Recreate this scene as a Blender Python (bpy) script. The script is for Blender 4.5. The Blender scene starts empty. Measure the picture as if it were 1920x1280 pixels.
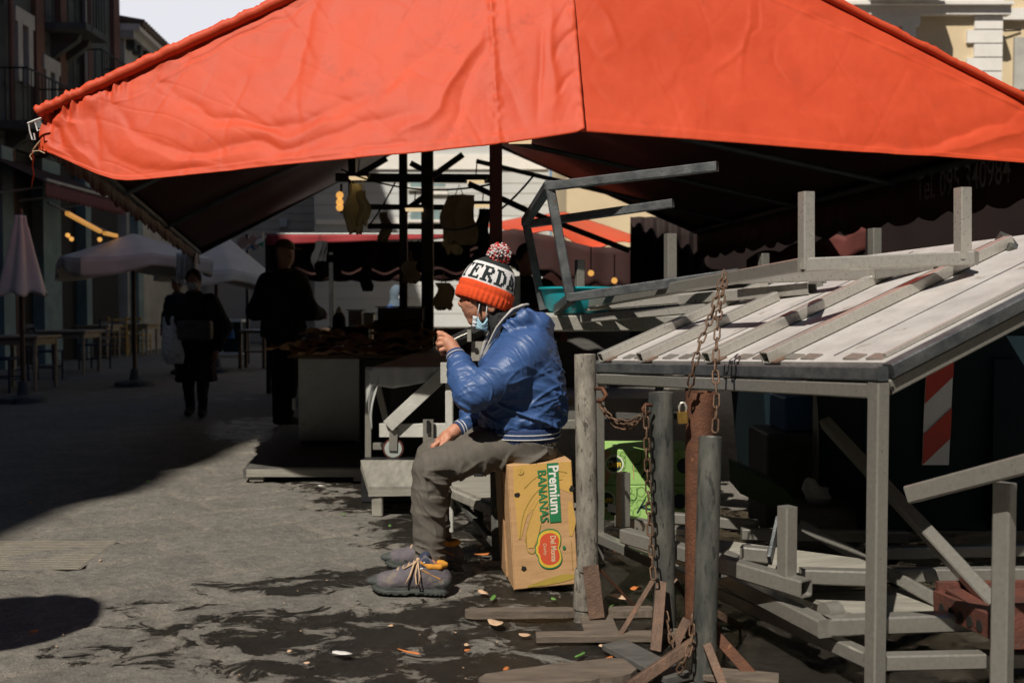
import bpy, math, random
import numpy as np
import openvdb as vdb
from mathutils import Vector, Matrix, Quaternion
random.seed(11); RNG = np.random.default_rng(11)
R = math.radians
V = Vector
sc = bpy.context.scene; COL = sc.collection
# ------------------------------------------------------------------ camera model (photo pixels 1920x1280 -> rays)
CAM = V((0, 0, 1.15)); FPX = 1867.0; PITCH = R(1.994)
def ray(px, py):
    x = (px-960)/FPX; y = -(py-640)/FPX; c, s = math.cos(PITCH), math.sin(PITCH)
    return V((x, c+y*s, y*c-s))
def P(px, py, Y):
    d = ray(px, py); return CAM+d*(Y/d.y)
def PZ(px, py, z=0.0):
    d = ray(px, py); return CAM+d*((z-CAM.z)/d.z)
# ------------------------------------------------------------------ objects
def tag(o, label=None, cat=None, group=None, kind=None):
    if label: o['label'] = label
    if cat: o['category'] = cat
    if group: o['group'] = group
    if kind: o['kind'] = kind
    return o
def thing(name, label, cat, loc=(0, 0, 0), group=None):
    o = bpy.data.objects.new(name, None); COL.objects.link(o); o.location = loc
    o.empty_display_size = 0.1
    return tag(o, label, cat, group)
def wloc(o):
    v = V((0, 0, 0))
    while o is not None:
        v = v+V(o.location); o = o.parent
    return v
def link_mesh(me, name, mat, parent=None, smooth=None):
    o = bpy.data.objects.new(name, me); COL.objects.link(o)
    if mat is not None:
        for m in (mat if isinstance(mat, (list, tuple)) else [mat]): me.materials.append(m)
    if parent is not None:
        off = wloc(parent); me.transform(Matrix.Translation(-off)); o.parent = parent
    if smooth is not None:
        me.shade_smooth()
        if smooth < 179: me.set_sharp_from_angle(angle=R(smooth))
    return o
def copy_tree(o, parent=None):
    c = o.copy(); COL.objects.link(c)
    if parent is not None: c.parent = parent
    for ch in list(o.children): copy_tree(ch, c)
    return c
class MB:
    def __init__(s): s.v = []; s.f = []; s.m = []
    def add(s, vs, fs, mi=0):
        n = len(s.v); s.v += [tuple(v) for v in vs]
        s.f += [tuple(i+n for i in f) for f in fs]; s.m += [mi]*len(fs); return s
    def box(s, c, size, M=None, mi=0):
        x, y, z = [a/2 for a in size]; c = V(c)
        vs = [V((i*x, j*y, k*z)) for i in (-1, 1) for j in (-1, 1) for k in (-1, 1)]
        vs = [c+(M@v if M else v) for v in vs]
        return s.add(vs, [(0, 1, 3, 2), (4, 6, 7, 5), (0, 4, 5, 1), (2, 3, 7, 6), (0, 2, 6, 4), (1, 5, 7, 3)], mi)
    def beam(s, a, b, w=.04, h=None, up=(0, 0, 1), ch=.12, hol0=False, hol1=False, mi=0):
        """square tube with small chamfers from a to b; hol = open hollow end"""
        a = V(a); b = V(b); h = h or w; d = (b-a).normalized(); up = V(up)
        if abs(d.dot(up)) > .98: up = V((0, 1, 0)) if abs(d.y) < .9 else V((1, 0, 0))
        x = d.cross(up).normalized(); y = x.cross(d).normalized(); c = min(w, h)*ch
        sec = [(w/2-c, -h/2), (w/2, -h/2+c), (w/2, h/2-c), (w/2-c, h/2), (-w/2+c, h/2), (-w/2, h/2-c), (-w/2, -h/2+c), (-w/2+c, -h/2)]
        if ch == 0: sec = [(w/2, -h/2), (w/2, h/2), (-w/2, h/2), (-w/2, -h/2)]
        n = len(sec)
        ring = lambda o, k=1.0: [o+x*(p*k)+y*(q*k) for p, q in sec]
        vs = ring(a)+ring(b); fs = [(i, (i+1) % n, n+(i+1) % n, n+i) for i in range(n)]
        for e, (o, hl, dd) in enumerate(((a, hol0, d), (b, hol1, -d))):
            st = e*n
            if hl:
                k0 = len(vs); vs += ring(o, .82); k1 = len(vs); vs += ring(o+dd*w*2.2, .80)
                q = [(st+i, k0+i, k0+(i+1) % n, st+(i+1) % n) for i in range(n)]
                q += [(k0+i, k1+i, k1+(i+1) % n, k0+(i+1) % n) for i in range(n)]+[tuple(k1+i for i in range(n))]
                fs += q if e == 0 else [t[::-1] for t in q]
            else:
                fs.append(tuple(range(st, st+n))[::-1] if e == 0 else tuple(range(st, st+n)))
        return s.add(vs, fs, mi)
    def tube(s, pts, r, n=10, caps=True, mi=0, flat=1.0):
        pts = [V(p) for p in pts]; m = len(pts)
        rs = r if isinstance(r, (list, tuple)) else [r]*m
        t0 = (pts[1]-pts[0]).normalized(); ref = V((0, 0, 1)) if abs(t0.z) < .9 else V((1, 0, 0))
        x = t0.cross(ref).normalized(); vs = []; fs = []
        for i in range(m):
            t = (pts[min(i+1, m-1)]-pts[max(i-1, 0)])
            t = t.normalized() if t.length > 1e-9 else t0
            x = (x-t*x.dot(t)).normalized(); y = t.cross(x)
            for k in range(n):
                a = 2*math.pi*k/n; vs.append(pts[i]+x*(math.cos(a)*rs[i])+y*(math.sin(a)*rs[i]*flat))
        for i in range(m-1):
            for k in range(n):
                fs.append((i*n+k, i*n+(k+1) % n, (i+1)*n+(k+1) % n, (i+1)*n+k))
        if caps: fs.append(tuple(range(n))[::-1]); fs.append(tuple(range((m-1)*n, m*n)))
        return s.add(vs, fs, mi)
    def lathe(s, prof, c=(0, 0, 0), n=32, axis=None, mi=0, mod=None):
        """prof: list of (r, z); revolved round axis through c"""
        c = V(c); q = V((0, 0, 1)).rotation_difference(V(axis)).to_matrix() if axis is not None else Matrix.Identity(3)
        vs = []; fs = []; m = len(prof)
        for j, (r, z) in enumerate(prof):
            for k in range(n):
                a = 2*math.pi*k/n; rr = r*(mod(a, j) if mod else 1)
                vs.append(c+q@V((math.cos(a)*rr, math.sin(a)*rr, z)))
        for j in range(m-1):
            for k in range(n): fs.append((j*n+k, j*n+(k+1) % n, (j+1)*n+(k+1) % n, (j+1)*n+k))
        if prof[0][0] > 1e-6: fs.append(tuple(range(n))[::-1])
        if prof[-1][0] > 1e-6: fs.append(tuple(range((m-1)*n, m*n)))
        return s.add(vs, fs, mi)
    def sphere(s, c, r, n=12, mi=0, sc3=(1, 1, 1)):
        m = n//2; c = V(c); vs = []; fs = []
        for j in range(m+1):
            t = math.pi*j/m
            for k in range(n):
                a = 2*math.pi*k/n
                vs.append(c+V((math.sin(t)*math.cos(a)*r*sc3[0], math.sin(t)*math.sin(a)*r*sc3[1], math.cos(t)*r*sc3[2])))
        for j in range(m):
            for k in range(n): fs.append(((j+1)*n+k, (j+1)*n+(k+1) % n, j*n+(k+1) % n, j*n+k))
        return s.add(vs, fs, mi)
    def grid(s, fn, nu, nv, mi=0, two=0.0):
        vs = [fn(i/nu, j/nv) for j in range(nv+1) for i in range(nu+1)]
        fs = [(j*(nu+1)+i, j*(nu+1)+i+1, (j+1)*(nu+1)+i+1, (j+1)*(nu+1)+i) for j in range(nv) for i in range(nu)]
        return s.add(vs, fs, mi)
    def prism(s, poly, O, X, Y, depth, mi=0):
        """2-D polygon in plane O,X,Y pushed back by depth along -X x Y"""
        O = V(O); X = V(X); Y = V(Y); N = X.cross(Y).normalized(); n = len(poly)
        vs = [O+X*p+Y*q for p, q in poly]+[O+X*p+Y*q-N*depth for p, q in poly]
        fs = [tuple(range(n)), tuple(range(n, 2*n))[::-1]]+[(i, n+i, n+(i+1) % n, (i+1) % n) for i in range(n)]
        return s.add(vs, fs, mi)
    def build(s, name, mat, parent=None, smooth=None, solid=0.0):
        me = bpy.data.meshes.new(name); me.from_pydata(s.v, [], s.f)
        me.polygons.foreach_set('material_index', s.m); me.update()
        o = link_mesh(me, name, mat, parent, smooth)
        if solid:
            md = o.modifiers.new('thickness', 'SOLIDIFY'); md.thickness = solid; md.offset = 0
        return o
def np_mesh(name, vs, quads, mat, parent=None, smooth=179):
    me = bpy.data.meshes.new(name); vs = np.ascontiguousarray(vs, np.float32); quads = np.ascontiguousarray(quads, np.int32)
    me.vertices.add(len(vs)); me.vertices.foreach_set('co', vs.ravel())
    k = quads.shape[1]
    me.loops.add(quads.size); me.loops.foreach_set('vertex_index', quads.ravel())
    me.polygons.add(len(quads)); me.polygons.foreach_set('loop_start', np.arange(0, quads.size, k, dtype=np.int32))
    me.update(calc_edges=True)
    return link_mesh(me, name, mat, parent, smooth)
# ------------------------------------------------------------------ numpy noise
def _hash(ix, iy, iz, s):
    h = (ix*374761393+iy*668265263+iz*2147483647+s*974711) & 0xffffffff
    h = ((h ^ (h >> 13))*1274126177) & 0xffffffff
    return ((h ^ (h >> 16)) & 0xffff)/65535.0
def vnoise(p, seed=0):
    p = np.asarray(p, np.float64); i = np.floor(p).astype(np.int64); f = p-i; f = f*f*f*(f*(f*6-15)+10)
    out = 0
    for dx in (0, 1):
        for dy in (0, 1):
            for dz in (0, 1):
                w = (f[:, 0] if dx else 1-f[:, 0])*(f[:, 1] if dy else 1-f[:, 1])*(f[:, 2] if dz else 1-f[:, 2])
                out = out+w*_hash(i[:, 0]+dx, i[:, 1]+dy, i[:, 2]+dz, seed)
    return out*2-1
def ridge(p, seed=0): return 1-2*np.abs(vnoise(p, seed))
def fbm(p, seed=0, o=3):
    a = 1.; t = 0
    for k in range(o): t = t+a*vnoise(p*2**k, seed+k); a *= .5
    return t
# ------------------------------------------------------------------ signed-distance modelling
class SDF:
    def __init__(s, lo, hi, res):
        s.lo = np.array(lo, float); s.res = res
        s.n = np.ceil((np.array(hi)-s.lo)/res).astype(int)+1
        s.D = np.full(tuple(s.n), .5, np.float32); s.pad = .05
    def _reg(s, lo, hi):
        a = np.clip(np.floor((np.array(lo)-s.pad-s.lo)/s.res).astype(int), 0, s.n)
        b = np.clip(np.ceil((np.array(hi)+s.pad-s.lo)/s.res).astype(int)+1, 0, s.n)
        sl = tuple(slice(x, y) for x, y in zip(a, b))
        g = [s.lo[k]+s.res*np.arange(a[k], b[k]) for k in range(3)]
        return sl, g[0][:, None, None], g[1][None, :, None], g[2][None, None, :]
    def _join(s, sl, d, k, sub=False):
        if d.size == 0: return
        A = s.D[sl]
        if sub: d = -d; h = np.clip(.5-.5*(d-A)/k, 0, 1); s.D[sl] = d*(1-h)+A*h+k*h*(1-h) if False else np.maximum(A, d)+np.maximum(k-np.abs(A-d), 0)**2/(4*k)
        else: s.D[sl] = np.minimum(A, d)-np.maximum(k-np.abs(A-d), 0)**2/(4*k)
    def cap(s, a, b, ra, rb=None, k=.012, sub=False):
        rb = ra if rb is None else rb; a = np.array(a); b = np.array(b); m = max(ra, rb)
        sl, X, Y, Z = s._reg(np.minimum(a, b)-m, np.maximum(a, b)+m)
        d = b-a; L = max((d*d).sum(), 1e-9)
        t = np.clip(((X-a[0])*d[0]+(Y-a[1])*d[1]+(Z-a[2])*d[2])/L, 0, 1)
        q = np.sqrt((X-a[0]-t*d[0])**2+(Y-a[1]-t*d[1])**2+(Z-a[2]-t*d[2])**2)-(ra+(rb-ra)*t)
        s._join(sl, q, k, sub); return s
    def chain(s, pts, rs, k=.012):
        for i in range(len(pts)-1): s.cap(pts[i], pts[i+1], rs[i], rs[i+1], k)
        return s
    def ell(s, c, r, k=.012, rot=None, sub=False):
        c = np.array(c); r = np.array(r); m = r.max()
        sl, X, Y, Z = s._reg(c-m, c+m)
        x, y, z = X-c[0], Y-c[1], Z-c[2]
        if rot is not None:
            Q = np.array(rot)
            x, y, z = (Q[0, 0]*x+Q[1, 0]*y+Q[2, 0]*z), (Q[0, 1]*x+Q[1, 1]*y+Q[2, 1]*z), (Q[0, 2]*x+Q[1, 2]*y+Q[2, 2]*z)
        k0 = np.sqrt((x/r[0])**2+(y/r[1])**2+(z/r[2])**2); k1 = np.sqrt((x/r[0]**2)**2+(y/r[1]**2)**2+(z/r[2]**2)**2)
        s._join(sl, k0*(k0-1)/np.maximum(k1, 1e-6), k, sub); return s
    def loft(s, secs, k=.02, p=2.3):
        """secs: (cx, cy, z, rx, ry) from low to high"""
        S = np.array(secs, float); zz = S[:, 2]
        m = max(S[:, 3].max(), S[:, 4].max())
        lo = np.array([S[:, 0].min()-m, S[:, 1].min()-m, zz[0]-.02]); hi = np.array([S[:, 0].max()+m, S[:, 1].max()+m, zz[-1]+.02])
        sl, X, Y, Z = s._reg(lo, hi); zf = Z.ravel()
        f = [np.interp(zf, zz, S[:, i])[None, None, :] for i in (0, 1, 3, 4)]
        q = (np.abs((X-f[0])/f[2])**p+np.abs((Y-f[1])/f[3])**p)**(1/p)
        d = (q-1)*np.minimum(f[2], f[3])
        e = np.maximum(zz[0]-Z, Z-zz[-1])
        d = np.where(e > 0, np.sqrt(np.maximum(d, 0)**2+e**2), np.maximum(d, e)); s._join(sl, d, k); return s
    def plane_cut(s, pt, nrm, k=.004):
        """keep the side against nrm"""
        sl, X, Y, Z = s._reg(s.lo, s.lo+s.res*s.n); n = V(nrm).normalized()
        d = (X-pt[0])*n[0]+(Y-pt[1])*n[1]+(Z-pt[2])*n[2]
        s.D[sl] = np.maximum(s.D[sl], d); return s
    def mesh(s, name, mat, parent=None, disp=None, iso=0.0, smooth=179):
        g = vdb.FloatGrid(.5); g.copyFromArray(np.ascontiguousarray(s.D), tolerance=0)
        pts, tri, quads = g.convertToPolygons(isovalue=iso, adaptivity=0.0)
        v = pts*s.res+s.lo
        q = quads[:, ::-1]
        a, b, c = v[q[:, 0]], v[q[:, 1]], v[q[:, 2]]
        if np.einsum('ij,ij->i', a, np.cross(b, c)).sum() < 0: q = q[:, ::-1]
        if disp is not None:
            fn = np.cross(v[q[:, 2]]-v[q[:, 0]], v[q[:, 3]]-v[q[:, 1]])
            N = np.zeros_like(v)
            for i in range(4): np.add.at(N, q[:, i], fn)
            N /= np.maximum(np.linalg.norm(N, axis=1, keepdims=True), 1e-12)
            v = v+N*disp(v, N)[:, None]
        return np_mesh(name, v, q, mat, parent, smooth)
# ------------------------------------------------------------------ text and printed marks
def _unused(): pass
def text_polys(txt, size=1.0, bold=0.0, shear=0.0):
    cu = bpy.data.curves.new('lettering', 'FONT'); cu.body = txt; cu.size = size; cu.offset = bold; cu.shear = shear
    cu.align_x = 'CENTER'; cu.align_y = 'CENTER'; cu.resolution_u = 3
    o = bpy.data.objects.new('lettering', cu); COL.objects.link(o)
    dg = bpy.context.evaluated_depsgraph_get(); dg.update()
    me = bpy.data.meshes.new_from_object(o.evaluated_get(dg))
    vs = [tuple(v.co) for v in me.vertices]; fs = [tuple(p.vertices) for p in me.polygons]
    bpy.data.objects.remove(o); bpy.data.curves.remove(cu); bpy.data.meshes.remove(me)
    return vs, fs
def put_text(mb, txt, O, X, Y, size, bold=0.0, width=None, mi=0, shear=0.0, wrap=None):
    """O centre, X/Y unit axes of the writing; width squeezes to that width"""
    vs, fs = text_polys(txt, size, bold, shear); O = V(O); X = V(X); Y = V(Y)
    xs = [v[0] for v in vs]; w = max(xs)-min(xs); k = width/w if width else 1; mx = (max(xs)+min(xs))/2
    mb.add([O+X*((v[0]-mx)*k)+Y*v[1] for v in vs], fs, mi); return mb
# ------------------------------------------------------------------ materials
def nd(nt, t, **kw):
    n = nt.nodes.new(t)
    for k, v in kw.items():
        if k in n.inputs: n.inputs[k].default_value = v
        else: setattr(n, k, v)
    return n
def c4(c): return (c[0], c[1], c[2], 1)
def mk(name, c1, c2=None, scale=6., rough=.6, metal=0., bump=.15, bscale=80., spots=None, sscale=12., sth=.62, coat=0., spec=.5, stretch=None, rvar=.12, detail=5.):
    """two-tone noise material, optional patches (spots colour), fine bump"""
    m = bpy.data.materials.new(name); m.use_nodes = True; nt = m.node_tree; b = nt.nodes['Principled BSDF']; L = nt.links.new
    b.inputs['Metallic'].default_value = metal; b.inputs['Roughness'].default_value = rough
    b.inputs['Specular IOR Level'].default_value = spec
    if coat: b.inputs['Coat Weight'].default_value = coat
    tc = nd(nt, 'ShaderNodeTexCoord'); co = tc.outputs['Object']
    if stretch:
        mp = nd(nt, 'ShaderNodeMapping', Scale=stretch); L(co, mp.inputs['Vector']); co = mp.outputs['Vector']
    n1 = nd(nt, 'ShaderNodeTexNoise', Scale=scale, Detail=detail, Roughness=.62); L(co, n1.inputs['Vector'])
    c2 = c2 or tuple(x*.75 for x in c1)
    rp = nd(nt, 'ShaderNodeValToRGB'); rp.color_ramp.elements[0].position = .33; rp.color_ramp.elements[1].position = .68
    rp.color_ramp.elements[0].color = c4(c2); rp.color_ramp.elements[1].color = c4(c1)
    L(n1.outputs['Fac'], rp.inputs['Fac']); col = rp.outputs['Color']
    if spots:
        n2 = nd(nt, 'ShaderNodeTexNoise', Scale=sscale, Detail=6, Roughness=.7); L(co, n2.inputs['Vector'])
        r2 = nd(nt, 'ShaderNodeValToRGB'); r2.color_ramp.elements[0].position = sth; r2.color_ramp.elements[1].position = min(sth+.07, 1)
        L(n2.outputs['Fac'], r2.inputs['Fac'])
        mx = nd(nt, 'ShaderNodeMixRGB'); L(r2.outputs['Color'], mx.inputs['Fac']); L(col, mx.inputs['Color1']); mx.inputs['Color2'].default_value = c4(spots); col = mx.outputs['Color']
    L(col, b.inputs['Base Color'])
    if rvar:
        mr = nd(nt, 'ShaderNodeMapRange'); mr.inputs['To Min'].default_value = max(rough-rvar, .03); mr.inputs['To Max'].default_value = min(rough+rvar, 1)
        L(n1.outputs['Fac'], mr.inputs['Value']); L(mr.outputs['Result'], b.inputs['Roughness'])
    if bump:
        n3 = nd(nt, 'ShaderNodeTexNoise', Scale=bscale, Detail=4, Roughness=.6); L(co, n3.inputs['Vector'])
        bp = nd(nt, 'ShaderNodeBump', Strength=bump, Distance=.01); L(n3.outputs['Fac'], bp.inputs['Height']); L(bp.outputs['Normal'], b.inputs['Normal'])
    return m
def glow(name, c, s):
    m = bpy.data.materials.new(name); m.use_nodes = True; b = m.node_tree.nodes['Principled BSDF']
    b.inputs['Base Color'].default_value = c4(c); b.inputs['Emission Color'].default_value = c4(c); b.inputs['Emission Strength'].default_value = s
    return m
M = {}
M['steel'] = mk('dusty galvanised steel', (.325, .312, .28), (.27, .258, .23), 70, .32, .5, .04, 260, spots=(.15, .11, .075), sscale=60, sth=.65, detail=6)
M['steel_bright'] = mk('bare galvanised steel', (.50, .48, .435), (.43, .41, .37), 70, .30, .45, .04, 260, spots=(.22, .17, .12), sscale=55, sth=.67, detail=6)
M['steel_dark'] = mk('dark oxidised steel', (.19, .20, .205), (.09, .10, .108), 14, .42, .6, .3, 130, spots=(.21, .10, .045), sscale=16, sth=.66)
M['pipe'] = mk('weathered grey pipe', (.35, .32, .27), (.11, .10, .085), 16, .66, .15, .25, 150, spots=(.07, .06, .05), sscale=42, sth=.555, stretch=(1.3, 1.3, .5), detail=9)
M['pipe_dark'] = mk('dark weathered pipe', (.145, .142, .122), (.038, .043, .042), 13, .55, .25, .2, 150, spots=(.035, .035, .034), sscale=30, sth=.56, stretch=(1.5, 1.5, .4), detail=9)
M['rust'] = mk('rusty pipe', (.15, .058, .028), (.075, .030, .016), 14, .75, .15, .5, 120, spots=(.30, .14, .06), sscale=25, sth=.62)
M['rust_flat'] = mk('rusty flat iron', (.20, .125, .085), (.10, .062, .045), 12, .65, .3, .4, 120, spots=(.26, .10, .04), sscale=12, sth=.6)
M['chain'] = mk('rusty chain', (.20, .12, .075), (.10, .06, .038), 40, .55, .5, .3, 200)
M['brass'] = mk('worn brass', (.52, .33, .09), (.38, .23, .06), 30, .38, .8, .1, 200)
M['ply'] = mk('weathered pale board', (.50, .475, .46), (.36, .34, .325), 7, .75, 0, .2, 90, spots=(.25, .215, .185), sscale=9, sth=.62, detail=9)
M['greywood'] = mk('weathered grey wood', (.33, .31, .265), (.20, .188, .16), 4, .8, 0, .4, 60, stretch=(1.2, 8, 8))
M['greywood_y'] = mk('weathered grey planks', (.30, .285, .25), (.19, .18, .155), 4, .8, 0, .4, 60, stretch=(8, 1.2, 8))
M['darkdeck'] = mk('worn dark board', (.12, .115, .105), (.065, .063, .06), 5, .6, 0, .3, 60, stretch=(1.5, 6, 6))
M['plank'] = mk('muddy plank', (.19, .15, .115), (.10, .078, .06), 6, .8, 0, .6, 60, stretch=(1.5, 9, 9))
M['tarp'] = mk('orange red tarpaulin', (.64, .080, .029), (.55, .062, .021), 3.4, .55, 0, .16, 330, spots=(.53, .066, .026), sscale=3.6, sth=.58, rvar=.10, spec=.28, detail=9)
M['tarp_in'] = mk('shade dark tarpaulin', (.11, .034, .024), (.07, .022, .016), 3, .6, 0, .1, 60)  # underside shade painted in as a darker cloth colour
M['redpost'] = mk('red brown painted post', (.115, .030, .022), (.075, .02, .016), 5, .6, 0, .2, 80)
M['blackmetal'] = mk('black painted metal', (.016, .016, .017), (.009, .009, .01), 8, .5, .2, .2, 90)
M['tealtube'] = mk('dark grey green tube', (.13, .16, .165), (.08, .10, .105), 8, .5, .3, .2, 90)
M['cardboard'] = mk('brown cardboard', (.55, .33, .16), (.44, .255, .115), 7, .85, 0, .2, 60, stretch=(1, 1, 9))
M['cardboard_dim'] = mk('old brown cardboard', (.46, .27, .13), (.30, .165, .075), 5, .85, 0, .3, 40)
M['banana'] = mk('yellow print', (.60, .365, .095), (.53, .315, .08), 6, .8, 0, .1, 60)
M['banana_line'] = mk('olive print', (.42, .30, .05), None, 6, .8, 0, .1, 60)
M['greenprint'] = mk('green print', (.015, .20, .075), (.012, .16, .06), 6, .75, 0, .05, 60)
M['redprint'] = mk('red print', (.62, .085, .03), (.55, .07, .025), 6, .75, 0, .05, 60)
M['yellowprint'] = mk('bright yellow print', (.75, .50, .05), None, 6, .75, 0, .05, 60)
M['whiteprint'] = mk('white print', (.80, .78, .72), (.72, .70, .65), 6, .75, 0, .05, 60)
M['creamprint'] = mk('cream print', (.72, .58, .36), None, 6, .75, 0, .05, 60)
M['hole'] = mk('dark hole', (.012, .010, .008), None, 6, .9, 0, 0)
M['limebox'] = mk('lime green carton', (.34, .56, .17), (.28, .48, .14), 14, .7, 0, .08, 60)
M['limeline'] = mk('darker lime print', (.21, .39, .09), None, 10, .7, 0, 0)
M['navyprint'] = mk('black green print', (.012, .03, .032), None, 10, .6, 0, 0)
M['blackprint'] = mk('black print', (.012, .014, .016), None, 10, .7, 0, 0)
M['skin'] = mk('weathered skin', (.56, .27, .175), (.44, .19, .115), 34, .48, 0, .3, 160, spots=(.50, .17, .10), sscale=20, sth=.62)
M['skin_dim'] = mk('skin', (.40, .21, .14), None, 20, .5, 0, .1, 120)
M['denimblue'] = mk('blue nylon', (.044, .100, .262), (.036, .083, .220), 18, .44, 0, .12, 320, rvar=.06)
M['bluerib'] = mk('blue rib knit', (.022, .050, .150), None, 40, .8, 0, .3, 300)
M['stripe'] = mk('white knit stripe', (.62, .62, .62), None, 40, .8, 0, .1, 200)
M['lining'] = mk('grey fleece lining', (.50, .48, .45), (.42, .40, .38), 40, .9, 0, .3, 200)
M['trouser'] = mk('grey brown cotton', (.118, .104, .086), (.086, .076, .064), 30, .85, 0, .2, 340)
M['blackcloth'] = mk('black cloth', (.020, .020, .022), (.012, .012, .014), 20, .9, 0, .2, 200)
M['darkcloth'] = mk('dark navy cloth', (.012, .015, .02), (.008, .01, .014), 20, .9, 0, .2, 200)
M['orangeknit'] = mk('orange red knit', (.80, .085, .014), (.70, .065, .010), 60, .9, 0, .5, 260)
M['whiteknit'] = mk('white knit', (.74, .73, .74), (.66, .65, .66), 60, .9, 0, .4, 260)
M['blackknit'] = mk('black green knit', (.012, .022, .023), (.008, .014, .015), 60, .9, 0, .4, 260)
M['shoe'] = mk('dusty purple grey suede', (.135, .115, .125), (.085, .076, .095), 26, .85, 0, .3, 200, spots=(.17, .145, .125), sscale=20, sth=.55)
M['sole'] = mk('dusty dark rubber', (.075, .083, .075), (.045, .052, .05), 22, .75, 0, .4, 150)
M['lace'] = mk('beige lace', (.55, .38, .24), None, 60, .85, 0, .2, 250)
M['ochre'] = mk('ochre padding', (.62, .27, .03), None, 40, .85, 0, .2, 200)
M['navysuede'] = mk('navy suede', (.028, .036, .07), None, 30, .85, 0, .2, 200)
M['maskblue'] = mk('pale blue paper cloth', (.36, .58, .70), (.30, .50, .62), 20, .75, 0, .15, 200)
M['masklight'] = mk('white paper cloth', (.66, .70, .74), None, 20, .75, 0, .15, 200)
M['grayhair'] = mk('dark grey hair', (.06, .05, .045), (.03, .026, .024), 60, .7, 0, .5, 200)
M['check'] = mk('black and white weave', (.55, .53, .50), (.03, .03, .03), 60, .85, 0, .3, 200)
M['palepink'] = mk('pale pink canvas', (.80, .73, .64), (.70, .635, .555), 4, .8, 0, .15, 60)
M['whitetimber'] = mk('grimy white painted timber', (.52, .51, .47), (.38, .375, .345), 6, .75, 0, .3, 60, spots=(.30, .29, .26), sscale=10, sth=.64)
M['woodbrown'] = mk('brown wood', (.13, .07, .034), (.075, .04, .02), 5, .6, 0, .2, 60, stretch=(2, 8, 8))
M['tablewood'] = mk('pale turned wood', (.42, .34, .24), (.32, .25, .18), 5, .6, 0, .2, 60)
M['chairwood'] = mk('honey wood', (.72, .44, .13), (.60, .36, .10), 5, .5, 0, .1, 60)
M['bluechair'] = mk('dark blue painted wood', (.02, .035, .07), None, 5, .6, 0, .1, 60)
M['whiteplastic'] = mk('white plastic', (.72, .72, .70), (.62, .62, .60), 5, .45, 0, .05, 60)
M['teal'] = mk('teal plastic', (.015, .36, .42), (.012, .31, .37), 5, .4, 0, .05, 60)
M['zinc'] = mk('grey sheet metal', (.52, .55, .52), (.40, .43, .41), 5, .5, .3, .25, 70, spots=(.14, .145, .14), sscale=5, sth=.62)
M['yellowbag'] = mk('yellow plastic bag', (.66, .55, .27), (.52, .42, .19), 6, .45, 0, .3, 50)
M['brownbag'] = mk('brown paper bag', (.40, .32, .18), (.30, .23, .12), 6, .7, 0, .3, 40)
M['lampwarm'] = glow('warm lamp', (1, .74, .42), .75)
M['bulb'] = glow('amber bulb', (1, .50, .12), .8)
M['ledstrip'] = glow('amber light strip', (1, .48, .10), .42)
M['bluecrate'] = mk('blue plastic', (.018, .10, .26), None, 5, .5, 0, .1, 60)
M['bin'] = mk('dark blue green plastic', (.008, .020, .026), (.006, .014, .019), 3, .7, 0, .1, 60, spec=.2, spots=(.5, .5, .48), sscale=26, sth=.79)
M['reflred'] = mk('red reflective sheet', (.70, .05, .028), None, 8, .4, 0, 0)
M['reflwhite'] = mk('white reflective sheet', (.86, .87, .87), (.78, .79, .79), 8, .4, 0, 0)
M['redpaint'] = mk('flaking red paint', (.16, .05, .034), (.08, .035, .026), 14, .7, .1, .4, 80, spots=(.07, .05, .045), sscale=18, sth=.6)
M['peel'] = mk('orange peel', (.60, .20, .05), (.45, .14, .035), 20, .6, 0, .2, 150)
M['pith'] = mk('pale peel', (.62, .45, .31), (.52, .32, .19), 20, .7, 0, .2, 150)
M['leaf'] = mk('green leaf', (.12, .27, .055), (.08, .19, .04), 20, .6, 0, .2, 150)
M['paper'] = mk('white paper scrap', (.75, .73, .70), None, 20, .8, 0, .1, 100)
# ================================================================== camera, light, world
cam = bpy.data.cameras.new('camera'); camo = bpy.data.objects.new('camera', cam); COL.objects.link(camo)
camo.location = CAM; camo.rotation_euler = (R(90)-PITCH, 0, 0); cam.sensor_width = 36; cam.lens = 36*FPX/1920
cam.clip_end = 2000; cam.clip_start = .05
cam.dof.use_dof = True; cam.dof.focus_distance = 4.05; cam.dof.aperture_fstop = 3.2
sc.camera = camo
EL = R(50); AZ = R(24); TO_SUN = V((-math.sin(AZ)*math.cos(EL), -math.cos(AZ)*math.cos(EL), math.sin(EL))).normalized()
su = bpy.data.lights.new('sun', 'SUN'); su.energy = 5.0; su.angle = R(.5); su.color = (1, .93, .82)
suo = bpy.data.objects.new('sun', su); COL.objects.link(suo); suo.location = TO_SUN*40
suo.rotation_euler = (-TO_SUN).to_track_quat('-Z', 'Y').to_euler()
w = bpy.data.worlds.new('World'); sc.world = w; w.use_nodes = True; nt = w.node_tree
bg = nt.nodes['Background']; sky = nd(nt, 'ShaderNodeTexSky'); sky.sky_type = 'NISHITA'; sky.sun_disc = False
sky.sun_elevation = EL; sky.sun_rotation = R(180)+AZ; sky.dust_density = .4; sky.air_density = 1.0; sky.ozone_density = 3.0
SKYK = .05
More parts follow.
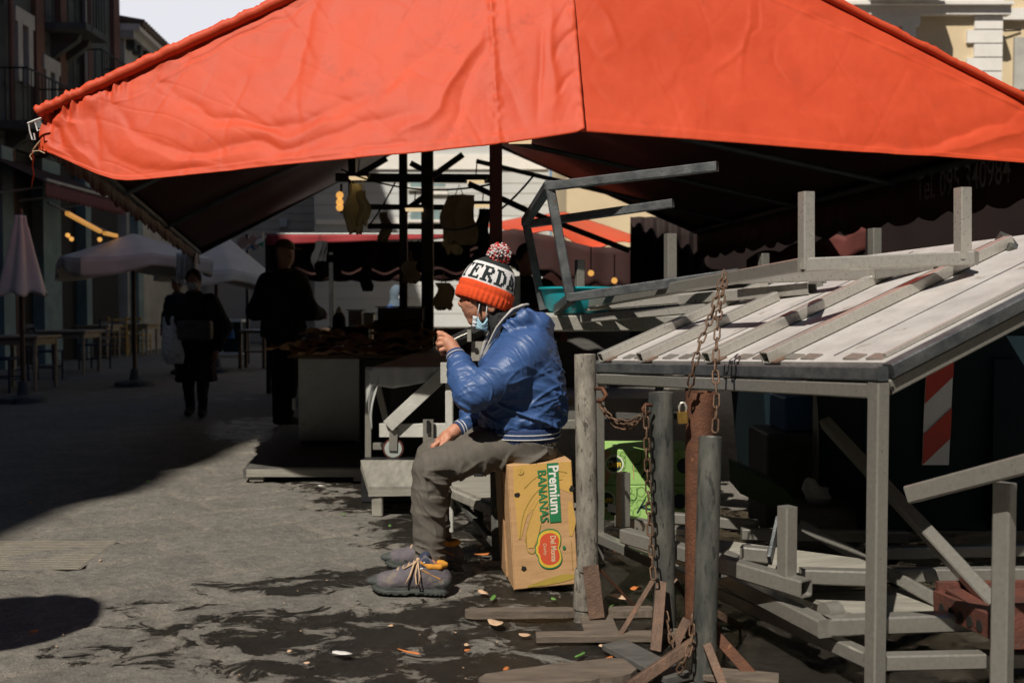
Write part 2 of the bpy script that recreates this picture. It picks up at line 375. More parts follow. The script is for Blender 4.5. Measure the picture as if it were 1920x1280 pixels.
# thin bright cloud low over the street in front; clear blue overhead
tc = nd(nt, 'ShaderNodeTexCoord'); sx = nd(nt, 'ShaderNodeSeparateXYZ'); nt.links.new(tc.outputs['Generated'], sx.inputs['Vector'])
cn = nd(nt, 'ShaderNodeTexNoise', Scale=2.2, Detail=6, Roughness=.55); nt.links.new(tc.outputs['Generated'], cn.inputs['Vector'])
dp = nd(nt, 'ShaderNodeVectorMath'); dp.operation = 'DOT_PRODUCT'; dp.inputs[1].default_value = V((-.30, .90, .30)).normalized(); nt.links.new(tc.outputs['Generated'], dp.inputs[0])
m1 = nd(nt, 'ShaderNodeMapRange'); m1.inputs['From Min'].default_value = .95; m1.inputs['From Max'].default_value = .985; nt.links.new(dp.outputs['Value'], m1.inputs['Value'])
m2 = nd(nt, 'ShaderNodeMapRange'); m2.inputs['From Min'].default_value = .22; m2.inputs['From Max'].default_value = .42; nt.links.new(cn.outputs['Fac'], m2.inputs['Value'])
mm = nd(nt, 'ShaderNodeMath'); mm.operation = 'MULTIPLY'; nt.links.new(m1.outputs['Result'], mm.inputs[0]); nt.links.new(m2.outputs['Result'], mm.inputs[1])
mx = nd(nt, 'ShaderNodeMixRGB'); nt.links.new(mm.outputs['Value'], mx.inputs['Fac']); nt.links.new(sky.outputs['Color'], mx.inputs['Color1'])
mx.inputs['Color2'].default_value = (.80/SKYK, .80/SKYK, .86/SKYK, 1)
nt.links.new(mx.outputs['Color'], bg.inputs['Color']); bg.inputs['Strength'].default_value = SKYK
sc.view_settings.view_transform = 'Standard'; sc.view_settings.look = 'None'; sc.view_settings.gamma = 1; sc.view_settings.exposure = 0
sc.cycles.max_bounces = 8; sc.cycles.diffuse_bounces = 2; sc.cycles.glossy_bounces = 3
# ================================================================== ground
def ground():
    def lines(lo, hi, near0, near1, st):
        a = list(np.arange(near0, near1+1e-6, st)); x = near1; d = st
        while x < hi: d *= 1.35; x += d; a.append(min(x, hi))
        x = near0; d = st
        while x > lo: d *= 1.35; x -= d; a.insert(0, max(x, lo))
        return np.array(a)
    xs = lines(-220, 220, -2.6, 2.6, .03); ys = lines(-60, 320, 2.7, 8.2, .03)
    X, Y = np.meshgrid(xs, ys); p = np.stack([X.ravel(), Y.ravel(), np.zeros(X.size)], 1)
    near = np.exp(-np.maximum(np.hypot(p[:, 0], p[:, 1]-5)-6, 0)/3)
    h = -.006*(1+fbm(p*np.array([2.2, 2.2, 1]), 3, 2))-.0025*(1+fbm(p*14, 9, 2))
    # worn slab joints, rotated
    a = R(33); q = np.stack([p[:, 0]*math.cos(a)+p[:, 1]*math.sin(a), -p[:, 0]*math.sin(a)+p[:, 1]*math.cos(a)], 1)
    q += .035*np.stack([fbm(p*2.3, 20, 2), fbm(p*2.3, 25, 2)], 1)
    row = np.floor(q[:, 1]/.43); u = q[:, 0]/.72+.5*(row % 2)+.21*np.sin(row*2.1)
    du = np.abs(u-np.round(u))*.72; dv = np.abs(q[:, 1]/.43-np.round(q[:, 1]/.43))*.43
    j = np.exp(-(np.minimum(du, dv)/.022)**2)
    h -= .010*j
    h = np.clip(h, -.04, -.0005)*near
    p[:, 2] = h
    # wetness field: low places of the market floor round the seat and the stands, plus shade painted under the table
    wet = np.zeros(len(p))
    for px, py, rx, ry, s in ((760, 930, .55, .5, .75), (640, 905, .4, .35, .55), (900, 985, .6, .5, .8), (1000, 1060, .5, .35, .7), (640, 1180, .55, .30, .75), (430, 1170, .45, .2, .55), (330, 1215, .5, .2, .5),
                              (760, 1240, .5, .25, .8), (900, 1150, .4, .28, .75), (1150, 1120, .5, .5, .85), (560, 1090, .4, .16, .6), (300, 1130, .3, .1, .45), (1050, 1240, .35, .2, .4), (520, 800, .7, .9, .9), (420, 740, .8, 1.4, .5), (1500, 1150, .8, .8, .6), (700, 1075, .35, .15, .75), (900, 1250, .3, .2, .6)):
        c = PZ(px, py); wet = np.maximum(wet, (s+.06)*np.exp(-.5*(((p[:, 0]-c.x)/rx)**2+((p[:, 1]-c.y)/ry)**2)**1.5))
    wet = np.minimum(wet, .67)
    for px, py, rx, ry in ((1500, 1150, 1.1, .9), (1750, 1180, .9, .8), (1350, 1000, .7, .6), (1200, 1060, .35, .4)):  # shade under the display table, painted in through the wetness value
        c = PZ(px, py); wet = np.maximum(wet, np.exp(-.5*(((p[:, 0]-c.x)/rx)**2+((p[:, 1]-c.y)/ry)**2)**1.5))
    n = len(xs); i = np.arange(len(ys)-1)[:, None]*n+np.arange(n-1)[None, :]; i = i.ravel()
    q4 = np.stack([i, i+1, i+n+1, i+n], 1)
    m = bpy.data.materials.new('lava stone paving'); m.use_nodes = True; nt = m.node_tree; b = nt.nodes['Principled BSDF']; L = nt.links.new
    tc = nd(nt, 'ShaderNodeTexCoord'); co = tc.outputs['Object']
    at = nd(nt, 'ShaderNodeAttribute'); at.attribute_name = 'wet'; aj = nd(nt, 'ShaderNodeAttribute'); aj.attribute_name = 'joint'
    n1 = nd(nt, 'ShaderNodeTexNoise', Scale=3.2, Detail=8, Roughness=.68); L(co, n1.inputs['Vector'])
    mp = nd(nt, 'ShaderNodeMapping', Scale=(.8, 1.1, 1)); L(co, mp.inputs['Vector'])
    n2 = nd(nt, 'ShaderNodeTexNoise', Scale=6.5, Detail=12, Roughness=.74, Distortion=.6); L(mp.outputs['Vector'], n2.inputs['Vector'])
    n3 = nd(nt, 'ShaderNodeTexNoise', Scale=170, Detail=3, Roughness=.7); L(co, n3.inputs['Vector'])
    r1 = nd(nt, 'ShaderNodeValToRGB'); e = r1.color_ramp.elements; e[0].position = .33; e[0].color = (.165, .156, .138, 1); e[1].position = .72; e[1].color = (.265, .243, .208, 1)
    L(n1.outputs['Fac'], r1.inputs['Fac'])
    mj = nd(nt, 'ShaderNodeMixRGB'); mj.inputs['Color2'].default_value = (.36, .31, .245, 1); L(r1.outputs['Color'], mj.inputs['Color1'])
    jm = nd(nt, 'ShaderNodeMath'); jm.operation = 'MULTIPLY'; L(aj.outputs['Fac'], jm.inputs[0]); jm.inputs[1].default_value = .30; L(jm.outputs['Value'], mj.inputs['Fac'])
    sp = nd(nt, 'ShaderNodeMapRange'); sp.inputs['From Min'].default_value = .35; sp.inputs['From Max'].default_value = .7; sp.inputs['To Min'].default_value = .60; sp.inputs['To Max'].default_value = 1.3; L(n3.outputs['Fac'], sp.inputs['Value'])
    ms = nd(nt, 'ShaderNodeMixRGB'); ms.blend_type = 'MULTIPLY'; ms.inputs['Fac'].default_value = 1; L(mj.outputs['Color'], ms.inputs['Color1']); L(sp.outputs['Result'], ms.inputs['Color2'])
    ma = nd(nt, 'ShaderNodeMath'); ma.operation = 'MULTIPLY_ADD'; L(n2.outputs['Fac'], ma.inputs[0]); ma.inputs[1].default_value = 2.1; ma.inputs[2].default_value = -.56
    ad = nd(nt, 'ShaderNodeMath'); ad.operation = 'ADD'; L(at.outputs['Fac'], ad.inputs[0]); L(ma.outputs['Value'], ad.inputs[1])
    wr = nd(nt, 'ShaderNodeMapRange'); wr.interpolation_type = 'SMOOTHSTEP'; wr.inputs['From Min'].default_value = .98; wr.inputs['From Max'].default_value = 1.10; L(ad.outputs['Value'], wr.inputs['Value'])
    n4 = nd(nt, 'ShaderNodeTexNoise', Scale=24, Detail=8, Roughness=.72); L(co, n4.inputs['Vector']); s4 = nd(nt, 'ShaderNodeMapRange'); s4.inputs['From Min'].default_value = .32; s4.inputs['From Max'].default_value = .66; s4.inputs['To Min'].default_value = .74; s4.inputs['To Max'].default_value = 1.30; L(n4.outputs['Fac'], s4.inputs['Value'])
    mq = nd(nt, 'ShaderNodeMixRGB'); mq.blend_type = 'MULTIPLY'; mq.inputs['Fac'].default_value = 1; L(ms.outputs['Color'], mq.inputs['Color1']); L(s4.outputs['Result'], mq.inputs['Color2']); ms = mq
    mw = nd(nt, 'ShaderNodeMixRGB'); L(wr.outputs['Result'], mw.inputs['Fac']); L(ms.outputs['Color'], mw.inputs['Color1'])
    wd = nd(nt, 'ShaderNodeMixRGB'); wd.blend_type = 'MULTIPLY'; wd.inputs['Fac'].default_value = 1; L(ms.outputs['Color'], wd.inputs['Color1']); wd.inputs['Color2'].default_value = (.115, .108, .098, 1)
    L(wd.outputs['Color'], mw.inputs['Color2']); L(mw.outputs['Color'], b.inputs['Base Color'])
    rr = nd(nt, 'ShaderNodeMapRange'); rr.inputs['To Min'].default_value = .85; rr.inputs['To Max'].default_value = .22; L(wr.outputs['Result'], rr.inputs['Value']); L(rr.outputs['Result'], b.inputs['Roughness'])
    b1 = nd(nt, 'ShaderNodeBump', Strength=.7, Distance=.008); L(n3.outputs['Fac'], b1.inputs['Height'])
    b2 = nd(nt, 'ShaderNodeBump', Strength=.8, Distance=.03); L(n4.outputs['Fac'], b2.inputs['Height']); L(b1.outputs['Normal'], b2.inputs['Normal']); L(b2.outputs['Normal'], b.inputs['Normal'])
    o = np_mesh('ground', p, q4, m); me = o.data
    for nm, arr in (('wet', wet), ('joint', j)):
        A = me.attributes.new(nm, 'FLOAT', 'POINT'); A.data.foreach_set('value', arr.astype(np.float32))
    tag(o, kind='structure')
ground()
# ================================================================== big red market tent
A_ = P(75, 213, 5.3); PK = P(1074, -246, 5.46); C_ = P(2016, 235, 5.62)
FL = V((-3.76, 12.0, 1.85)); BP = V((-.77, 12.0, 3.40)); FR = V((2.22, 12.0, 2.10))
tent = thing('market_tent', 'large orange red gabled tarpaulin tent sheltering the fish stall', 'tent', (A_.x, A_.y, 0))
def poly_dist(x, y, pl):
    d = np.full(x.shape, 1e9); side = np.zeros(x.shape)
    for (x0, y0), (x1, y1) in zip(pl[:-1], pl[1:]):
        L = (x1-x0)**2+(y1-y0)**2; t = np.clip(((x-x0)*(x1-x0)+(y-y0)*(y1-y0))/L, 0, 1)
        q = np.hypot(x-x0-t*(x1-x0), y-y0-t*(y1-y0)); s = np.sign((x1-x0)*(y-y0)-(y1-y0)*(x-x0))
        k = q < d; d = np.where(k, q, d); side = np.where(k, s, side)
    return d, side
def taper(x, y, pl):
    """0..1..0 along the fold so creases fade out at both ends"""
    a, b = pl[0], pl[-1]; L = math.hypot(b[0]-a[0], b[1]-a[1])
    t = np.clip(((x-a[0])*(b[0]-a[0])+(y-a[1])*(b[1]-a[1]))/L**2, 0, 1)
    return np.sqrt(np.clip(np.sin(np.pi*np.clip(t*.94+.03, 0, 1)), 0, 1))
# creases of the cloth: (course, half width, relief in metres)
FOLDS_L = [
 ([(300, 152), (325, 195), (390, 226), (470, 243), (560, 232), (660, 190)], 15, -.016), ([(300, 170), (335, 222), (420, 256), (520, 258), (640, 225), (760, 170)], 20, .014),
 ([(210, 196), (245, 252), (310, 285), (400, 290), (520, 275), (650, 245), (820, 215)], 17, -.016), ([(215, 222), (260, 285), (350, 308), (480, 298), (640, 272)], 17, .013),
 ([(170, 225), (205, 285), (265, 318), (360, 322), (470, 308)], 14, -.011), ([(130, 235), (150, 280), (195, 318)], 13, .014), ([(165, 205), (178, 240), (190, 300)], 8, -.010),
 ([(600, 2), (575, 90), (530, 175), (515, 200)], 15, -.013), ([(640, -20), (612, 100), (560, 205)], 20, .010), ([(560, 40), (520, 120), (440, 190)], 14, .006),
 ([(902, 60), (868, 130), (815, 210), (742, 268)], 15, .020), ([(905, 95), (880, 180), (838, 262)], 15, -.015), ([(895, 20), (800, 110), (690, 205), (560, 262)], 22, -.010),
 ([(700, -60), (690, 60), (650, 170), (600, 230)], 25, .008), ([(930, 95), (958, 170), (985, 232)], 13, -.010), ([(925, -60), (945, 60), (970, 120)], 12, .008),
 ([(1018, 60), (1010, 150), (1014, 225)], 9, -.012), ([(1040, 40), (1036, 120), (1040, 215)], 16, .016), ([(1090, 150), (1062, 165), (1045, 190)], 6, -.012), ([(1086, 70), (1058, 92), (1040, 120)], 6, -.010),
 ([(330, 120), (420, 85), (500, 45), (600, 0)], 5, -.007), ([(205, 190), (330, 130), (480, 62)], 4, .004), ([(250, 330), (420, 318), (640, 288), (900, 262)], 6, -.004),
 ([(92, 228), (120, 240), (128, 268)], 9, -.022), ([(112, 212), (150, 232), (160, 262)], 8, .016), ([(85, 250), (100, 272), (125, 284)], 9, .012)]
FOLDS_R = [
 ([(1925, 185), (1880, 232), (1800, 262), (1700, 276), (1580, 284)], 16, -.015), ([(1960, 215), (1900, 262), (1820, 285), (1720, 292)], 14, .013), ([(1990, 230), (1930, 285), (1850, 300)], 12, -.010),
 ([(1405, 5), (1402, 40), (1385, 90), (1330, 130)], 6, .007), ([(1425, 0), (1420, 50), (1390, 70)], 5, -.006), ([(1385, 60), (1383, 120), (1390, 170)], 7, .005), ([(1460, 70), (1455, 120), (1475, 165)], 5, -.004),
 ([(1110, 10), (1140, 60), (1150, 95), (1130, 105)], 11, .012), ([(1100, 70), (1125, 110), (1160, 150)], 10, -.009), ([(1095, 150), (1120, 170), (1180, 215)], 9, -.006),
 ([(1560, 120), (1640, 190), (1680, 260)], 28, -.007), ([(1230, 20), (1280, 120), (1300, 220)], 34, .006), ([(1300, 180), (1450, 215), (1620, 222)], 30, .006)]
def sheet(name, topx, hem, folds, nu, nv, pb, flare, seams, right):
    X0 = np.linspace(topx[0], topx[1], nu); 
    t = (X0-75)/(1074-75) if not right else (X0-1074)/(2016-1074)
    a, b = (A_, PK) if not right else (PK, C_)
    T3 = np.array([a+(b-a)*float(k) for k in t]); Ty = np.array([213-459*k if not right else -246+481*k for k in t])
    hx = np.linspace(hem[0][0], hem[-1][0], nu); hy = np.interp(hx, [h[0] for h in hem], [h[1] for h in hem])
    kk = np.array([.08, .24, .36, .24, .08]); hp = np.pad(hy, 2, mode='edge'); hy = sum(kk[i]*hp[i:i+nu] for i in range(5))
    B3 = np.array([P(x, y, (a+(b-a)*float(k)).y+pb-flare(float(k))) for x, y, k in zip(hx, hy, t)])
    v = np.linspace(0, 1, nv)[:, None]
    PX_ = X0[None]*(1-v)+hx[None]*v; PY_ = Ty[None]*(1-v)+hy[None]*v
    pos = T3[None]*(1-v[..., None])+B3[None]*v[..., None]
    d = np.zeros(PX_.shape); q = np.stack([PX_.ravel()/90, PY_.ravel()/90, np.zeros(PX_.size)], 1)
    wx = PX_+14*fbm(q, 31, 2).reshape(PX_.shape); wy = PY_+14*fbm(q, 37, 2).reshape(PX_.shape)
    for pl, wd, am in folds:
        ds, sd = poly_dist(wx, wy, pl); s = ds*sd/(wd*.8)
        f = .75*np.exp(-np.sqrt(s**2+.02)*1.35)+.25*np.exp(-s**2)+.35*s*np.exp(-s**2*.6); d += (.7 if right else .72)*am*f*taper(PX_, PY_, pl)
    d += .022*fbm(q*np.array([.26, .26, 1]), 41, 1).reshape(PX_.shape)*np.sin(np.pi*np.clip(v, .02, .98))
    qw = q+.22*np.stack([vnoise(q*.8, 91), vnoise(q*.8, 92), 0*q[:, 0]], 1)
    for an_, fa_, fl_, am_, sd_ in ((60, 1.5, .30, .0030, 93), (115, 1.9, .34, .0026, 94), (25, 2.6, .45, .0016, 95), (85, 4.2, .8, .0010, 96), (140, 5.5, 1.1, .0008, 97)):
        an_ = R(an_); a1 = qw[:, 0]*math.cos(an_)+qw[:, 1]*math.sin(an_); a2 = -qw[:, 0]*math.sin(an_)+qw[:, 1]*math.cos(an_)
        n_ = vnoise(np.stack([a1*fl_, a2*fa_, 0*a1], 1), sd_); gate = np.clip(vnoise(q*.5, sd_+20)*1.6+.35, 0, 1)
        d += ((.55 if right else 1.0)*am_*gate*(.5*n_-np.exp(-(n_/.11)**2))).reshape(PX_.shape)
    d += .0008*ridge(q*np.array([1.6, 1.9, 1]), 45).reshape(PX_.shape)+.0005*fbm(q*5, 51, 2).reshape(PX_.shape)
    for pl, wd, am, fr in seams:      # stitched seams with puckers
        ds, sd = poly_dist(PX_, PY_, pl); d += am*np.exp(-(ds/wd)**2)*(.35+.65*vnoise(q*fr, 61).reshape(PX_.shape))
        d += .004*np.exp(-(ds/3.2)**2)
    d += .0035*np.clip((v-.955)/.008, 0, 1)+0*PX_
    if not right:                      # gathers by the left corner
        e = v*np.hypot(1, 1)*(np.abs(PY_-Ty[None])); g = np.exp(-(np.abs(PY_-Ty[None])/34)**2)*np.clip((265-PX_)/90, 0, 1)*np.clip((PX_-70)/20, 0, 1)
        d += .034*g*vnoise(np.stack([PX_.ravel()/8.5, PY_.ravel()/40, 0*PX_.ravel()], 1), 71).reshape(PX_.shape)
        g2 = np.exp(-(np.abs(PY_-Ty[None])/16)**2)*np.clip((PX_-230)/40, 0, 1); d += .014*g2*vnoise(np.stack([PX_.ravel()/34, PY_.ravel()/30, 0*PX_.ravel()], 1), 77).reshape(PX_.shape)
    pos[..., 1] -= d*.93; pos[..., 2] += d*.3
    i = np.arange(nv-1)[:, None]*nu+np.arange(nu-1)[None]; i = i.ravel()
    o = np_mesh(name, pos.reshape(-1, 3), np.stack([i, i+nu, i+nu+1, i+1], 1), M['tarp'], tent)
    md = o.modifiers.new('thickness', 'SOLIDIFY'); md.thickness = .004; md.offset = -1
    return o
hemL = [(73, 281), (95, 288), (130, 303), (180, 326), (215, 337), (240, 339), (300, 334), (470, 316), (640, 299), (800, 285), (930, 271), (1010, 260), (1080, 249), (1097, 243)]
hemR = [(1090, 247), (1200, 255), (1300, 262), (1500, 278), (1700, 291), (1830, 299), (1925, 306), (2040, 318)]
fl = lambda k: .50*min(1, k*1.5)**.8
sheet('front_tarp', (75, 1056), hemL, FOLDS_L, 300, 150, 0, fl, [([(912, -120), (922, 60), (930, 180), (936, 272)], 9, .010, 9), ([(1060, -60), (1082, 120), (1093, 240)], 12, .007, 7)], False)
sheet('front_tarp', (1062, 2016), hemR, FOLDS_R, 280, 140, .02, lambda k: .48*(1-k)**.7, [([(1330, -60), (1430, -8), (1700, 108), (1920, 205), (2020, 250)], 7, -.009, 3)], True)
# rolled hem round the gable poles
def roll(a, b, r, n, seed, gath):
    mb = MB(); pts = []; rs = []
    for i in range(n+1):
        t = i/n; p = a+(b-a)*t; k = max(0, 1-t/gath) if gath else 0
        w = .5*math.sin(i*1.7+math.sin(i*.9)*2)+.5*math.sin(i*.61)
        pts.append(p+V((0, -.012, .004+.004*w))); rs.append(r*(1+.09*w+.30*k*math.sin(i*2.3)*math.sin(i*.77+1)))
    return mb.tube(pts, rs, 14)
roll(A_+V((-.01, 0, 0)), PK, .030, 220, 1, .22).build('rolled_hem', M['tarp'], tent, 179)
roll(PK, C_, .022, 120, 2, 0).build('rolled_hem', M['tarp'], tent, 179)
def slope(a, b, c, d, dz, sag, mat, name, seed):
    def fn(u, v):
        p = (a*(1-u)+b*u)*(1-v)+(d*(1-u)+c*u)*v
        s = math.sin(math.pi*u)*(.55+.45*abs(math.sin(math.pi*v*3)))
        return p+V((0, 0, dz-sag*s+.012*math.sin(v*31+u*5+seed)*math.sin(u*3.1)))
    o = MB().grid(fn, 40, 80).build(name, mat, tent, 179); return o
for (a, b, c, d) in ((A_, PK, BP, FL), (C_, PK, BP, FR)):
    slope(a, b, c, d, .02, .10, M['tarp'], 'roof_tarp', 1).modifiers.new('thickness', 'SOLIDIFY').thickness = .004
    slope(a, b, c, d, -.012, .10, M['tarp_in'], 'roof_shade_layer', 1).modifiers.new('thickness', 'SOLIDIFY').thickness = .004  # added layer that carries the painted shade of the roof underside
def valance(a, b, depth, n, tooth, mat, flare=0.0):
    """scalloped hanging border from a to b"""
    L = (b-a).length; k = int(L/tooth); nu = k*6; d = (b-a).normalized(); side = d.cross(V((0, 0, 1)))
    vs = []; fs = []
    for i in range(nu+1):
        t = i/nu; p = a+(b-a)*t; ph = (t*k) % 1; h = depth*(.88+.12*math.sin(math.pi*ph))
        w = .014*math.sin(t*L*9)+.01*math.sin(t*L*23)
        vs += [p, p+side*(w*.5)-V((0, 0, h*.5)), p+side*w-V((0, 0, h))]
    for i in range(nu): fs += [(i*3+j, i*3+3+j, i*3+4+j, i*3+1+j) for j in (0, 1)]
    mb = MB(); mb.add(vs, fs); o = mb.build('valance', mat, tent, 179); o.modifiers.new('thickness', 'SOLIDIFY').thickness = .003; return o
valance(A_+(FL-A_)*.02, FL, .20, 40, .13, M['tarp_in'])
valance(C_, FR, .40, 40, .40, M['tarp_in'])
dC = (C_-FR).normalized(); tb = MB(); pT = C_+(FR-C_)*.16-V((0, 0, .17))+V((-.035, 0, 0))
put_text(tb, 'Tel. 095 340984', pT, dC, V((0, 0, 1)), .26, .001, 1.05)
tb.build('lettering', mk('faded grey lettering', (.62, .60, .57), (.20, .19, .18), 22, .8, 0, 0), tent)
# frame of the tent
def tubeobj(a, b, r, mat, name='frame_tube', par=tent): return MB().tube([V(a), V(b)], r, 10).build(name, mat, par, 40)
ctr = lambda a, b, t: a+(b-a)*t
tubeobj(A_-V((0, 0, .05)), FL-V((0, 0, .05)), .028, M['tealtube'], 'eave_tube'); tubeobj(C_-V((.02, 0, .05)), FR-V((.02, 0, .05)), .030, M['tealtube'], 'eave_tube')
tubeobj(PK-V((0, -.05, .05)), BP-V((0, 0, .05)), .03, M['tealtube'], 'ridge_tube')
tubeobj(FL-V((0, 0, .04)), BP-V((0, 0, .04)), .04, M['blackmetal'], 'gable_tube'); tubeobj(FR-V((0, 0, .04)), BP-V((0, 0, .04)), .04, M['blackmetal'], 'gable_tube')
for t in (.33, .62):
    tubeobj(ctr(A_, FL, t)-V((0, 0, .07)), ctr(PK, BP, t)-V((0, 0, .12)), .022, M['tealtube'], 'rafter')
for t in (.30, .55, .8):
    e = ctr(C_, FR, t)-V((0, 0, .07)); tubeobj(e, V((-.2-.2*t, e.y-.6, 2.62)), .024, M['tealtube'], 'tie_beam')
MB().beam(P(930, 640, 6.2)*1, V((-.10, 6.2, 3.30)), .078, up=(0, 1, 0), ch=.08).build('front_post', M['redpost'], tent, 30)
pf = P(930, 640, 6.2); MB().beam(V((pf.x, 6.2, 0)), V((pf.x, 6.2, pf.z)), .078, up=(0, 1, 0), ch=.08).build('front_post', M['redpost'], tent, 30)
# torn corner: clip, cord and orange ribbon
mb = MB(); q = lambda x, y, Y=5.24: P(x, y, Y)
mb.tube([q(52, 232), q(66, 226), q(78, 222)], .006, 6); mb.tube([q(54, 232), q(56, 246), q(60, 262), q(66, 262), q(64, 250)], .004, 6); mb.tube([q(66, 230), q(70, 246), q(76, 244)], .004, 6)
mb.build('corner_clip', M['whiteplastic'], tent, 60)
mb = MB(); mb.tube([q(60, 284), q(63, 296), q(61, 312), q(64, 326), q(59, 352)], [.006, .009, .007, .009, .004], 6, flat=.3); mb.build('ribbon', M['tarp'], tent, 60)
mb = MB(); mb.tube([q(76, 264), q(66, 276), q(60, 284), q(74, 283), q(84, 288)], .004, 6); mb.tube([q(64, 284), q(56, 292), q(60, 300)], .003, 5); mb.build('cord', M['lace'], tent, 60)
# ------------------------------------------------------------------ inner black frame of the stall with lamps and bags
fr = thing('stall_frame', 'black metal frame of posts and beams standing inside the red tent', 'stall frame', (-.85, 9.0, 0))
def bm(a, b, w=.06, mat='blackmetal', name='beam'): return MB().beam(a, b, w, ch=.08).build(name, M[mat], fr, 30)
p1 = P(757, 577, 9.4); p2 = P(802, 577, 9.0); p0 = P(662, 577, 9.4)
bm((p1.x, 9.4, 0), (p1.x, 9.4, 2.75), .075, name='post'); bm((p2.x, 9.0, 0), (p2.x, 9.0, 2.95), .105, name='post'); bm((p0.x, 9.4, 1.85), (p0.x, 9.4, 2.6), .07, name='post')
bm(P(630, 333, 9.3), P(925, 335, 9.3), .075); bm(P(690, 388, 9.6), P(868, 389, 9.6), .05); bm(P(690, 424, 9.8), P(830, 425, 9.8), .05)
for a, b, k in (((662, 335), (725, 297), 9.3), ((757, 398), (800, 365), 9.2), ((770, 306), (800, 322), 9.2), ((812, 330), (868, 290), 9.0)):
    bm(P(*a, k), P(*b, k), .05, name='brace')
bm(P(880, 345, 8.8), P(1000, 400, 8.6), .05, name='brace'); bm(P(1000, 400, 8.6), P(1180, 470, 8.6), .045, name='brace')
for i, (x, y, Y) in enumerate(((672, 334, 8.9), (892, 341, 8.9), (777, 393, 8.9), (905, 386, 9.2), (975, 264, 6.6))):
    names = ['under the beam above the yellow bags', 'on the beam beside the red brown post', 'between the two black posts', 'hanging just left of the red brown post', 'under the tarpaulin at the seam']
    c = P(x, y, Y); t = thing('work_lamp', 'small warm lit rectangular lamp '+names[i], 'lamp', c, 'small lit lamps of the fish stall')
    MB().box(c+V((0, 0, .025)), (.20, .12, .03)).build('housing', M['blackmetal'], t); MB().box(c+V((0, -.004, -.002)), (.15, .10, .022)).build('lens', M['lampwarm'], t)
    MB().tube([c+V((0, 0, .04)), c+V((.01, 0, .16))], .006, 6).build('hanger', M['blackmetal'], t)
def bag(name, label, cat, px, py0, py1, wpx, Y, mat, seed, group=None, lob=3):
    """crumpled bag hanging by its handles"""
    top = P(px, py0, Y); bot = P(px, py1, Y); H = top.z-bot.z; W = wpx/FPX*Y/2
    rnd = random.Random(seed); mb = MB(); n = 40; m = 18; vs = []; fs = []
    for j in range(m+1):
        v = j/m; k = .72+.28*min(1, v*1.6) if v < .93 else 1.0-.12*(v-.93)/.07
        for i in range(n):
            a = 2*math.pi*i/n; f = 1+.10*math.sin(a*lob+seed+v*3)+.09*math.sin(a*9+v*4+seed)+.05*math.sin(a*15-v*7)
            vs.append(top+V((math.cos(a)*W*k*f+.02*math.sin(v*7+seed), math.sin(a)*W*.55*k*f, -H*v-.02*math.sin(a*5+seed)*(v > .85))))
    for j in range(m):
        for i in range(n): fs.append((j*n+i, (j+1)*n+i, (j+1)*n+(i+1) % n, j*n+(i+1) % n))
    fs.append(tuple(m*n+i for i in range(n))[::-1]); mb.add(vs, fs); mb.tube([top+V((-W*.3, 0, -.02)), top+V((0, 0, .09)), top+V((W*.3, 0, -.02))], .006, 6)
    return tag(mb.build(name, M[mat], None, 60), label, cat, group)
bag('plastic_bag', 'long yellow plastic bag hanging from the frame beside the row of bulbs', 'bag', 662, 345, 436, 28, 9.0, 'yellowbag', 1, 'bags hung from the stall frame')
bag('plastic_bag', 'short yellow plastic bag bulging beside the long yellow one', 'bag', 681, 358, 420, 22, 8.9, 'yellowbag', 4, 'bags hung from the stall frame')
bag('paper_bag_bundle', 'wide bundle of brown paper bags hanging left of the red brown post', 'bag', 861, 366, 456, 60, 8.8, 'brownbag', 2, 'bags hung from the stall frame', 5)
bag('plastic_bag', 'yellow plastic bag hanging below the bundle of brown paper bags', 'bag', 848, 440, 474, 30, 8.8, 'yellowbag', 8, 'bags hung from the stall frame')
bag('wicker_basket', 'round brown basket hanging on the thick black post', 'basket', 770, 490, 528, 30, 8.8, 'brownbag', 9)
bag('paper_sack', 'tan paper sack hanging between the post and the seated man', 'bag', 832, 530, 578, 34, 8.6, 'yellowbag', 12, 'bags hung from the stall frame')
bag('plastic_bag', 'black plastic bag hanging under the scalloped edge of the second stall', 'bag', 686, 494, 543, 22, 11.5, 'blackcloth', 14, 'bags hung from the stall frame')
t = thing('bulb_string', 'short vertical string of three amber bulbs left of the yellow bags', 'string lights', P(638, 370, 9.1))
for y in (366, 379, 389): MB().sphere(P(637, y, 9.1), .035, 10).build('bulb', M['bulb'], t, 179)
MB().tube([P(640, 345, 9.12), P(640, 400, 9.12)], .012, 6).build('cable', M['blackmetal'], t)

# slack cables and dark aprons inside the tent
for i, (a, b, dp, lab) in enumerate((((640, 318, 8.8), (925, 345, 7.5), .10, 'thin black cable sagging across the top of the stall frame'), ((806, 420, 9.1), (1000, 330, 7.2), .18, 'thin black cable hanging from the black post to the tent roof'), ((760, 300, 9.2), (690, 425, 9.7), .05, 'thin black cable dropping beside the yellow bags'))):
    p, q_ = P(*a), P(*b); tag(MB().tube([p+(q_-p)*(k/14)-V((0, 0, dp*4*(k/14)*(1-k/14))) for k in range(15)], .008, 6).build('cable', M['blackmetal'], None, 60), lab, 'cable')
for i, (x, y0, y1, wd, Y, mt, lab) in enumerate(((905, 392, 470, 26, 9.6, 'darkcloth', 'dark apron hanging between the paper bags and the red brown post'), (722, 398, 450, 20, 10.2, 'brownbag', 'brown cloth hanging left of the thin black post'), (600, 452, 512, 26, 12.6, 'blackcloth', 'black apron hanging under the second stall awning'))):
    bag('hanging_apron', lab, 'apron', x, y0, y1, wd, Y, mt, 20+i*3, None, 4)
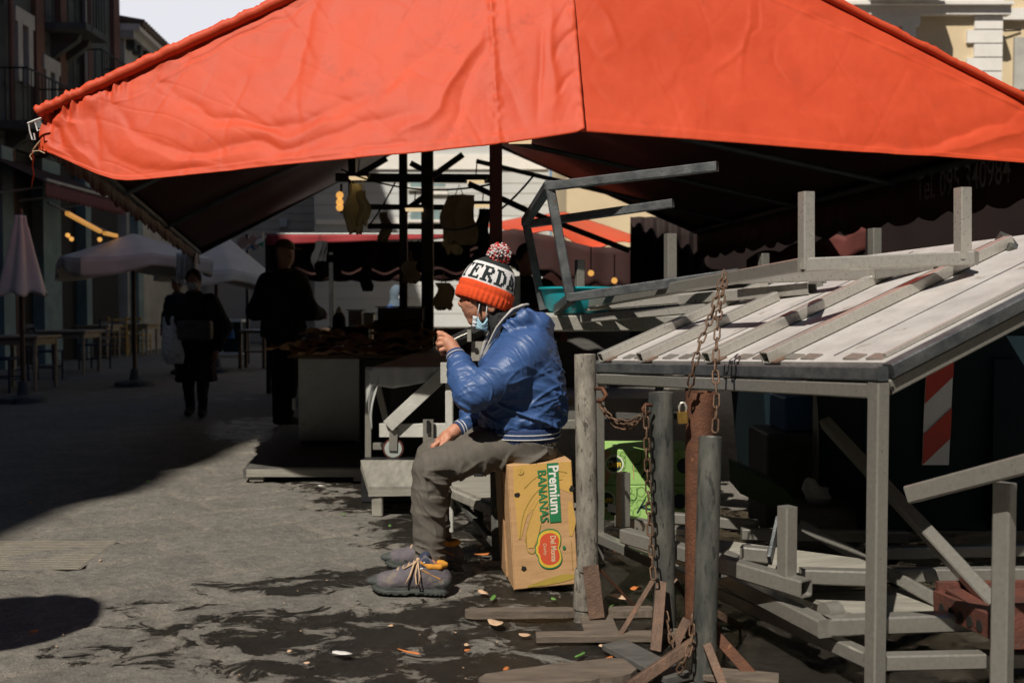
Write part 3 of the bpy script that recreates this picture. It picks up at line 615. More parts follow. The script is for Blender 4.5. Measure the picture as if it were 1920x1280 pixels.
# ================================================================== sloping display table (near right)
L0 = V((1.07, 2.90, 0)); EV = V((-.39, .92, 0)); UV = V((.92, .39, 0))
def T(t, s, dz=0.0): return L0+EV*t+UV*s+V((0, 0, .905+.375*s-.046*t+dz))
UPN = (UV+V((0, 0, .385))).normalized().cross(EV)*-1; UPN = UPN if UPN.z > 0 else -UPN
tab = thing('display_table', 'large sloping market display table of steel tube with pale board top', 'display table', L0)
def sb(par, a, b, w=.045, mat='steel', name='rail', h=None, up=(0, 0, 1), h0=False, h1=False, ch=.1):
    return MB().beam(a, b, w, h, up=up, ch=ch, hol0=h0, hol1=h1).build(name, M[mat], par, 30)
g = lambda v, z: V((v.x, v.y, z))
sb(tab, g(T(0, 0), 0), g(T(0, 0), .93), .046, 'steel', 'leg', up=EV)
sb(tab, g(T(1.74, 0), 0), g(T(1.74, 0), .90), .046, 'steel', 'leg', up=EV)
sb(tab, g(T(0, 1.25), 0), g(T(0, 1.25), 1.36), .046, 'steel', 'leg', up=EV)
sb(tab, g(T(1.74, 1.25), 0), g(T(1.74, 1.25), 1.36), .046, 'steel', 'leg', up=EV)
sb(tab, T(.025, 0), T(1.72, 0), .045, 'steel', 'frame_rail'); sb(tab, T(0, .026), T(0, 1.25), .045, 'steel', 'frame_rail', up=EV)
sb(tab, T(1.74, .026), T(1.74, 1.25), .045, 'steel', 'frame_rail', up=EV); sb(tab, T(0, 1.25), T(1.74, 1.25), .045, 'steel', 'frame_rail')
sb(tab, T(-.022, -.005, .052), T(1.78, -.005, .052), .042, 'steel_dark', 'tray_rail'); sb(tab, T(-.022, .017, .052), T(-.022, 1.27, .052), .042, 'steel_dark', 'tray_rail', up=EV)
sb(tab, T(1.78, .017, .052), T(1.78, 1.27, .052), .042, 'steel_dark', 'tray_rail', up=EV)
mb = MB(); a = [T(t, s, .075) for t, s in ((0, .02), (0, 1.28), (1.76, 1.28), (1.76, .02))]
mb.add(a+[v-UPN*.014 for v in a], [(0, 1, 2, 3), (7, 6, 5, 4), (0, 4, 5, 1), (1, 5, 6, 2), (2, 6, 7, 3), (3, 7, 4, 0)]); mb.build('board_top', M['ply'], tab)
for t in (.06, .16, .36, .45, .62, .72, .98, 1.10, 1.22, 1.45, 1.55):
    c = T(t, .055, .0785); MB().beam(c-EV*.033, c+EV*.033, .042, .004, up=UPN, ch=0).build('hinge_plate', M['steel'], tab, 30)
sb(tab, T(.03, .05, .084)+UPN*0, T(.03, 1.24, .084), .012, 'steel_bright', 'edge_strip', h=.012, up=UPN)
mb = MB(); mb.tube([T(t, -.012, .0235) + V((0, 0, .003*math.sin(t*9))) for t in np.linspace(.30, 1.76, 30)], .0075, 8); mb.build('cord_piece', M['whiteplastic'], tab, 60)
MB().tube([T(0, .03, -.004)-EV*.0245, T(0, .03, -.004)-EV*.02], .007, 12).build('bolt_hole', M['hole'], tab)
for t in (.27, .70, 1.12, 1.53):
    sb(tab, T(t, .07, .0755), T(t, 1.24, .0755), .007, 'steel_dark', 'board_gap', h=.002, up=UPN, ch=0)
# lower rails
zb = .105
fl_rail = lambda a, b, mat='steel', nm='lower_rail': sb(tab, a, b, .046, mat, nm)
fl_rail(g(T(.026, 0), zb), g(T(1.72, 0), zb)); fl_rail(V((1.098, 2.905, zb)), V((2.05, 2.96, zb)))
sb(tab, P(1548, 792, 4.1), P(1872, 1142, 3.0), .046, 'steel', 'brace', up=(0, -1, 0)); sb(tab, P(1505, 985, 3.9), P(1985, 1250, 2.90), .042, 'steel', 'brace', up=(0, -1, 0))
# five loose square tubes lying up the slope
for i, (t, s1, lab) in enumerate(((.519, 1.12, 'longest loose steel tube lying up the sloping board, nearest the bare strip'), (.867, .95, 'second loose steel tube on the sloping board, behind the longest one'),
                                  (1.352, .68, 'third loose steel tube on the sloping board, left of the hanging chains'), (1.70, .90, 'farthest loose steel tube at the left end of the sloping board'))):
    th = thing('square_tube', lab, 'steel tube', T(t, 0, 0), 'loose steel tubes on the display table')
    MB().beam(T(t, -.012, .100), T(t+.02*(i % 2), s1, .100), .042, .040, up=UPN, ch=.08, hol0=True, hol1=True).build('tube_wall', M['steel_bright'], th, 30)
    MB().beam(T(t, .0, .0805)-EV*.03, T(t, .05, .0805)-EV*.03, .03, .006, up=UPN).build('weld_tab', M['rust_flat'], th, 30)
# pale foam sheet and tube end at the top of the slope
o = MB().grid(lambda u, v: T(.0+.26*u, .98+.26*v, .10+.03*math.sin(u*9+v*3)*math.sin(v*5)+.05*v+.02*math.sin(u*21)), 30, 12).build('foam_sheet', M['whiteprint'], None, 60); o.modifiers.new('thickness', 'SOLIDIFY').thickness = .012; tag(o, 'crumpled white foam sheet at the high end of the sloping board', 'foam sheet')
te = thing('square_tube', 'short steel tube end leaning at the high right end of the sloping board', 'steel tube', P(1895, 460, 3.9), 'loose steel tubes on the display table'); MB().beam(P(1880, 448, 3.9), P(1902, 478, 3.75), .05, up=(0, -1, 0), ch=.08, hol0=True).build('tube_wall', M['pipe_dark'], te, 30); MB().beam(P(1700, 548, 3.95), P(1890, 478, 3.95), .05, up=(0, 0, 1)).build('arm', M['steel'], te, 30)
# ================================================================== table frame lying legs-up on the display table
fb = thing('upturned_table_frame', 'upturned steel table frame with short legs pointing up on the display table', 'table frame', P(1500, 497, 3.6))
c0, c1, c2 = P(1010, 586, 6.0), P(1506, 497, 3.6), P(1822, 484, 3.56)
sb(fb, c0, c1, .05, 'steel'); sb(fb, c1+V((.0, 0, 0)), c2, .05, 'steel_bright')
def leg(x, y0, y1, Y, mat='steel', w=.05, up=(-.3, 1, 0)): return sb(fb, P(x, y1, Y), P(x, y0, Y), w, mat, 'leg', up=up)
leg(1512, 360, 505, 3.60, 'steel_bright', .046); leg(1805, 352, 486, 3.56, 'steel_bright', .046); leg(1257, 438, 536, 4.55, 'steel', .047); leg(1087, 487, 572, 5.45, 'steel', .046)
leg(1640, 428, 485, 4.9, 'steel', .05); leg(1432, 475, 515, 5.6, 'steel', .05); leg(967, 518, 590, 5.7, 'steel', .046)
sb(fb, P(1640, 490, 4.9), c2, .05, 'steel'); sb(fb, P(1300, 545, 6.2), P(1640, 490, 4.9), .05, 'steel')
# stacked rails below it
stk = thing('rail_stack', 'pile of pale steel rails and boards under the upturned table frame', 'steel rails', P(1300, 560, 4.6))
for a, b, mt, w, h in (((1385, 522, 4.6), (1648, 512, 4.0), 'steel_bright', .05, .05), ((1640, 512, 4.0), (1830, 480, 3.9), 'steel', .05, .05), ((1065, 578, 5.4), (1430, 547, 4.8), 'steel_bright', .09, .05),
                       ((1095, 597, 5.2), (1460, 566, 4.7), 'steel_bright', .09, .045), ((1280, 562, 5.0), (1523, 541, 4.3), 'steel_bright', .06, .05), ((1430, 585, 4.6), (1545, 528, 4.4), 'steel', .05, .05),
                       ((1500, 572, 4.4), (1700, 520, 4.1), 'steel', .05, .03), ((1700, 545, 4.3), (1905, 490, 3.9), 'pipe_dark', .05, .05)):
    sb(stk, P(*a), P(*b), w, mt, 'rail', h=h, h1=True)
# leaning dark frame
lf = thing('leaning_frame', 'dark steel three sided frame leaning on the table stack beside the teal tub', 'steel frame', P(1068, 565, 4.7))
n1, n2 = 4.7, 5.5
for a, b, w in (((1030, 346, n1), (1070, 562, n1), .045), ((986, 416, n2), (1019, 580, n2), .045), ((1026, 350, n1), (1345, 312, 4.35), .042), ((990, 420, n2), (1262, 381, 5.2), .045), ((1030, 347, n1), (985, 416, n2), .045),
                ((1068, 558, n1), (1385, 512, 4.35), .042), ((1070, 560, n1), (1044, 580, n2-.1), .045)):
    sb(lf, P(*a), P(*b), w, 'steel_dark', 'bar', up=(0, -1, 0), h1=True)
# folded table standing behind the man (horizontal rail and dark underside)
ft = thing('folded_table', 'low grey steel table with a pale front rail just behind the seated man', 'table', P(1170, 610, 5.3))
a, b = P(1000, 606, 5.3), P(1310, 606, 5.3); sb(ft, a, b, .09, 'steel_bright', 'front_rail', h=.085)
mb = MB(); mb.box((.35, 5.98, a.z+.045), (1.2, 1.25, .02)); mb.build('table_top', M['zinc'], ft)
sb(ft, V((-.02, 5.3, 0)), V((-.02, 5.3, 1.0)), .05, 'steel', 'leg'); sb(ft, V((.98, 5.35, 0)), V((.98, 5.35, 1.0)), .05, 'steel', 'leg'); sb(ft, V((-.1, 6.3, 0)), V((-.1, 6.3, 1.0)), .05, 'steel', 'leg'); sb(ft, V((.95, 6.4, 0)), V((.95, 6.4, 1.0)), .05, 'steel', 'leg')
mb = MB(); mb.box((.42, 5.9, .55), (1.0, .9, .03)); mb.build('shelf', M['darkdeck'], ft)
sb(ft, P(1000, 795, 5.25), P(1130, 795, 5.25), .05, 'steel', 'cross_rail')
# stack of folded table frames low inside the base
ls = thing('folded_frame_stack', 'stack of folded steel frames lying low inside the display table base', 'folded frames', PZ(1500, 1100, .1))
z1, z2 = .27, .175
sb(ls, PZ(1172, 1003, z1), PZ(1512, 1103, z1), .055, 'steel', 'rail', h1=True); sb(ls, PZ(1352, 1078, z2), PZ(1548, 1178, z2), .055, 'steel', 'rail'); sb(ls, PZ(1545, 1172, z2), PZ(1900, 1160, z2), .055, 'steel', 'rail')
sb(ls, PZ(1475, 1092, z1), PZ(1475, 1092, z1)+V((0, 0, .245)), .048, 'steel', 'upright', up=(-.5, 1, 0))
sb(ls, PZ(1168, 985, z1), PZ(1168, 985, z1)+V((0, 0, .215)), .045, 'steel', 'upright', up=(-.5, 1, 0)); sb(ls, PZ(1160, 975, .26), PZ(1330, 1012, .26), .05, 'steel', 'rail')
sb(ls, PZ(1500, 1078, .24), PZ(1640, 1082, .24), .05, 'steel', 'rail'); sb(ls, PZ(1390, 1035, .28), PZ(1440, 1040, .28), .05, 'steel', 'rail')
mb = MB(); q = [PZ(1340, 1010, .27), PZ(1640, 1050, .27), PZ(1640, 1090, .23), PZ(1500, 1085, .23), PZ(1345, 1040, .25)]
mb.add(q+[v-V((0, 0, .015)) for v in q], [(4, 3, 2, 1, 0), (5, 6, 7, 8, 9)]+[(i, (i+1) % 5, 5+(i+1) % 5, 5+i) for i in range(5)]); mb.build('board', M['greywood'], ls)
mb = MB(); q = [PZ(1500, 1112, .15), PZ(1800, 1100, .15), PZ(1800, 1150, .15), PZ(1640, 1165, .15)]
mb.add(q+[v-V((0, 0, .015)) for v in q], [(3, 2, 1, 0), (4, 5, 6, 7)]+[(i, (i+1) % 4, 4+(i+1) % 4, 4+i) for i in range(4)]); mb.build('board', M['greywood'], ls)
for (a_, b_) in (((1640, 1037, .2), (1930, 1030, .2)), ((1600, 1078, .2), (1930, 1074, .2)), ((1390, 1000, .22), (1700, 1006, .22)), ((1240, 968, .24), (1420, 985, .24)), ((1250, 1000, .24), (1400, 1060, .24)), ((1180, 1012, .2), (1355, 1072, .2))): sb(ls, PZ(*a_), PZ(*b_), .045, 'steel', 'rail', h1=True)
for px, py in ((1545, 1150), (1190, 990)):       # round hinge lugs
    c = PZ(px, py, .20); MB().tube([c, c+V((.05, .02, 0))], .034, 16).build('hinge_lug', M['steel'], ls, 40)
c = PZ(1443, 1045, .31); mb = MB(); mb.beam(c+V((0, 0, -.01)), c+V((.06, .12, .10)), .012, .045, up=(0, 0, 1)); mb.build('hinge_arm', M['steel_dark'], ls, 30)
# low T-piece at the far right: bar with open end on a post
tp = thing('bar_on_post', 'short open ended steel bar resting on a square post at the right edge', 'steel bar', PZ(1885, 1270))
sb(tp, P(1708, 926, 2.78), P(1990, 852, 2.45), .05, 'steel', 'bar', up=(0, 0, 1), h0=True); a = P(1884, 905, 2.64); sb(tp, a, g(a, .0), .046, 'steel', 'post', up=(-.8, 1, 0))
# rusty red perforated crate
rc = thing('perforated_crate', 'low flaking red metal crate with round holes by the right edge', 'crate', PZ(1830, 1150))
mb = MB(); o_ = PZ(1756, 1104, .24); xd = (PZ(1865, 1150, .27)-o_); xd.normalize(); yd = V((-xd.y, xd.x, 0)); 
mb.beam(o_+V((0, 0, -.04)), o_+xd*.34+V((0, 0, -.04)), .02, .07, ch=.05); mb.beam(o_+V((0, 0, -.04)), o_+yd*.5+V((0, 0, -.04)), .02, .13, ch=.05); mb.beam(o_+xd*.34+V((0, 0, -.04)), o_+xd*.34+yd*.5+V((0, 0, -.04)), .02, .13, ch=.05)
mb.box(o_+xd*.17+yd*.25+V((0, 0, -.012)), (.30, .46, .008), Matrix.Rotation(math.atan2(xd.y, xd.x), 3, 'Z')); mb.build('crate_body', M['redpaint'], rc, 30)
for k in range(5):
    c = o_+xd*(.06+.058*k)-yd*.0105+V((0, 0, -.05)); MB().tube([c, c-yd*.002], .017, 14).build('drain_hole', M['hole'], rc)
# ================================================================== steel pipe stands
def flat(par, a, b, w, th, mat='rust_flat', name='strut', up=(0, -1, .2)): return MB().beam(V(a), V(b), w, th, up=up, ch=.1).build(name, M[mat], par, 30)
def pipe(par, top, bot, r, mat, name='pipe', r2=None):
    r2 = r2 or r; d = (V(bot)-V(top)); L = d.length; mb = MB()
    n = 28; mb.lathe([(r*.86, -.22), (r*.86, -.002), (r*.90, .0), (r*.98, .0), (r, -.004), ((r+r2)/2, -L*.5), (r2, -L), (r2*.9, -L)], top, n, axis=-d); return mb.build(name, M[mat], par, 40)
s1 = thing('pipe_stand', 'tallest grey steel pipe stand, right behind the yellow banana carton', 'pipe stand', P(1100, 1165, 3.65), 'steel pipe stands')
pipe(s1, P(1097, 664, 3.65), P(1102, 1068, 3.65), .040, 'pipe'); pipe(s1, P(1096, 1066, 3.66), P(1092, 1140, 3.66), .036, 'pipe', 'foot_pipe')
flat(s1, P(1107, 1060, 3.60), PZ(1119, 1158, .02), .058, .008, 'rust_flat'); flat(s1, P(1118, 1060, 3.66), PZ(1192, 1138), .010, .010, 'rust'); flat(s1, PZ(1106, 1125, .006), PZ(1130, 1192, .006), .12, .012, 'plank', 'base_plate', (0, 0, 1))
s2 = thing('pipe_stand', 'grey steel pipe stand with a chain hung down its left side', 'pipe stand', P(1243, 1185, 3.55), 'steel pipe stands')
pipe(s2, P(1239, 736, 3.5), P(1246, 1182, 3.53), .0435, 'pipe_dark', r2=.041)
flat(s2, P(1224, 1088, 3.5), PZ(1161, 1192, .02), .016, .010, 'rust_flat'); flat(s2, P(1240, 1090, 3.45), PZ(1229, 1220, .01), .036, .008, 'rust_flat'); flat(s2, P(1266, 1088, 3.5), PZ(1300, 1140), .018, .008)
flat(s2, PZ(1005, 1194, .015), PZ(1222, 1192, .015), .055, .025, 'plank', 'foot_bar', (0, 0, 1)); flat(s2, PZ(1222, 1192, .014), PZ(1340, 1180, .014), .055, .022, 'plank', 'foot_bar', (0, 0, 1))
s3 = thing('pipe_stand', 'orange rusty steel pipe stand with a brass padlock beside it', 'pipe stand', P(1306, 1205, 3.4), 'steel pipe stands')
pipe(s3, P(1313, 734, 3.40), P(1306, 1190, 3.40), .0505, 'rust', r2=.040); flat(s3, P(1288, 1160, 3.35), PZ(1262, 1215), .03, .008); flat(s3, P(1310, 1130, 3.45), PZ(1390, 1175), .025, .008)
s4 = thing('pipe_stand', 'shortest and darkest steel pipe stand, nearest the camera with angled feet', 'pipe stand', P(1318, 1275, 3.07), 'steel pipe stands')
pipe(s4, P(1332, 818, 3.08), P(1319, 1276, 3.05), .0355, 'pipe_dark', r2=.0375)
flat(s4, P(1300, 1205, 3.05), PZ(1180, 1288, .01), .034, .030, 'rust_flat'); flat(s4, P(1325, 1206, 3.0), PZ(1358, 1290, .01), .026, .010, 'rust_flat'); flat(s4, P(1340, 1188, 3.1), PZ(1412, 1268, .01), .034, .008, 'rust'); flat(s4, P(1338, 1160, 3.15), PZ(1360, 1215), .02, .008, 'rust')
flat(s4, PZ(1152, 1208, .018), PZ(1275, 1272, .018), .10, .02, 'darkdeck', 'foot_bar', (0, 0, 1)); flat(s4, PZ(1320, 1262, .015), PZ(1460, 1275, .015), .08, .02, 'plank', 'foot_bar', (0, 0, 1))
for a, b, w, lab in (((872, 1150), (1078, 1148), .055, 'narrow muddy plank lying on the ground below the banana carton'), ((1140, 1148), (1225, 1146), .06, 'short muddy plank lying between the two left pipe stands'),
                     ((905, 1290), (1182, 1252), .16, 'broad muddy board lying at the bottom edge beside the pipe stands')):
    mb = MB(); a = PZ(*a, .014); b = PZ(*b, .014); n = 14; d = (b-a).normalized(); sd = V((-d.y, d.x, 0)); rn = random.Random(int(w*1000))
    L = [a+(b-a)*(i/n)+sd*(w/2*(1+.10*rn.uniform(-1, 1))*(.6 if i in (0, n) else 1)) for i in range(n+1)]; Rr = [a+(b-a)*(i/n)-sd*(w/2*(1+.10*rn.uniform(-1, 1))*(.6 if i in (0, n) else 1)) for i in range(n+1)]
    poly = [(p.x, p.y) for p in Rr]+[(p.x, p.y) for p in L[::-1]]; mb.prism(poly, (0, 0, .028), (1, 0, 0), (0, 1, 0), .026)
    tag(mb.build('plank', M['plank']), lab, 'plank', 'planks lying on the market floor')
# ------------------------------------------------------------------ chains
def chain(name, label, pts, link=.046, wire=.0033, wd=.0098, mat='chain', par=None):
    pts = [V(p) for p in pts]; d = [0]
    for a, b in zip(pts[:-1], pts[1:]): d.append(d[-1]+(b-a).length)
    pitch = link-2.1*wire; n = int(d[-1]/pitch); mb = MB()
    def at(s):
        for i in range(len(d)-1):
            if s <= d[i+1] or i == len(d)-2: return pts[i]+(pts[i+1]-pts[i])*((s-d[i])/max(d[i+1]-d[i], 1e-9))
    for i in range(n):
        a, b = at(i*pitch), at((i+1)*pitch); c = (a+b)/2; t = (b-a).normalized(); ref = V((0, 1, 0)) if abs(t.y) < .9 else V((1, 0, 0))
        x = t.cross(ref).normalized(); y = t.cross(x)
        ang = (R(25) if i % 2 else R(105))+.25*math.sin(i*2.1); sdv = x*math.cos(ang)+y*math.sin(ang); h = link/2-wd; loop = []
        for k in range(14):
            A = 2*math.pi*k/14; loop.append(c+t*(math.sin(A)*wd+(h if math.sin(A) >= 0 else -h))+sdv*(math.cos(A)*wd))
        nn = sdv.cross(t); vs = []; fs = []
        for k in range(14):
            q = loop[k]; tt = (loop[(k+1) % 14]-loop[k-1]).normalized(); o = tt.cross(nn)
            for m in range(6): B = 2*math.pi*m/6; vs.append(q+o*(math.cos(B)*wire)+nn*(math.sin(B)*wire))
        for k in range(14):
            for m in range(6): fs.append((k*6+m, k*6+(m+1) % 6, ((k+1) % 14)*6+(m+1) % 6, ((k+1) % 14)*6+m))
        mb.add(vs, fs)
    return tag(mb.build(name, M[mat], par, 179), label, 'chain', 'rusty chains on the stands')
def sag(a, b, dip, n=16): return [a+(b-a)*(i/n)-V((0, 0, dip*4*(i/n)*(1-i/n))) for i in range(n+1)]
chain('chain', 'rusty chain strand slanting from the table frame to the rusty pipe stand', [P(1357, 508, 3.45), P(1335, 590, 3.35), P(1312, 645, 3.28), P(1298, 700, 3.28), P(1291, 745, 3.33)])
chain('chain', 'rusty chain strand hanging straight onto the shortest pipe stand', [P(1362, 512, 3.42), P(1346, 600, 3.25), P(1341, 690, 3.16), P(1344, 745, 3.12), P(1340, 822, 3.10)])
chain('chain', 'rusty chain sagging lowest between the two left pipe stands', sag(P(1122, 748, 3.58), P(1212, 768, 3.46), .085), .038, .003, .0086)
chain('chain', 'rusty chain looped just above the lowest sagging chain', sag(P(1124, 760, 3.56), P(1210, 775, 3.45), .045), .038, .003, .0086)
chain('chain', 'long rusty chain hanging down the left side of the second pipe stand', [P(1211, 762, 3.42), P(1213, 850, 3.42), P(1217, 960, 3.42), P(1224, 1075, 3.40), P(1228, 1095, 3.38)], .044)
chain('chain', 'loose rusty chain end hanging by the foot of the second pipe stand', [P(1245, 1130, 3.42), P(1252, 1170, 3.38), P(1260, 1205, 3.30), PZ(1264, 1222, .01)], .038, .003, .0086)
chain('chain', 'rusty chain dropping along the shortest pipe stand to its feet', [P(1298, 1150, 3.02), P(1297, 1195, 3.0), P(1290, 1225, 2.97), P(1278, 1250, 2.98), P(1262, 1270, 3.0)], .038, .003, .0086)
t = thing('chain_hook', 'curved rusty iron hook on the tallest pipe stand', 'hook', P(1128, 740, 3.6)); mb = MB(); mb.tube([P(1116, 728, 3.62), P(1130, 728, 3.57), P(1137, 740, 3.55), P(1130, 750, 3.55), P(1120, 752, 3.58)], .007, 8); mb.build('hook_bar', M['rust'], t, 179)
mb = MB(); mb.tube([P(1222, 760, 3.44), P(1211, 758, 3.43), P(1205, 766, 3.42), P(1209, 775, 3.42), P(1218, 774, 3.44)], .006, 8); mb.build('hook_ring', M['rust'], t, 179)
pl = thing('padlock', 'brass padlock with steel shackle beside the rusty pipe stand', 'padlock', P(1279, 782, 3.35)); c = P(1280, 781, 3.33)
MB().beam(c+V((.002, 0, -.022)), c+V((-.002, 0, .016)), .034, .016, up=(0, -1, 0), ch=.25).build('body', M['brass'], pl, 30)
mb = MB(); mb.tube([c+V((-.011, 0, .012)), c+V((-.012, 0, .034)), c+V((-.005, 0, .047)), c+V((.005, 0, .047)), c+V((.012, 0, .034)), c+V((.011, 0, .012))], .0042, 8); mb.build('shackle', M['steel_bright'], pl, 179)
# ================================================================== banana carton (stands on end, slightly tilted)
bx = thing('banana_carton', 'yellow and brown banana carton standing on end as the man\'s seat', 'carton', (.01, 4.02, 0))
rot = Matrix.Rotation(R(-3.2), 3, 'Y') @ Matrix.Rotation(R(8), 3, 'Z'); O = V((.012, 4.0, .004)); BX, BY, BZ = rot@V((1, 0, 0)), rot@V((0, 1, 0)), rot@V((0, 0, 1))
W, D, H = .262, .40, .508
bp = lambda x, y, z: O+BX*x+BY*y+BZ*z
mb = MB(); q = [bp(0, 0, 0), bp(W, 0, 0), bp(W, D, 0), bp(0, D, 0), bp(0, 0, H), bp(W, 0, H), bp(W, D, H), bp(0, D, H)]
mb.add(q, [(0, 3, 2, 1), (4, 5, 6, 7), (0, 1, 5, 4), (1, 2, 6, 5), (2, 3, 7, 6), (3, 0, 4, 7)]); ob = mb.build('carton_body', M['cardboard'], bx); bv = ob.modifiers.new('edge', 'BEVEL'); bv.width = .004; bv.segments = 2
# lid sleeve edge on the left side and flap
mb = MB(); mb.add([bp(-.004, .0, .0), bp(-.004, .17, .0), bp(-.004, .17, H), bp(-.004, .0, H), bp(0, 0, 0), bp(0, .17, 0), bp(0, .17, H), bp(0, 0, H)], [(3, 2, 1, 0), (0, 1, 5, 4), (1, 2, 6, 5), (2, 3, 7, 6), (3, 0, 4, 7)])
mb.build('lid_flap', M['cardboard'], bx); mb = MB(); mb.add([bp(-.008, .20, .0), bp(-.008, .40, .0), bp(-.008, .40, H), bp(-.008, .20, H), bp(0, .2, 0), bp(0, .4, 0), bp(0, .4, H), bp(0, .2, H)], [(3, 2, 1, 0), (0, 1, 5, 4), (1, 2, 6, 5), (2, 3, 7, 6), (3, 0, 4, 7)]); mb.build('lid_flap', M['cardboard_dim'], bx)
# printed marks: face coordinates (x across, z up), in mm-thin layers proud of the face
def fp(x, z, lay): return bp(x, -.0006-.0006*lay, z)
def mark(poly, mat, lay, name='print'):
    mb = MB(); n = len(poly); mb.add([fp(x, z, lay) for x, z in poly], [tuple(range(n))]); return mb.build(name, M[mat], bx)
def band(c, w0):   # banana-shaped band round an arc: list of (x,z,width)
    L = []; Rr = []
    for i, (x, z, w) in enumerate(c):
        a = c[max(i-1, 0)]; b = c[min(i+1, len(c)-1)]; dx, dz = b[0]-a[0], b[1]-a[1]; l = math.hypot(dx, dz)+1e-9
        L.append((x-dz/l*w/2, z+dx/l*w/2)); Rr.append((x+dz/l*w/2, z-dx/l*w/2))
    return Rr+L[::-1]
def arc(pts, n=26):
    """smooth curve through control points (x,z,w)"""
    out = []
    for i in range(n):
        t = i/(n-1)*(len(pts)-1); k = min(int(t), len(pts)-2); f = t-k; p0, p1, p2, p3 = pts[max(k-1, 0)], pts[k], pts[k+1], pts[min(k+2, len(pts)-1)]
        out.append(tuple(.5*((2*p1[j])+(-p0[j]+p2[j])*f+(2*p0[j]-5*p1[j]+4*p2[j]-p3[j])*f*f+(-p0[j]+3*p1[j]-3*p2[j]+p3[j])*f**3) for j in range(3)))
    return out
mark([(.02, H-.004), (W-.004, H-.004), (W-.004, .37), (.20, .40), (.10, .33), (.024, .25), (.018, .4)], 'banana', 1, 'banana_print')
mark(band(arc([(.030, .205, .010), (.055, .33, .05), (.12, .42, .06), (.20, .455, .03), (.235, .45, .006)]), 0), 'banana', 2, 'banana_print')
mark(band(arc([(.075, .165, .022), (.082, .21, .046), (.105, .29, .05), (.145, .36, .042), (.185, .40, .010)]), 0), 'banana', 3, 'banana_print')
for c in ([(.030, .205, .0035), (.050, .30, .0035), (.09, .37, .0035), (.15, .42, .003), (.22, .435, .002)], [(.053, .19, .003), (.066, .25, .003), (.10, .33, .003), (.14, .385, .002)], [(.055, .20, .003), (.06, .155, .003), (.085, .145, .003), (.098, .18, .003), (.12, .26, .003)], [(.06, .41, .003), (.12, .455, .003), (.19, .47, .003), (.24, .46, .003)]):
    mark(band(arc(c), 0), 'banana_line', 4, 'banana_outline')
mark(band(arc([(W-.02, .20, .012), (W-.012, .26, .03), (W-.016, .34, .016)]), 0), 'banana', 2, 'banana_print'); mark(band(arc([(.05, .008, .006), (.12, .018, .022), (.2, .03, .03), (W-.01, .032, .012)]), 0), 'banana_line', 2, 'banana_print')
mark([(.158, H-.004), (.205, H-.004), (.205, .262), (.158, .262)], 'greenprint', 5, 'green_panel')
DN = -BZ   # writing runs down the face
mb = MB(); put_text(mb, 'Premium', fp(.183, .395, 6), DN, BX, .058, .0014, .196); mb.build('lettering', M['whiteprint'], bx)
mb = MB(); put_text(mb, 'BANANAS', fp(.134, .372, 6), DN, BX, .050, .0008, .212); mb.build('lettering', M['greenprint'], bx)
def shield(k, cx, cz):
    """lobed shield outline, long axis down the face"""
    pts = []
    for i in range(72):
        a = 2*math.pi*i/72; x, z = math.cos(a), math.sin(a)
        lobe = .040+.012*abs(math.sin(a))**.6+.016*abs(z)**3-.008*abs(math.cos(a))**6*(1 if x > 0 else .3)
        px_, pz_ = x*lobe*1.02, z*(.060+.010*abs(z))
        if x < -.93: px_ -= .012*(abs(x)-.93)/.07
        pts.append((cx+px_*k, cz+pz_*k))
    return pts
SX, SZ = .152, .155
mark(shield(1.18, SX, SZ), 'greenprint', 5, 'shield_print'); mark(shield(1.10, SX, SZ), 'yellowprint', 6, 'shield_print'); mark(shield(.93, SX, SZ), 'redprint', 7, 'shield_print')
mb = MB(); put_text(mb, 'Del Monte', fp(SX+.014, SZ, 8), DN, BX, .032, .0006, .106); put_text(mb, 'Quality', fp(SX-.020, SZ, 8), DN, BX, .018, 0, .05, shear=.3); mb.build('lettering', M['creamprint'], bx)
mark([(SX+.052, SZ-.004), (SX+.060, SZ-.009), (SX+.067, SZ), (SX+.060, SZ+.009), (SX+.052, SZ+.004)], 'greenprint', 6, 'shield_print')
ci = [(.050+.013*math.cos(2*math.pi*i/28), H-.030+.013*math.sin(2*math.pi*i/28)) for i in range(28)]; co_ = [(.050+.0108*math.cos(2*math.pi*i/28), H-.030+.0108*math.sin(2*math.pi*i/28)) for i in range(28)]
mark(ci, 'banana_line', 5, 'round_mark'); mark(co_, 'banana', 6, 'round_mark'); mb = MB(); put_text(mb, 'E', fp(.050, H-.030, 7), BX, BZ, .017); mb.build('lettering', M['banana_line'], bx)
mb = MB(); put_text(mb, 'use no hooks keep dry', fp(W-.020, .12, 5), DN, BX, .010, 0, .12); mb.build('lettering', M['banana_line'], bx)
for (x, z) in ((.030, .385), (.040, .085), (W-.006, .392)):
    rr = random.Random(int(x*1000+z*100)); mark([(x+.012*math.cos(a)*rr.uniform(.6, 1.15), z+.014*math.sin(a)*rr.uniform(.5, 1.1)) for a in np.linspace(0, 2*math.pi, 13)[:-1]], 'hole', 5, 'torn_hole')
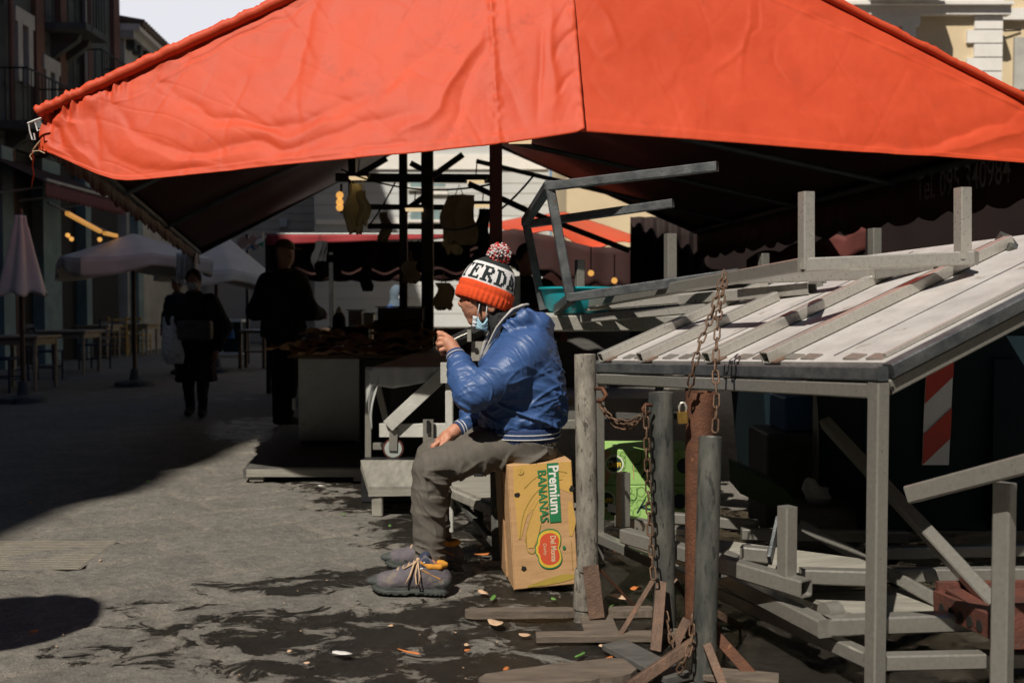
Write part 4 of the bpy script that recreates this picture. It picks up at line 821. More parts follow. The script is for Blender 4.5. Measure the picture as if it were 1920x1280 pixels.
# ================================================================== two lime green fruit cartons
for i, (pb, dx, lab) in enumerate((((1190, 962), 0, 'lower lime green fruit carton with a white sticker, under a twin'), ((1196, 898), .02, 'upper lime green fruit carton stacked on its twin behind the pipe stands'))):
    zb_ = .145+.168*i; c = PZ(1121+6*i, 975, .145); gx = thing('fruit_carton', lab, 'carton', (c.x, c.y, zb_), 'lime green fruit cartons'); W2, D2, H2 = .46, .32, .165
    o2 = V((c.x+dx*.3, c.y, zb_)); mb = MB(); mb.box(o2+V((W2/2, D2/2, H2/2)), (W2, D2, H2)); ob = mb.build('carton_body', M['limebox'], gx); bv = ob.modifiers.new('edge', 'BEVEL'); bv.width = .003; bv.segments = 2
    f2 = lambda x, z, l, o2=o2: o2+V((x, -.0007-.0006*l, z))
    def mk2(poly, mat, l, name='print', f2=f2, gx=gx): mb = MB(); mb.add([f2(x, z, l) for x, z in poly], [tuple(range(len(poly)))]); return mb.build(name, M[mat], gx)
    circ = lambda cx, cz, r: [(cx+r*math.cos(2*math.pi*k/36), cz+r*math.sin(2*math.pi*k/36)) for k in range(36)]
    mk2([(0, 0), (.028-.01*i, 0), (.052, .07), (.028, .10), (.036, H2), (0, H2)], 'cardboard', 1, 'bare_edge')
    mb = MB()
    for k in range(26):      # ring pattern of the print
        rr = random.Random(k+50*i); cx, cz = .06+rr.random()*(W2-.08), .02+rr.random()*(H2-.04); r0 = .010+.008*rr.random(); n = 20
        vs = [f2(cx+(r0+dr)*math.cos(2*math.pi*q/n), cz+(r0+dr)*1.2*math.sin(2*math.pi*q/n), 1) for dr in (0, .004) for q in range(n)]
        if cx+r0+.006 < W2 and cz+r0*1.2+.006 < H2 and cz-r0*1.2 > .006: mb.add(vs, [(q, n+q, n+(q+1) % n, (q+1) % n)[::-1] for q in range(n)])
    mb.build('ring_print', M['limeline'], gx)
    cx, cz = .055-.018*(1-i), .098
    mk2(circ(cx, cz, .044), 'whiteprint', 2, 'round_badge'); mk2(circ(cx, cz, .039), 'limebox', 3, 'round_badge'); mk2(circ(cx+.002, cz, .034), 'navyprint', 4, 'round_badge')
    mb = MB(); put_text(mb, 'Mr', f2(cx-.016, cz+.011, 5), V((1, 0, .15)).normalized(), V((-.15, 0, 1)).normalized(), .022); mb.build('lettering', M['whiteprint'], gx)
    mb = MB(); put_text(mb, 'LAFFI', f2(cx+.002, cz-.004, 5), V((1, 0, 0)), V((0, 0, 1)), .030, .0012, .058); mb.build('lettering', M['yellowprint'], gx)
    cx2 = .385; mk2(circ(cx2, .09, .040), 'limebox', 2, 'round_badge'); mk2(circ(cx2, .09, .036), 'navyprint', 3, 'round_badge')
    mk2([(.06, .028), (.095, .022), (.098, .050), (.062, .058)], 'hole', 2, 'hand_hole')
    mb = MB()
    for a, b in (((.185, .035), (.225, .105)), ((.20, .062), (.285, .095)), ((.20, .062), (.28, .045))):
        mk2(band([(a[0], a[1], .008), ((a[0]+b[0])/2, (a[1]+b[1])/2, .009), (b[0], b[1], .005)], 0), 'navyprint', 2, 'stroke_print')
    mk2(band([(.145, H2-.006, .003), (.146, .09, .003), (.146, .03, .003)], 0), 'cardboard', 3, 'torn_edge'); mk2(band([(.15, H2-.07, .003), (.175, H2-.068, .003), (.183, H2-.055, .003), (.183, H2-.01, .003)], 0), 'hole', 3, 'slot')
    if i == 0: mk2([(.045, .045), (.095, .032), (.098, .068), (.048, .082)], 'whiteprint', 6, 'sticker')
# ================================================================== waste containers with striped plates
def dumpster(x0, y0, w_, d_, h_, lab, plates):
    t = thing('waste_container', lab, 'waste container', (x0, y0, 0), 'dark waste containers')
    mb = MB(); vs = []
    for z, k in ((.16, .06), (h_*.80, 0), (h_*.80, -.03), (h_*.86, -.03), (h_*.86, .0), (h_, .03)):
        vs += [V((x0+k, y0+k, z)), V((x0+w_-k, y0+k, z)), V((x0+w_-k, y0+d_-k, z)), V((x0+k, y0+d_-k, z))]
    fs = [(3, 2, 1, 0), (20, 21, 22, 23)]
    for j in range(5): fs += [(j*4+i, j*4+(i+1) % 4, j*4+4+(i+1) % 4, j*4+4+i) for i in range(4)]
    mb.add(vs, fs); o = mb.build('container_body', M['bin'], t); bv = o.modifiers.new('edge', 'BEVEL'); bv.width = .02; bv.segments = 3
    for fx in (.42, .78):
        MB().box((x0+w_*fx, y0+.012, h_*.42), (.10, .05, h_*.56)).build('rib', M['bin'], t)
    for px_ in (x0+.18, x0+w_-.18):
        MB().tube([(px_-.025, y0+.12, .09), (px_+.025, y0+.12, .09)], .09, 20).build('wheel', M['blackmetal'], t, 40)
    for (xx, z0, z1, wd) in plates:
        p = MB(); yy = lambda z: y0+.06*(1-(z-.16)/(h_*.8-.16))-.012; e = lambda a, z, dy=0: V((a, yy(z)-dy, z))
        p.add([e(xx, z0), e(xx+wd, z0), e(xx+wd, z1), e(xx, z1)], [(0, 1, 2, 3)]); o = p.build('striped_plate', M['reflwhite'], t); o.modifiers.new('thickness', 'SOLIDIFY').thickness = .003
        p = MB(); st = .135; k = -3
        while k*st*2 < (z1-z0)+wd:
            b0 = z0+k*st*2; poly = [(0, b0), (wd, b0+wd*1.0), (wd, b0+wd+st), (0, b0+st)]
            cl = []
            for lim, sgn in ((z0, 1), (z1, -1)):      # clip to the plate
                src = poly if sgn == 1 else cl; cl = []
                for (ax, az), (cx_, cz_) in zip(src, src[1:]+src[:1]):
                    ia, ic = (az-lim)*sgn >= 0, (cz_-lim)*sgn >= 0
                    if ia: cl.append((ax, az))
                    if ia != ic: f = (lim-az)/(cz_-az); cl.append((ax+(cx_-ax)*f, lim))
                if len(cl) < 3: break
            if len(cl) >= 3: p.add([e(xx+ax, az, .005) for ax, az in cl], [tuple(range(len(cl)))])
            k += 1
        if p.f: p.build('red_stripe', M['reflred'], o)
    return t
c = P(1745, 700, 4.25)
dumpster(1.50, 4.30, 1.5, .95, 1.32, 'dark waste container with a striped plate in full view behind the display table', [(c.x, .46, .915, .118)])
dumpster(1.38, 5.5, .95, .9, 1.15, 'dark waste container farther back with a half hidden striped plate', [(P(1534, 700, 5.44).x, .55, .82, .11)])
MB_ = tag(MB().box((P(1510, 775, 5.2).x, 5.2, .255), (.5, .4, .51)).build('storage_box', M['darkdeck']), 'dark wooden box under the blue crate behind the display table', 'box'); MB_.modifiers.new('edge', 'BEVEL').width = .01
t = tag(MB().box((P(1510, 775, 5.2).x, 5.2, .60), (.30, .3, .18)).build('plastic_crate', M['bluecrate']), 'blue plastic crate seen under the display table', 'crate'); bv = t.modifiers.new('edge', 'BEVEL'); bv.width = .01
tag(MB().box((P(1532, 905, 4.6).x, 4.6, .12), (.3, .25, .238)).build('storage_box', M['darkdeck']), 'low dark wooden box under the crumpled white bag', 'box').modifiers.new('edge', 'BEVEL').width = .01
s = SDF((1.2, 4.4, .1), (1.75, 4.9, .6), .01)
for px, py, r in ((1522, 922, .030), (1545, 928, .028), (1532, 932, .03), (1516, 908, .022)): s.ell(P(px, py, 4.6), (r, r, r*1.1), .04)
tag(s.mesh('plastic_bag', M['whiteplastic'], None, lambda v, N: .012*ridge(v*28, 3)), 'crumpled white plastic bag under the display table', 'bag')
mb = MB(); q = [P(1385, 878, 4.4), P(1470, 915, 4.25), P(1492, 940, 4.2), P(1492, 972, 4.2), P(1388, 925, 4.4)]; mb.add(q+[v+V((.02, .3, 0)) for v in q], [(0, 4, 3, 2, 1), (5, 6, 7, 8, 9)]+[(i, (i+1) % 5, 5+(i+1) % 5, 5+i) for i in range(5)])
tag(mb.build('lid_panel', mk('dark green plastic', (.03, .07, .02), None, 5, .5, 0, .1)), 'dark green plastic lid leaning in the shade under the display table', 'lid')
# teal tub behind the leaning frame
tt = thing('plastic_tub', 'wide teal plastic tub beyond the leaning dark frame', 'tub', P(1085, 560, 5.45)); c = P(1085, 576, 5.45)
MB().lathe([(.15, -.03), (.18, .0), (.205, .095), (.22, .10), (.22, .11), (.20, .11), (.17, .01), (.0, .0)], c, 40).build('tub_wall', M['teal'], tt, 40)
# red striped cloth and bulbs far behind tub
for x, y in ((1108, 512), (1152, 526)):
    c = P(x, y, 9.5); t = thing('hanging_bulb', 'warm bulb hanging %s above the striped cloth' % ('left' if x < 1120 else 'right'), 'bulb', c, 'bulbs over the striped cloth'); MB().sphere(c, .03, 10).build('globe', M['bulb'], t, 179); MB().tube([c+V((0, 0, .03)), c+V((0, 0, .25))], .006, 6).build('flex', M['blackmetal'], t)
# ================================================================== the seated man
man = thing('person', 'man in bobble hat and blue jacket sitting on the banana carton, hand at his mouth', 'person', (-.05, 4.2, 0))
Q = lambda x, y, d=0.0: P(x, y, 4.2+d)
A3 = lambda *p: [np.array(q) for q in p]
# ---------------------------------------------------------------- body (one continuous surface)
s = SDF((-.62, 3.88, -.01), (.28, 4.62, 1.30), .0036); s.pad = .04
fw, upv = V((-.945, 0, -.325)), V((-.325, 0, .945)); HR = np.array([[fw.x, 0, upv.x], [0, 1, 0], [fw.z, 0, upv.z]])
s.ell(Q(917, 548), (.096, .076, .100), .02, HR); s.ell(Q(891, 573), (.058, .069, .076), .03, HR)
s.cap(Q(887, 600, -.012), Q(887, 600, .012), .019, k=.02); s.cap(Q(908, 590, -.045), Q(888, 602, -.015), .016, .014, k=.02); s.cap(Q(908, 590, .045), Q(888, 602, .015), .016, .014, k=.02)
s.cap(Q(872, 553), Q(864, 569), .0085, .0125, k=.010); s.ell(Q(868, 572, -.013), (.010, .008, .008), .006); s.ell(Q(868, 572, .013), (.010, .008, .008), .006)
s.cap(Q(873, 543, -.040), Q(869, 545, 0), .010, k=.014); s.cap(Q(873, 543, .040), Q(869, 545, 0), .010, k=.014)
for sg in (-1, 1):
    s.ell(Q(876, 554, sg*.031), (.012, .016, .010), .008, sub=True); s.ell(Q(880, 554, sg*.030), (.0125, .013, .0105), .004)
    s.ell(Q(884, 568, sg*.053), (.024, .016, .015), .015); s.ell(Q(920, 572, sg*.080), (.019, .008, .030), .006, HR)
    s.cap(Q(877, 571, sg*.026), Q(881, 589, sg*.033), .004, k=.006, sub=True)
s.cap(Q(873, 582, -.016), Q(873, 582, .016), .0085, k=.008); s.cap(Q(876, 591, -.015), Q(876, 591, .015), .0085, k=.008); s.cap(Q(869, 587, -.020), Q(869, 587, .020), .0032, k=.004, sub=True)
s.cap(Q(918, 585), Q(948, 640), .057, .06, .03); s.cap(Q(948, 640), Q(985, 690), .07, .12, .04)
s.loft([(Q(985, 800).x, 4.2, Q(985, 825).z, .10, .12), (Q(982, 740).x, 4.2, Q(982, 740).z, .13, .16), (Q(978, 660).x, 4.2, Q(978, 660).z, .10, .15)], .03)
Sn, En, Wn = Q(985, 660, -.16), Q(880, 745, -.235), Q(852, 660, -.09); Sf, Ef, Wf = Q(975, 655, .16), Q(918, 765, .23), Q(853, 807, .10)
s.chain(A3(Sn, En, Wn), (.055, .042, .028), .02); s.chain(A3(Sf, Ef, Wf), (.055, .042, .028), .02)
Hn, Kn, An = Q(1000, 835, -.09), Q(806, 874, -.15), Q(806, 1050, -.15); Hf, Kf, Af = Q(1000, 832, .09), Q(812, 853, .16), Q(812, 1015, .17)
s.chain(A3(Hn, Kn, An), (.060, .050, .036), .02); s.chain(A3(Hf, Kf, Af), (.060, .050, .036), .02); s.cap(Hn, Hf, .060, k=.03)
ft_ = lambda x, y, z: V((PZ(x, y).x, PZ(x, y).y, z))
s.chain(A3(An, ft_(806, 1112, .10), ft_(790, 1112, .055), ft_(745, 1110, .04)), (.034, .030, .028, .018), .02); s.chain(A3(Af, ft_(830, 1066, .10), ft_(814, 1065, .055), ft_(770, 1064, .04)), (.034, .030, .028, .018), .02)
def finger(pts, r0, r1, k=.004): s.chain(A3(*pts), np.linspace(r0, r1, len(pts)), k)
# near hand, raised and pinching something small in front of the mouth
s.cap(Q(853, 659, -.085), Q(845, 647, -.075), .027, .029, .012); s.cap(Q(845, 648, -.085), Q(838, 640, -.085), .025, .021, .012); s.cap(Q(848, 652, -.060), Q(842, 640, -.055), .024, .018, .012)
finger((Q(846, 636, -.060), Q(834, 628, -.052), Q(825, 627, -.035), Q(823, 631, -.020)), .0115, .0085)
finger((Q(838, 636, -.083), Q(825, 635, -.074), Q(821, 643, -.050), Q(828, 648, -.036)), .0115, .0085)
finger((Q(835, 644, -.092), Q(823, 645, -.084), Q(822, 653, -.060), Q(830, 657, -.048)), .011, .008)
finger((Q(836, 653, -.092), Q(827, 656, -.086), Q(829, 663, -.066), Q(836, 663, -.055)), .0098, .0072)
finger((Q(848, 644, -.038), Q(838, 632, -.022), Q(829, 625, -.016), Q(822, 623, -.014)), .0125, .0085)
# far hand resting between the thighs
s.cap(Q(852, 808, .098), Q(838, 818, .082), .026, .028, .012); s.cap(Q(838, 818, .085), Q(823, 827, .09), .024, .018, .012); s.cap(Q(838, 820, .06), Q(824, 830, .055), .022, .017, .012)
for j, (dd, l) in enumerate(((.040, 0), (.060, 3), (.080, 3), (.098, 0))):
    finger((Q(824, 827, dd), Q(813-l*.5, 836, dd-.012), Q(812, 848+l, dd-.020), Q(820, 853+l, dd-.018)), .0105, .0078)
finger((Q(840, 822, .045), Q(828, 836, .022), Q(820, 845, .012)), .0125, .0085)
def face_d(v, N):
    h = np.clip((v[:, 2]-1.08)/.02, 0, 1); return .0005*h*ridge(v*np.array([60, 60, 130]), 5)+.0003*fbm(v*160, 8, 2)
s.mesh('body', M['skin'], man, face_d)
# eyes, brow hair, stubble
for sg in (-1, 1):
    mb = MB(); a = [Q(872, 541, sg*.020), Q(873, 540, sg*.032), Q(879, 543, sg*.045)]; mb.tube(a, [.004, .005, .003], 6); mb.build('eyebrow', M['grayhair'], man, 179)
hs = SDF((-.3, 4.05, 1.05), (.12, 4.35, 1.30), .004)
hs.ell(Q(922, 556), (.098, .080, .075), .01, HR); hs.plane_cut(Q(893, 560), (fw.x, 0, fw.z)); hs.cap(Q(898, 562, -.075), Q(900, 585, -.071), .009, .005); hs.cap(Q(898, 562, .075), Q(900, 585, .071), .009, .005); hs.cap(Q(868, 548, 0), Q(880, 544, -.05), .006, .008)
hs.mesh('hair', M['grayhair'], man, lambda v, N: .002*ridge(v*140, 3))
# ---------------------------------------------------------------- jacket
def fold(v, seed, across, fa, fl, A, w=.20, warp=.5):
    """cloth folds: pillowy panels parted by narrow valleys; across = direction over the folds"""
    a = np.array(V(across).normalized()); t = v@a; off = v-np.outer(t, a); q = np.outer(t*fa, a)+off*fl
    q = q+warp*np.stack([vnoise(v*7, seed+5), vnoise(v*7, seed+6), vnoise(v*7, seed+7)], 1)*np.array([1, 1, 1])
    n = vnoise(q, seed); m = .5+.5*vnoise(q*.45+7, seed+3); r = np.clip(1-np.abs(n)/(w*2.6), 0, 1); return A*(1.25*(r*r*(1.6-.6*r)-.28)*(.35+.9*m)+.22*n)
def limbs(v, a, b, lo=-.1, hi=1.1):
    a = np.array(a); b = np.array(b); d = b-a; L = np.linalg.norm(d); d = d/L
    t = (v-a)@d/L; off = v-a-np.outer(t*L, d); r = np.linalg.norm(off, axis=1); ph = off/np.maximum(r[:, None], 1e-6)
    return t, r, ph
j = SDF((-.34, 3.80, .50), (.34, 4.66, 1.24), .0042)
cx = lambda x, y: Q(x, y).x; cz = lambda y: Q(960, y).z; S_ = 4.2/FPX
j.loft([(cx(976, 799), 4.2, cz(799), 69*S_, .180), (cx(980, 785), 4.2, cz(785), 80*S_, .196), (cx(983, 755), 4.2, cz(755), 80*S_, .200), (cx(978, 715), 4.2, cz(715), 82*S_, .200),
        (cx(975, 680), 4.2, cz(680), 79*S_, .205), (cx(978, 650), 4.2, cz(650), 66*S_, .188), (cx(981, 625), 4.2, cz(625), 50*S_, .15), (cx(972, 605), 4.2, cz(605), 32*S_, .10)], .03, 2.25)
j.chain(A3(Q(990, 655, -.135), Q(950, 700, -.205), Q(886, 738, -.245)), (.082, .083, .072), .035); j.chain(A3(Q(886, 738, -.245), Q(872, 712, -.20), Q(861, 682, -.125)), (.074, .066, .050), .02)
j.chain(A3(Q(985, 655, .135), Q(940, 745, .215), Q(912, 772, .235)), (.085, .078, .065), .03); j.chain(A3(Q(912, 772, .235), Q(888, 790, .17), Q(876, 797, .135)), (.062, .055, .046), .02)
j.chain(A3(Q(953, 612, -.105), Q(982, 596, -.105), Q(1012, 606, -.06), Q(1018, 608, 0), Q(1012, 606, .06), Q(985, 594, .10), Q(955, 612, .10)), (.018, .027, .033, .034, .033, .028, .018), .03)
j.ell(Q(1000, 622, 0), (.065, .11, .05), .04)
# hollow at the neck
j.cap(Q(925, 590, 0), Q(952, 612, 0), .062, .066, .01, sub=True)
def jd(v, N):
    d = np.zeros(len(v)); near = v[:, 1] < 4.2
    t, r, ph = limbs(v, Q(990, 655, -.135), Q(886, 738, -.245)); w = np.clip(1-np.abs(r-.085)/.05, 0, 1)*((t > -.15) & (t < 1.2) & (v[:, 1] < 4.12))
    t2, r2, ph2 = limbs(v, Q(886, 738, -.245), Q(861, 682, -.125)); w2 = np.clip(1-np.abs(r2-.06)/.045, 0, 1)*((t2 > -.2) & (t2 < 1.1) & (v[:, 1] < 4.17))
    wt = np.clip(1-w-w2, 0, 1)
    ax1 = np.array(Q(886, 738, -.245)-Q(990, 655, -.135)); ax2 = np.array(Q(861, 682, -.125)-Q(886, 738, -.245))
    d += w*(fold(v, 11, ax1+np.array((.10, 0, .12)), 24, 4, .0068, .14)*np.clip(.4+t, 0, 1)+fold(v, 12, ax1, 46, 10, .0030, .22)+fold(v, 13, ax1+np.array((.1, 0, -.1)), 75, 24,   .0008, .3))
    d += w2*(fold(v, 21, ax2, 32, 5, .0070, .15)+fold(v, 22, ax2, 64, 15, .0036, .3))
    low = np.clip((cz(650)-v[:, 2])/.10, 0, 1)
    d += wt*low*(fold(v, 31, (.42, .1, 1), 19, 3.4, .0125, .15)+fold(v, 33, (-.5, .1, 1), 30, 7, .0052, .18))
    d += wt*(fold(v, 35, (.3, 0, 1), 50, 12, .0024, .22)+fold(v, 36, (.8, .1, .5), 80, 26, .0009, .3))
    up_ = np.clip((v[:, 2]-cz(655))/.05, 0, 1); d += wt*up_*fold(v, 37, (.75, .2, .6), 32, 6, .009, .22)
    # drawn in above the hem band
    d += np.exp(-((v[:, 2]-cz(793))/.022)**2)*.005*np.sin(np.arctan2(v[:, 1]-4.2, v[:, 0]-cx(975, 800))*26+3*vnoise(v*10, 41))
    return d
j.mesh('jacket', M['denimblue'], man, jd)
# collar, lining, shirt edge, hem band, cuffs
mb = MB()
def ring(mb, pts, r, flat=1.0, n=10): mb.tube(pts, r, n, flat=flat); return mb
c = SDF((-.16, 4.04, .9), (.12, 4.36, 1.16), .004); c.cap(Q(921, 588), Q(954, 628), .070, .092, .01); c.cap(Q(916, 578), Q(950, 614), .058, .058, .008, sub=True); c.plane_cut(Q(921, 585), Q(921, 588)-Q(940, 606) + V((0, 0, .01)))
c.mesh('collar', M['blackcloth'], man, lambda v, N: .003*ridge(v*40, 3))
mb = MB(); path = [Q(903, 668, -.085), Q(916, 640, -.112), Q(929, 614, -.122), Q(944, 596, -.118), Q(962, 579, -.10), Q(984, 571, -.055), Q(993, 570, 0), Q(984, 571, .055), Q(962, 579, .10), Q(944, 594, .115), Q(926, 616, .10), Q(915, 645, .09)]
pp = []
for k in range(len(path)-1):
    for f in (0, .25, .5, .75): pp.append(path[k].lerp(path[k+1], f))
pp.append(path[-1]); nc = Q(938, 606); 
def lin(u, v):
    p = pp[min(int(u*(len(pp)-1)+.5), len(pp)-1)]; q = V((nc.x-p.x, nc.y-p.y, 0)); q.normalize(); w_ = .034*min(1, .25+u*2.2)*min(1, .25+(1-u)*2.2)
    return p+q*(w_*v)+V((0, 0, .006*math.sin(math.pi*v)-.020*v*v+.0015*math.sin(u*60)*v))
mb.grid(lin, len(pp)-1, 8); ob_ = mb.build('hood_lining', M['lining'], man, 179); ob_.modifiers.new('thickness', 'SOLIDIFY').thickness = .007
mb = MB(); pz = [Q(918, 622, -.06), Q(910, 640, -.05), Q(904, 660, -.04), Q(899, 680, -.03)]; mb.tube(pz, [.005, .008, .007, .004], 8); mb.build('zip_edge', M['lining'], man, 179)
hb = SDF((-.2, 3.9, .48), (.34, 4.5, .66), .004)
hb.loft([(cx(980, 828), 4.2, cz(823), 67*S_, .184), (cx(980, 812), 4.2, cz(812), 70*S_, .192), (cx(978, 796), 4.2, cz(796), 70*S_, .192)], .01, 2.25)
hb.mesh('hem_band', M['bluerib'], man, lambda v, N: .0012*np.sin(np.arctan2(v[:, 1]-4.2, v[:, 0]-Q(974, 806).x)*110))
for y, nm in ((807, 0), (815, 1)):
    pts = []
    for i in range(61):
        a = 2*math.pi*i/60; ca, sa = math.cos(a), math.sin(a); k = (abs(ca)**2.25+abs(sa)**2.25)**(-1/2.25)
        pts.append(V((cx(980, y)+ca*k*70.2*S_, 4.2+sa*k*.1925, cz(y)+.002)))
    mb = MB(); mb.tube(pts, .0024, 6, caps=False); mb.build('hem_stripe', M['stripe'], man, 179)
for (a, b, r0, r1) in ((Q(864, 690, -.135), Q(852, 661, -.088), .047, .037), (Q(880, 795, .140), Q(857, 806, .103), .045, .036)):
    d = b-a; L = d.length; mb = MB()
    prof = [(r0*.98, 0), (r0*.97, L*.2), (r1*1.08, L*.5), (r1*1.02, L*.85), (r1, L*.98), (r1*.86, L), (r1*.80, L*.9)]
    mb.lathe(prof, a, 90, axis=d, mod=lambda A, jx: 1+.014*math.sin(A*30)); cf = mb.build('cuff', M['bluerib'], man, 179)
    for f in (.60, .80):
        rr = np.interp(f, (.5, .85), (r1*1.08, r1*1.02)); ps = []; xq = V((0, 0, 1)).rotation_difference(d).to_matrix()
        for i in range(41): A = 2*math.pi*i/40; ps.append(a+d*f+xq@V((math.cos(A)*rr*1.012, math.sin(A)*rr*1.012, 0)))
        mb = MB(); mb.tube(ps, .0026, 6, caps=False); mb.build('cuff_stripe', M['stripe'], cf, 179)
# ---------------------------------------------------------------- belt and trousers
bl = SDF((-.1, 4.0, .40), (.34, 4.4, .64), .005); bl.loft([(cx(989, 842), 4.2, cz(842), 53*S_, .174), (cx(985, 812), 4.2, cz(812), 60*S_, .183)], .01, 2.3)
wv = bpy.data.materials.new('checked woven cloth'); wv.use_nodes = True; nt = wv.node_tree; ck = nd(nt, 'ShaderNodeTexChecker', Scale=78); ck.inputs['Color1'].default_value = (.62, .6, .56, 1); ck.inputs['Color2'].default_value = (.02, .02, .022, 1)
tcx = nd(nt, 'ShaderNodeTexCoord'); mpx = nd(nt, 'ShaderNodeMapping'); mpx.inputs['Rotation'].default_value = (0, R(45), R(20)); nt.links.new(tcx.outputs['Object'], mpx.inputs['Vector']); nt.links.new(mpx.outputs['Vector'], ck.inputs['Vector']); nt.links.new(ck.outputs['Color'], nt.nodes['Principled BSDF'].inputs['Base Color']); nt.nodes['Principled BSDF'].inputs['Roughness'].default_value = .9
bl.mesh('woven_belt', wv, man)
tr = SDF((-.56, 3.88, .08), (.32, 4.56, .66), .0042)
tr.chain(A3(Q(1000, 829, -.075), Q(905, 846, -.115), Q(812, 876, -.15)), (.084, .086, .073), .02); tr.chain(A3(Q(808, 880, -.15), Q(804, 930, -.155), Q(805, 1000, -.155), Q(806, 1052, -.155)), (.074, .070, .062, .061), .02)
tr.chain(A3(Q(1000, 829, .085), Q(905, 836, .12), Q(818, 856, .16)), (.088, .092, .078), .02); tr.chain(A3(Q(812, 860, .16), Q(810, 930, .165), Q(816, 1012, .17)), (.078, .074, .064), .02)
tr.loft([(cx(994, 863), 4.2, cz(862), 49*S_, .165), (cx(990, 845), 4.2, cz(845), 56*S_, .186), (cx(984, 805), 4.2, cz(805), 62*S_, .189)], .02, 2.3)
tr.plane_cut((0, 4.2, cz(869)-.0), (0, 0, -1)) if False else None
tr.plane_cut((0, 4.2, .106), (0, 0, -1)); tr.plane_cut(Q(960, 803), (.37, 0, 1))
def td(v, N):
    d = fold(v, 61, (.2, .1, 1), 17, 5, .0050, .2)+fold(v, 63, (1, 0, .4), 36, 13, .0026, .25)
    for (a, b, y0, y1) in ((Q(1000, 838, -.085), Q(812, 876, -.15), 3.5, 4.2), (Q(1000, 836, .085), Q(818, 856, .16), 4.2, 5)):
        t, r, ph = limbs(v, a, b); m = ((v[:, 1] > y0) & (v[:, 1] < y1)) & (t > -.1) & (t < 1.1) & (r < .13)
        low = np.clip(-ph[:, 2]*1.4+.35, 0, 1); d = d+m*low*fold(v, 65, (.75, 0, -.75), 18, 4, .0200, .2)
    for (a, b, y0, y1) in ((Q(807, 878, -.15), Q(806, 1052, -.155), 3.5, 4.2), (Q(812, 860, .16), Q(816, 1012, .17), 4.2, 5)):
        t, r, ph = limbs(v, a, b); m = ((v[:, 1] > y0) & (v[:, 1] < y1)) & (t > .0) & (r < .12)
        d = d+m*np.clip((t-.68)/.2, 0, 1)*(fold(v, 66, (.1, 0, 1), 36, 5, .0150, .22, .7))
        d = d+m*np.exp(-((t-.10)/.16)**2)*np.clip(ph[:, 0]+.4, 0, 1)*fold(v, 67, (.25, 0, 1), 28, 4.5, .020, .2)
        d = d+m*np.clip(1-np.abs(t-.45)/.3, 0, 1)*fold(v, 68, (.5, .1, 1), 16, 4.5, .0120, .18)
    return d
tr.mesh('trousers', M['trouser'], man, td)
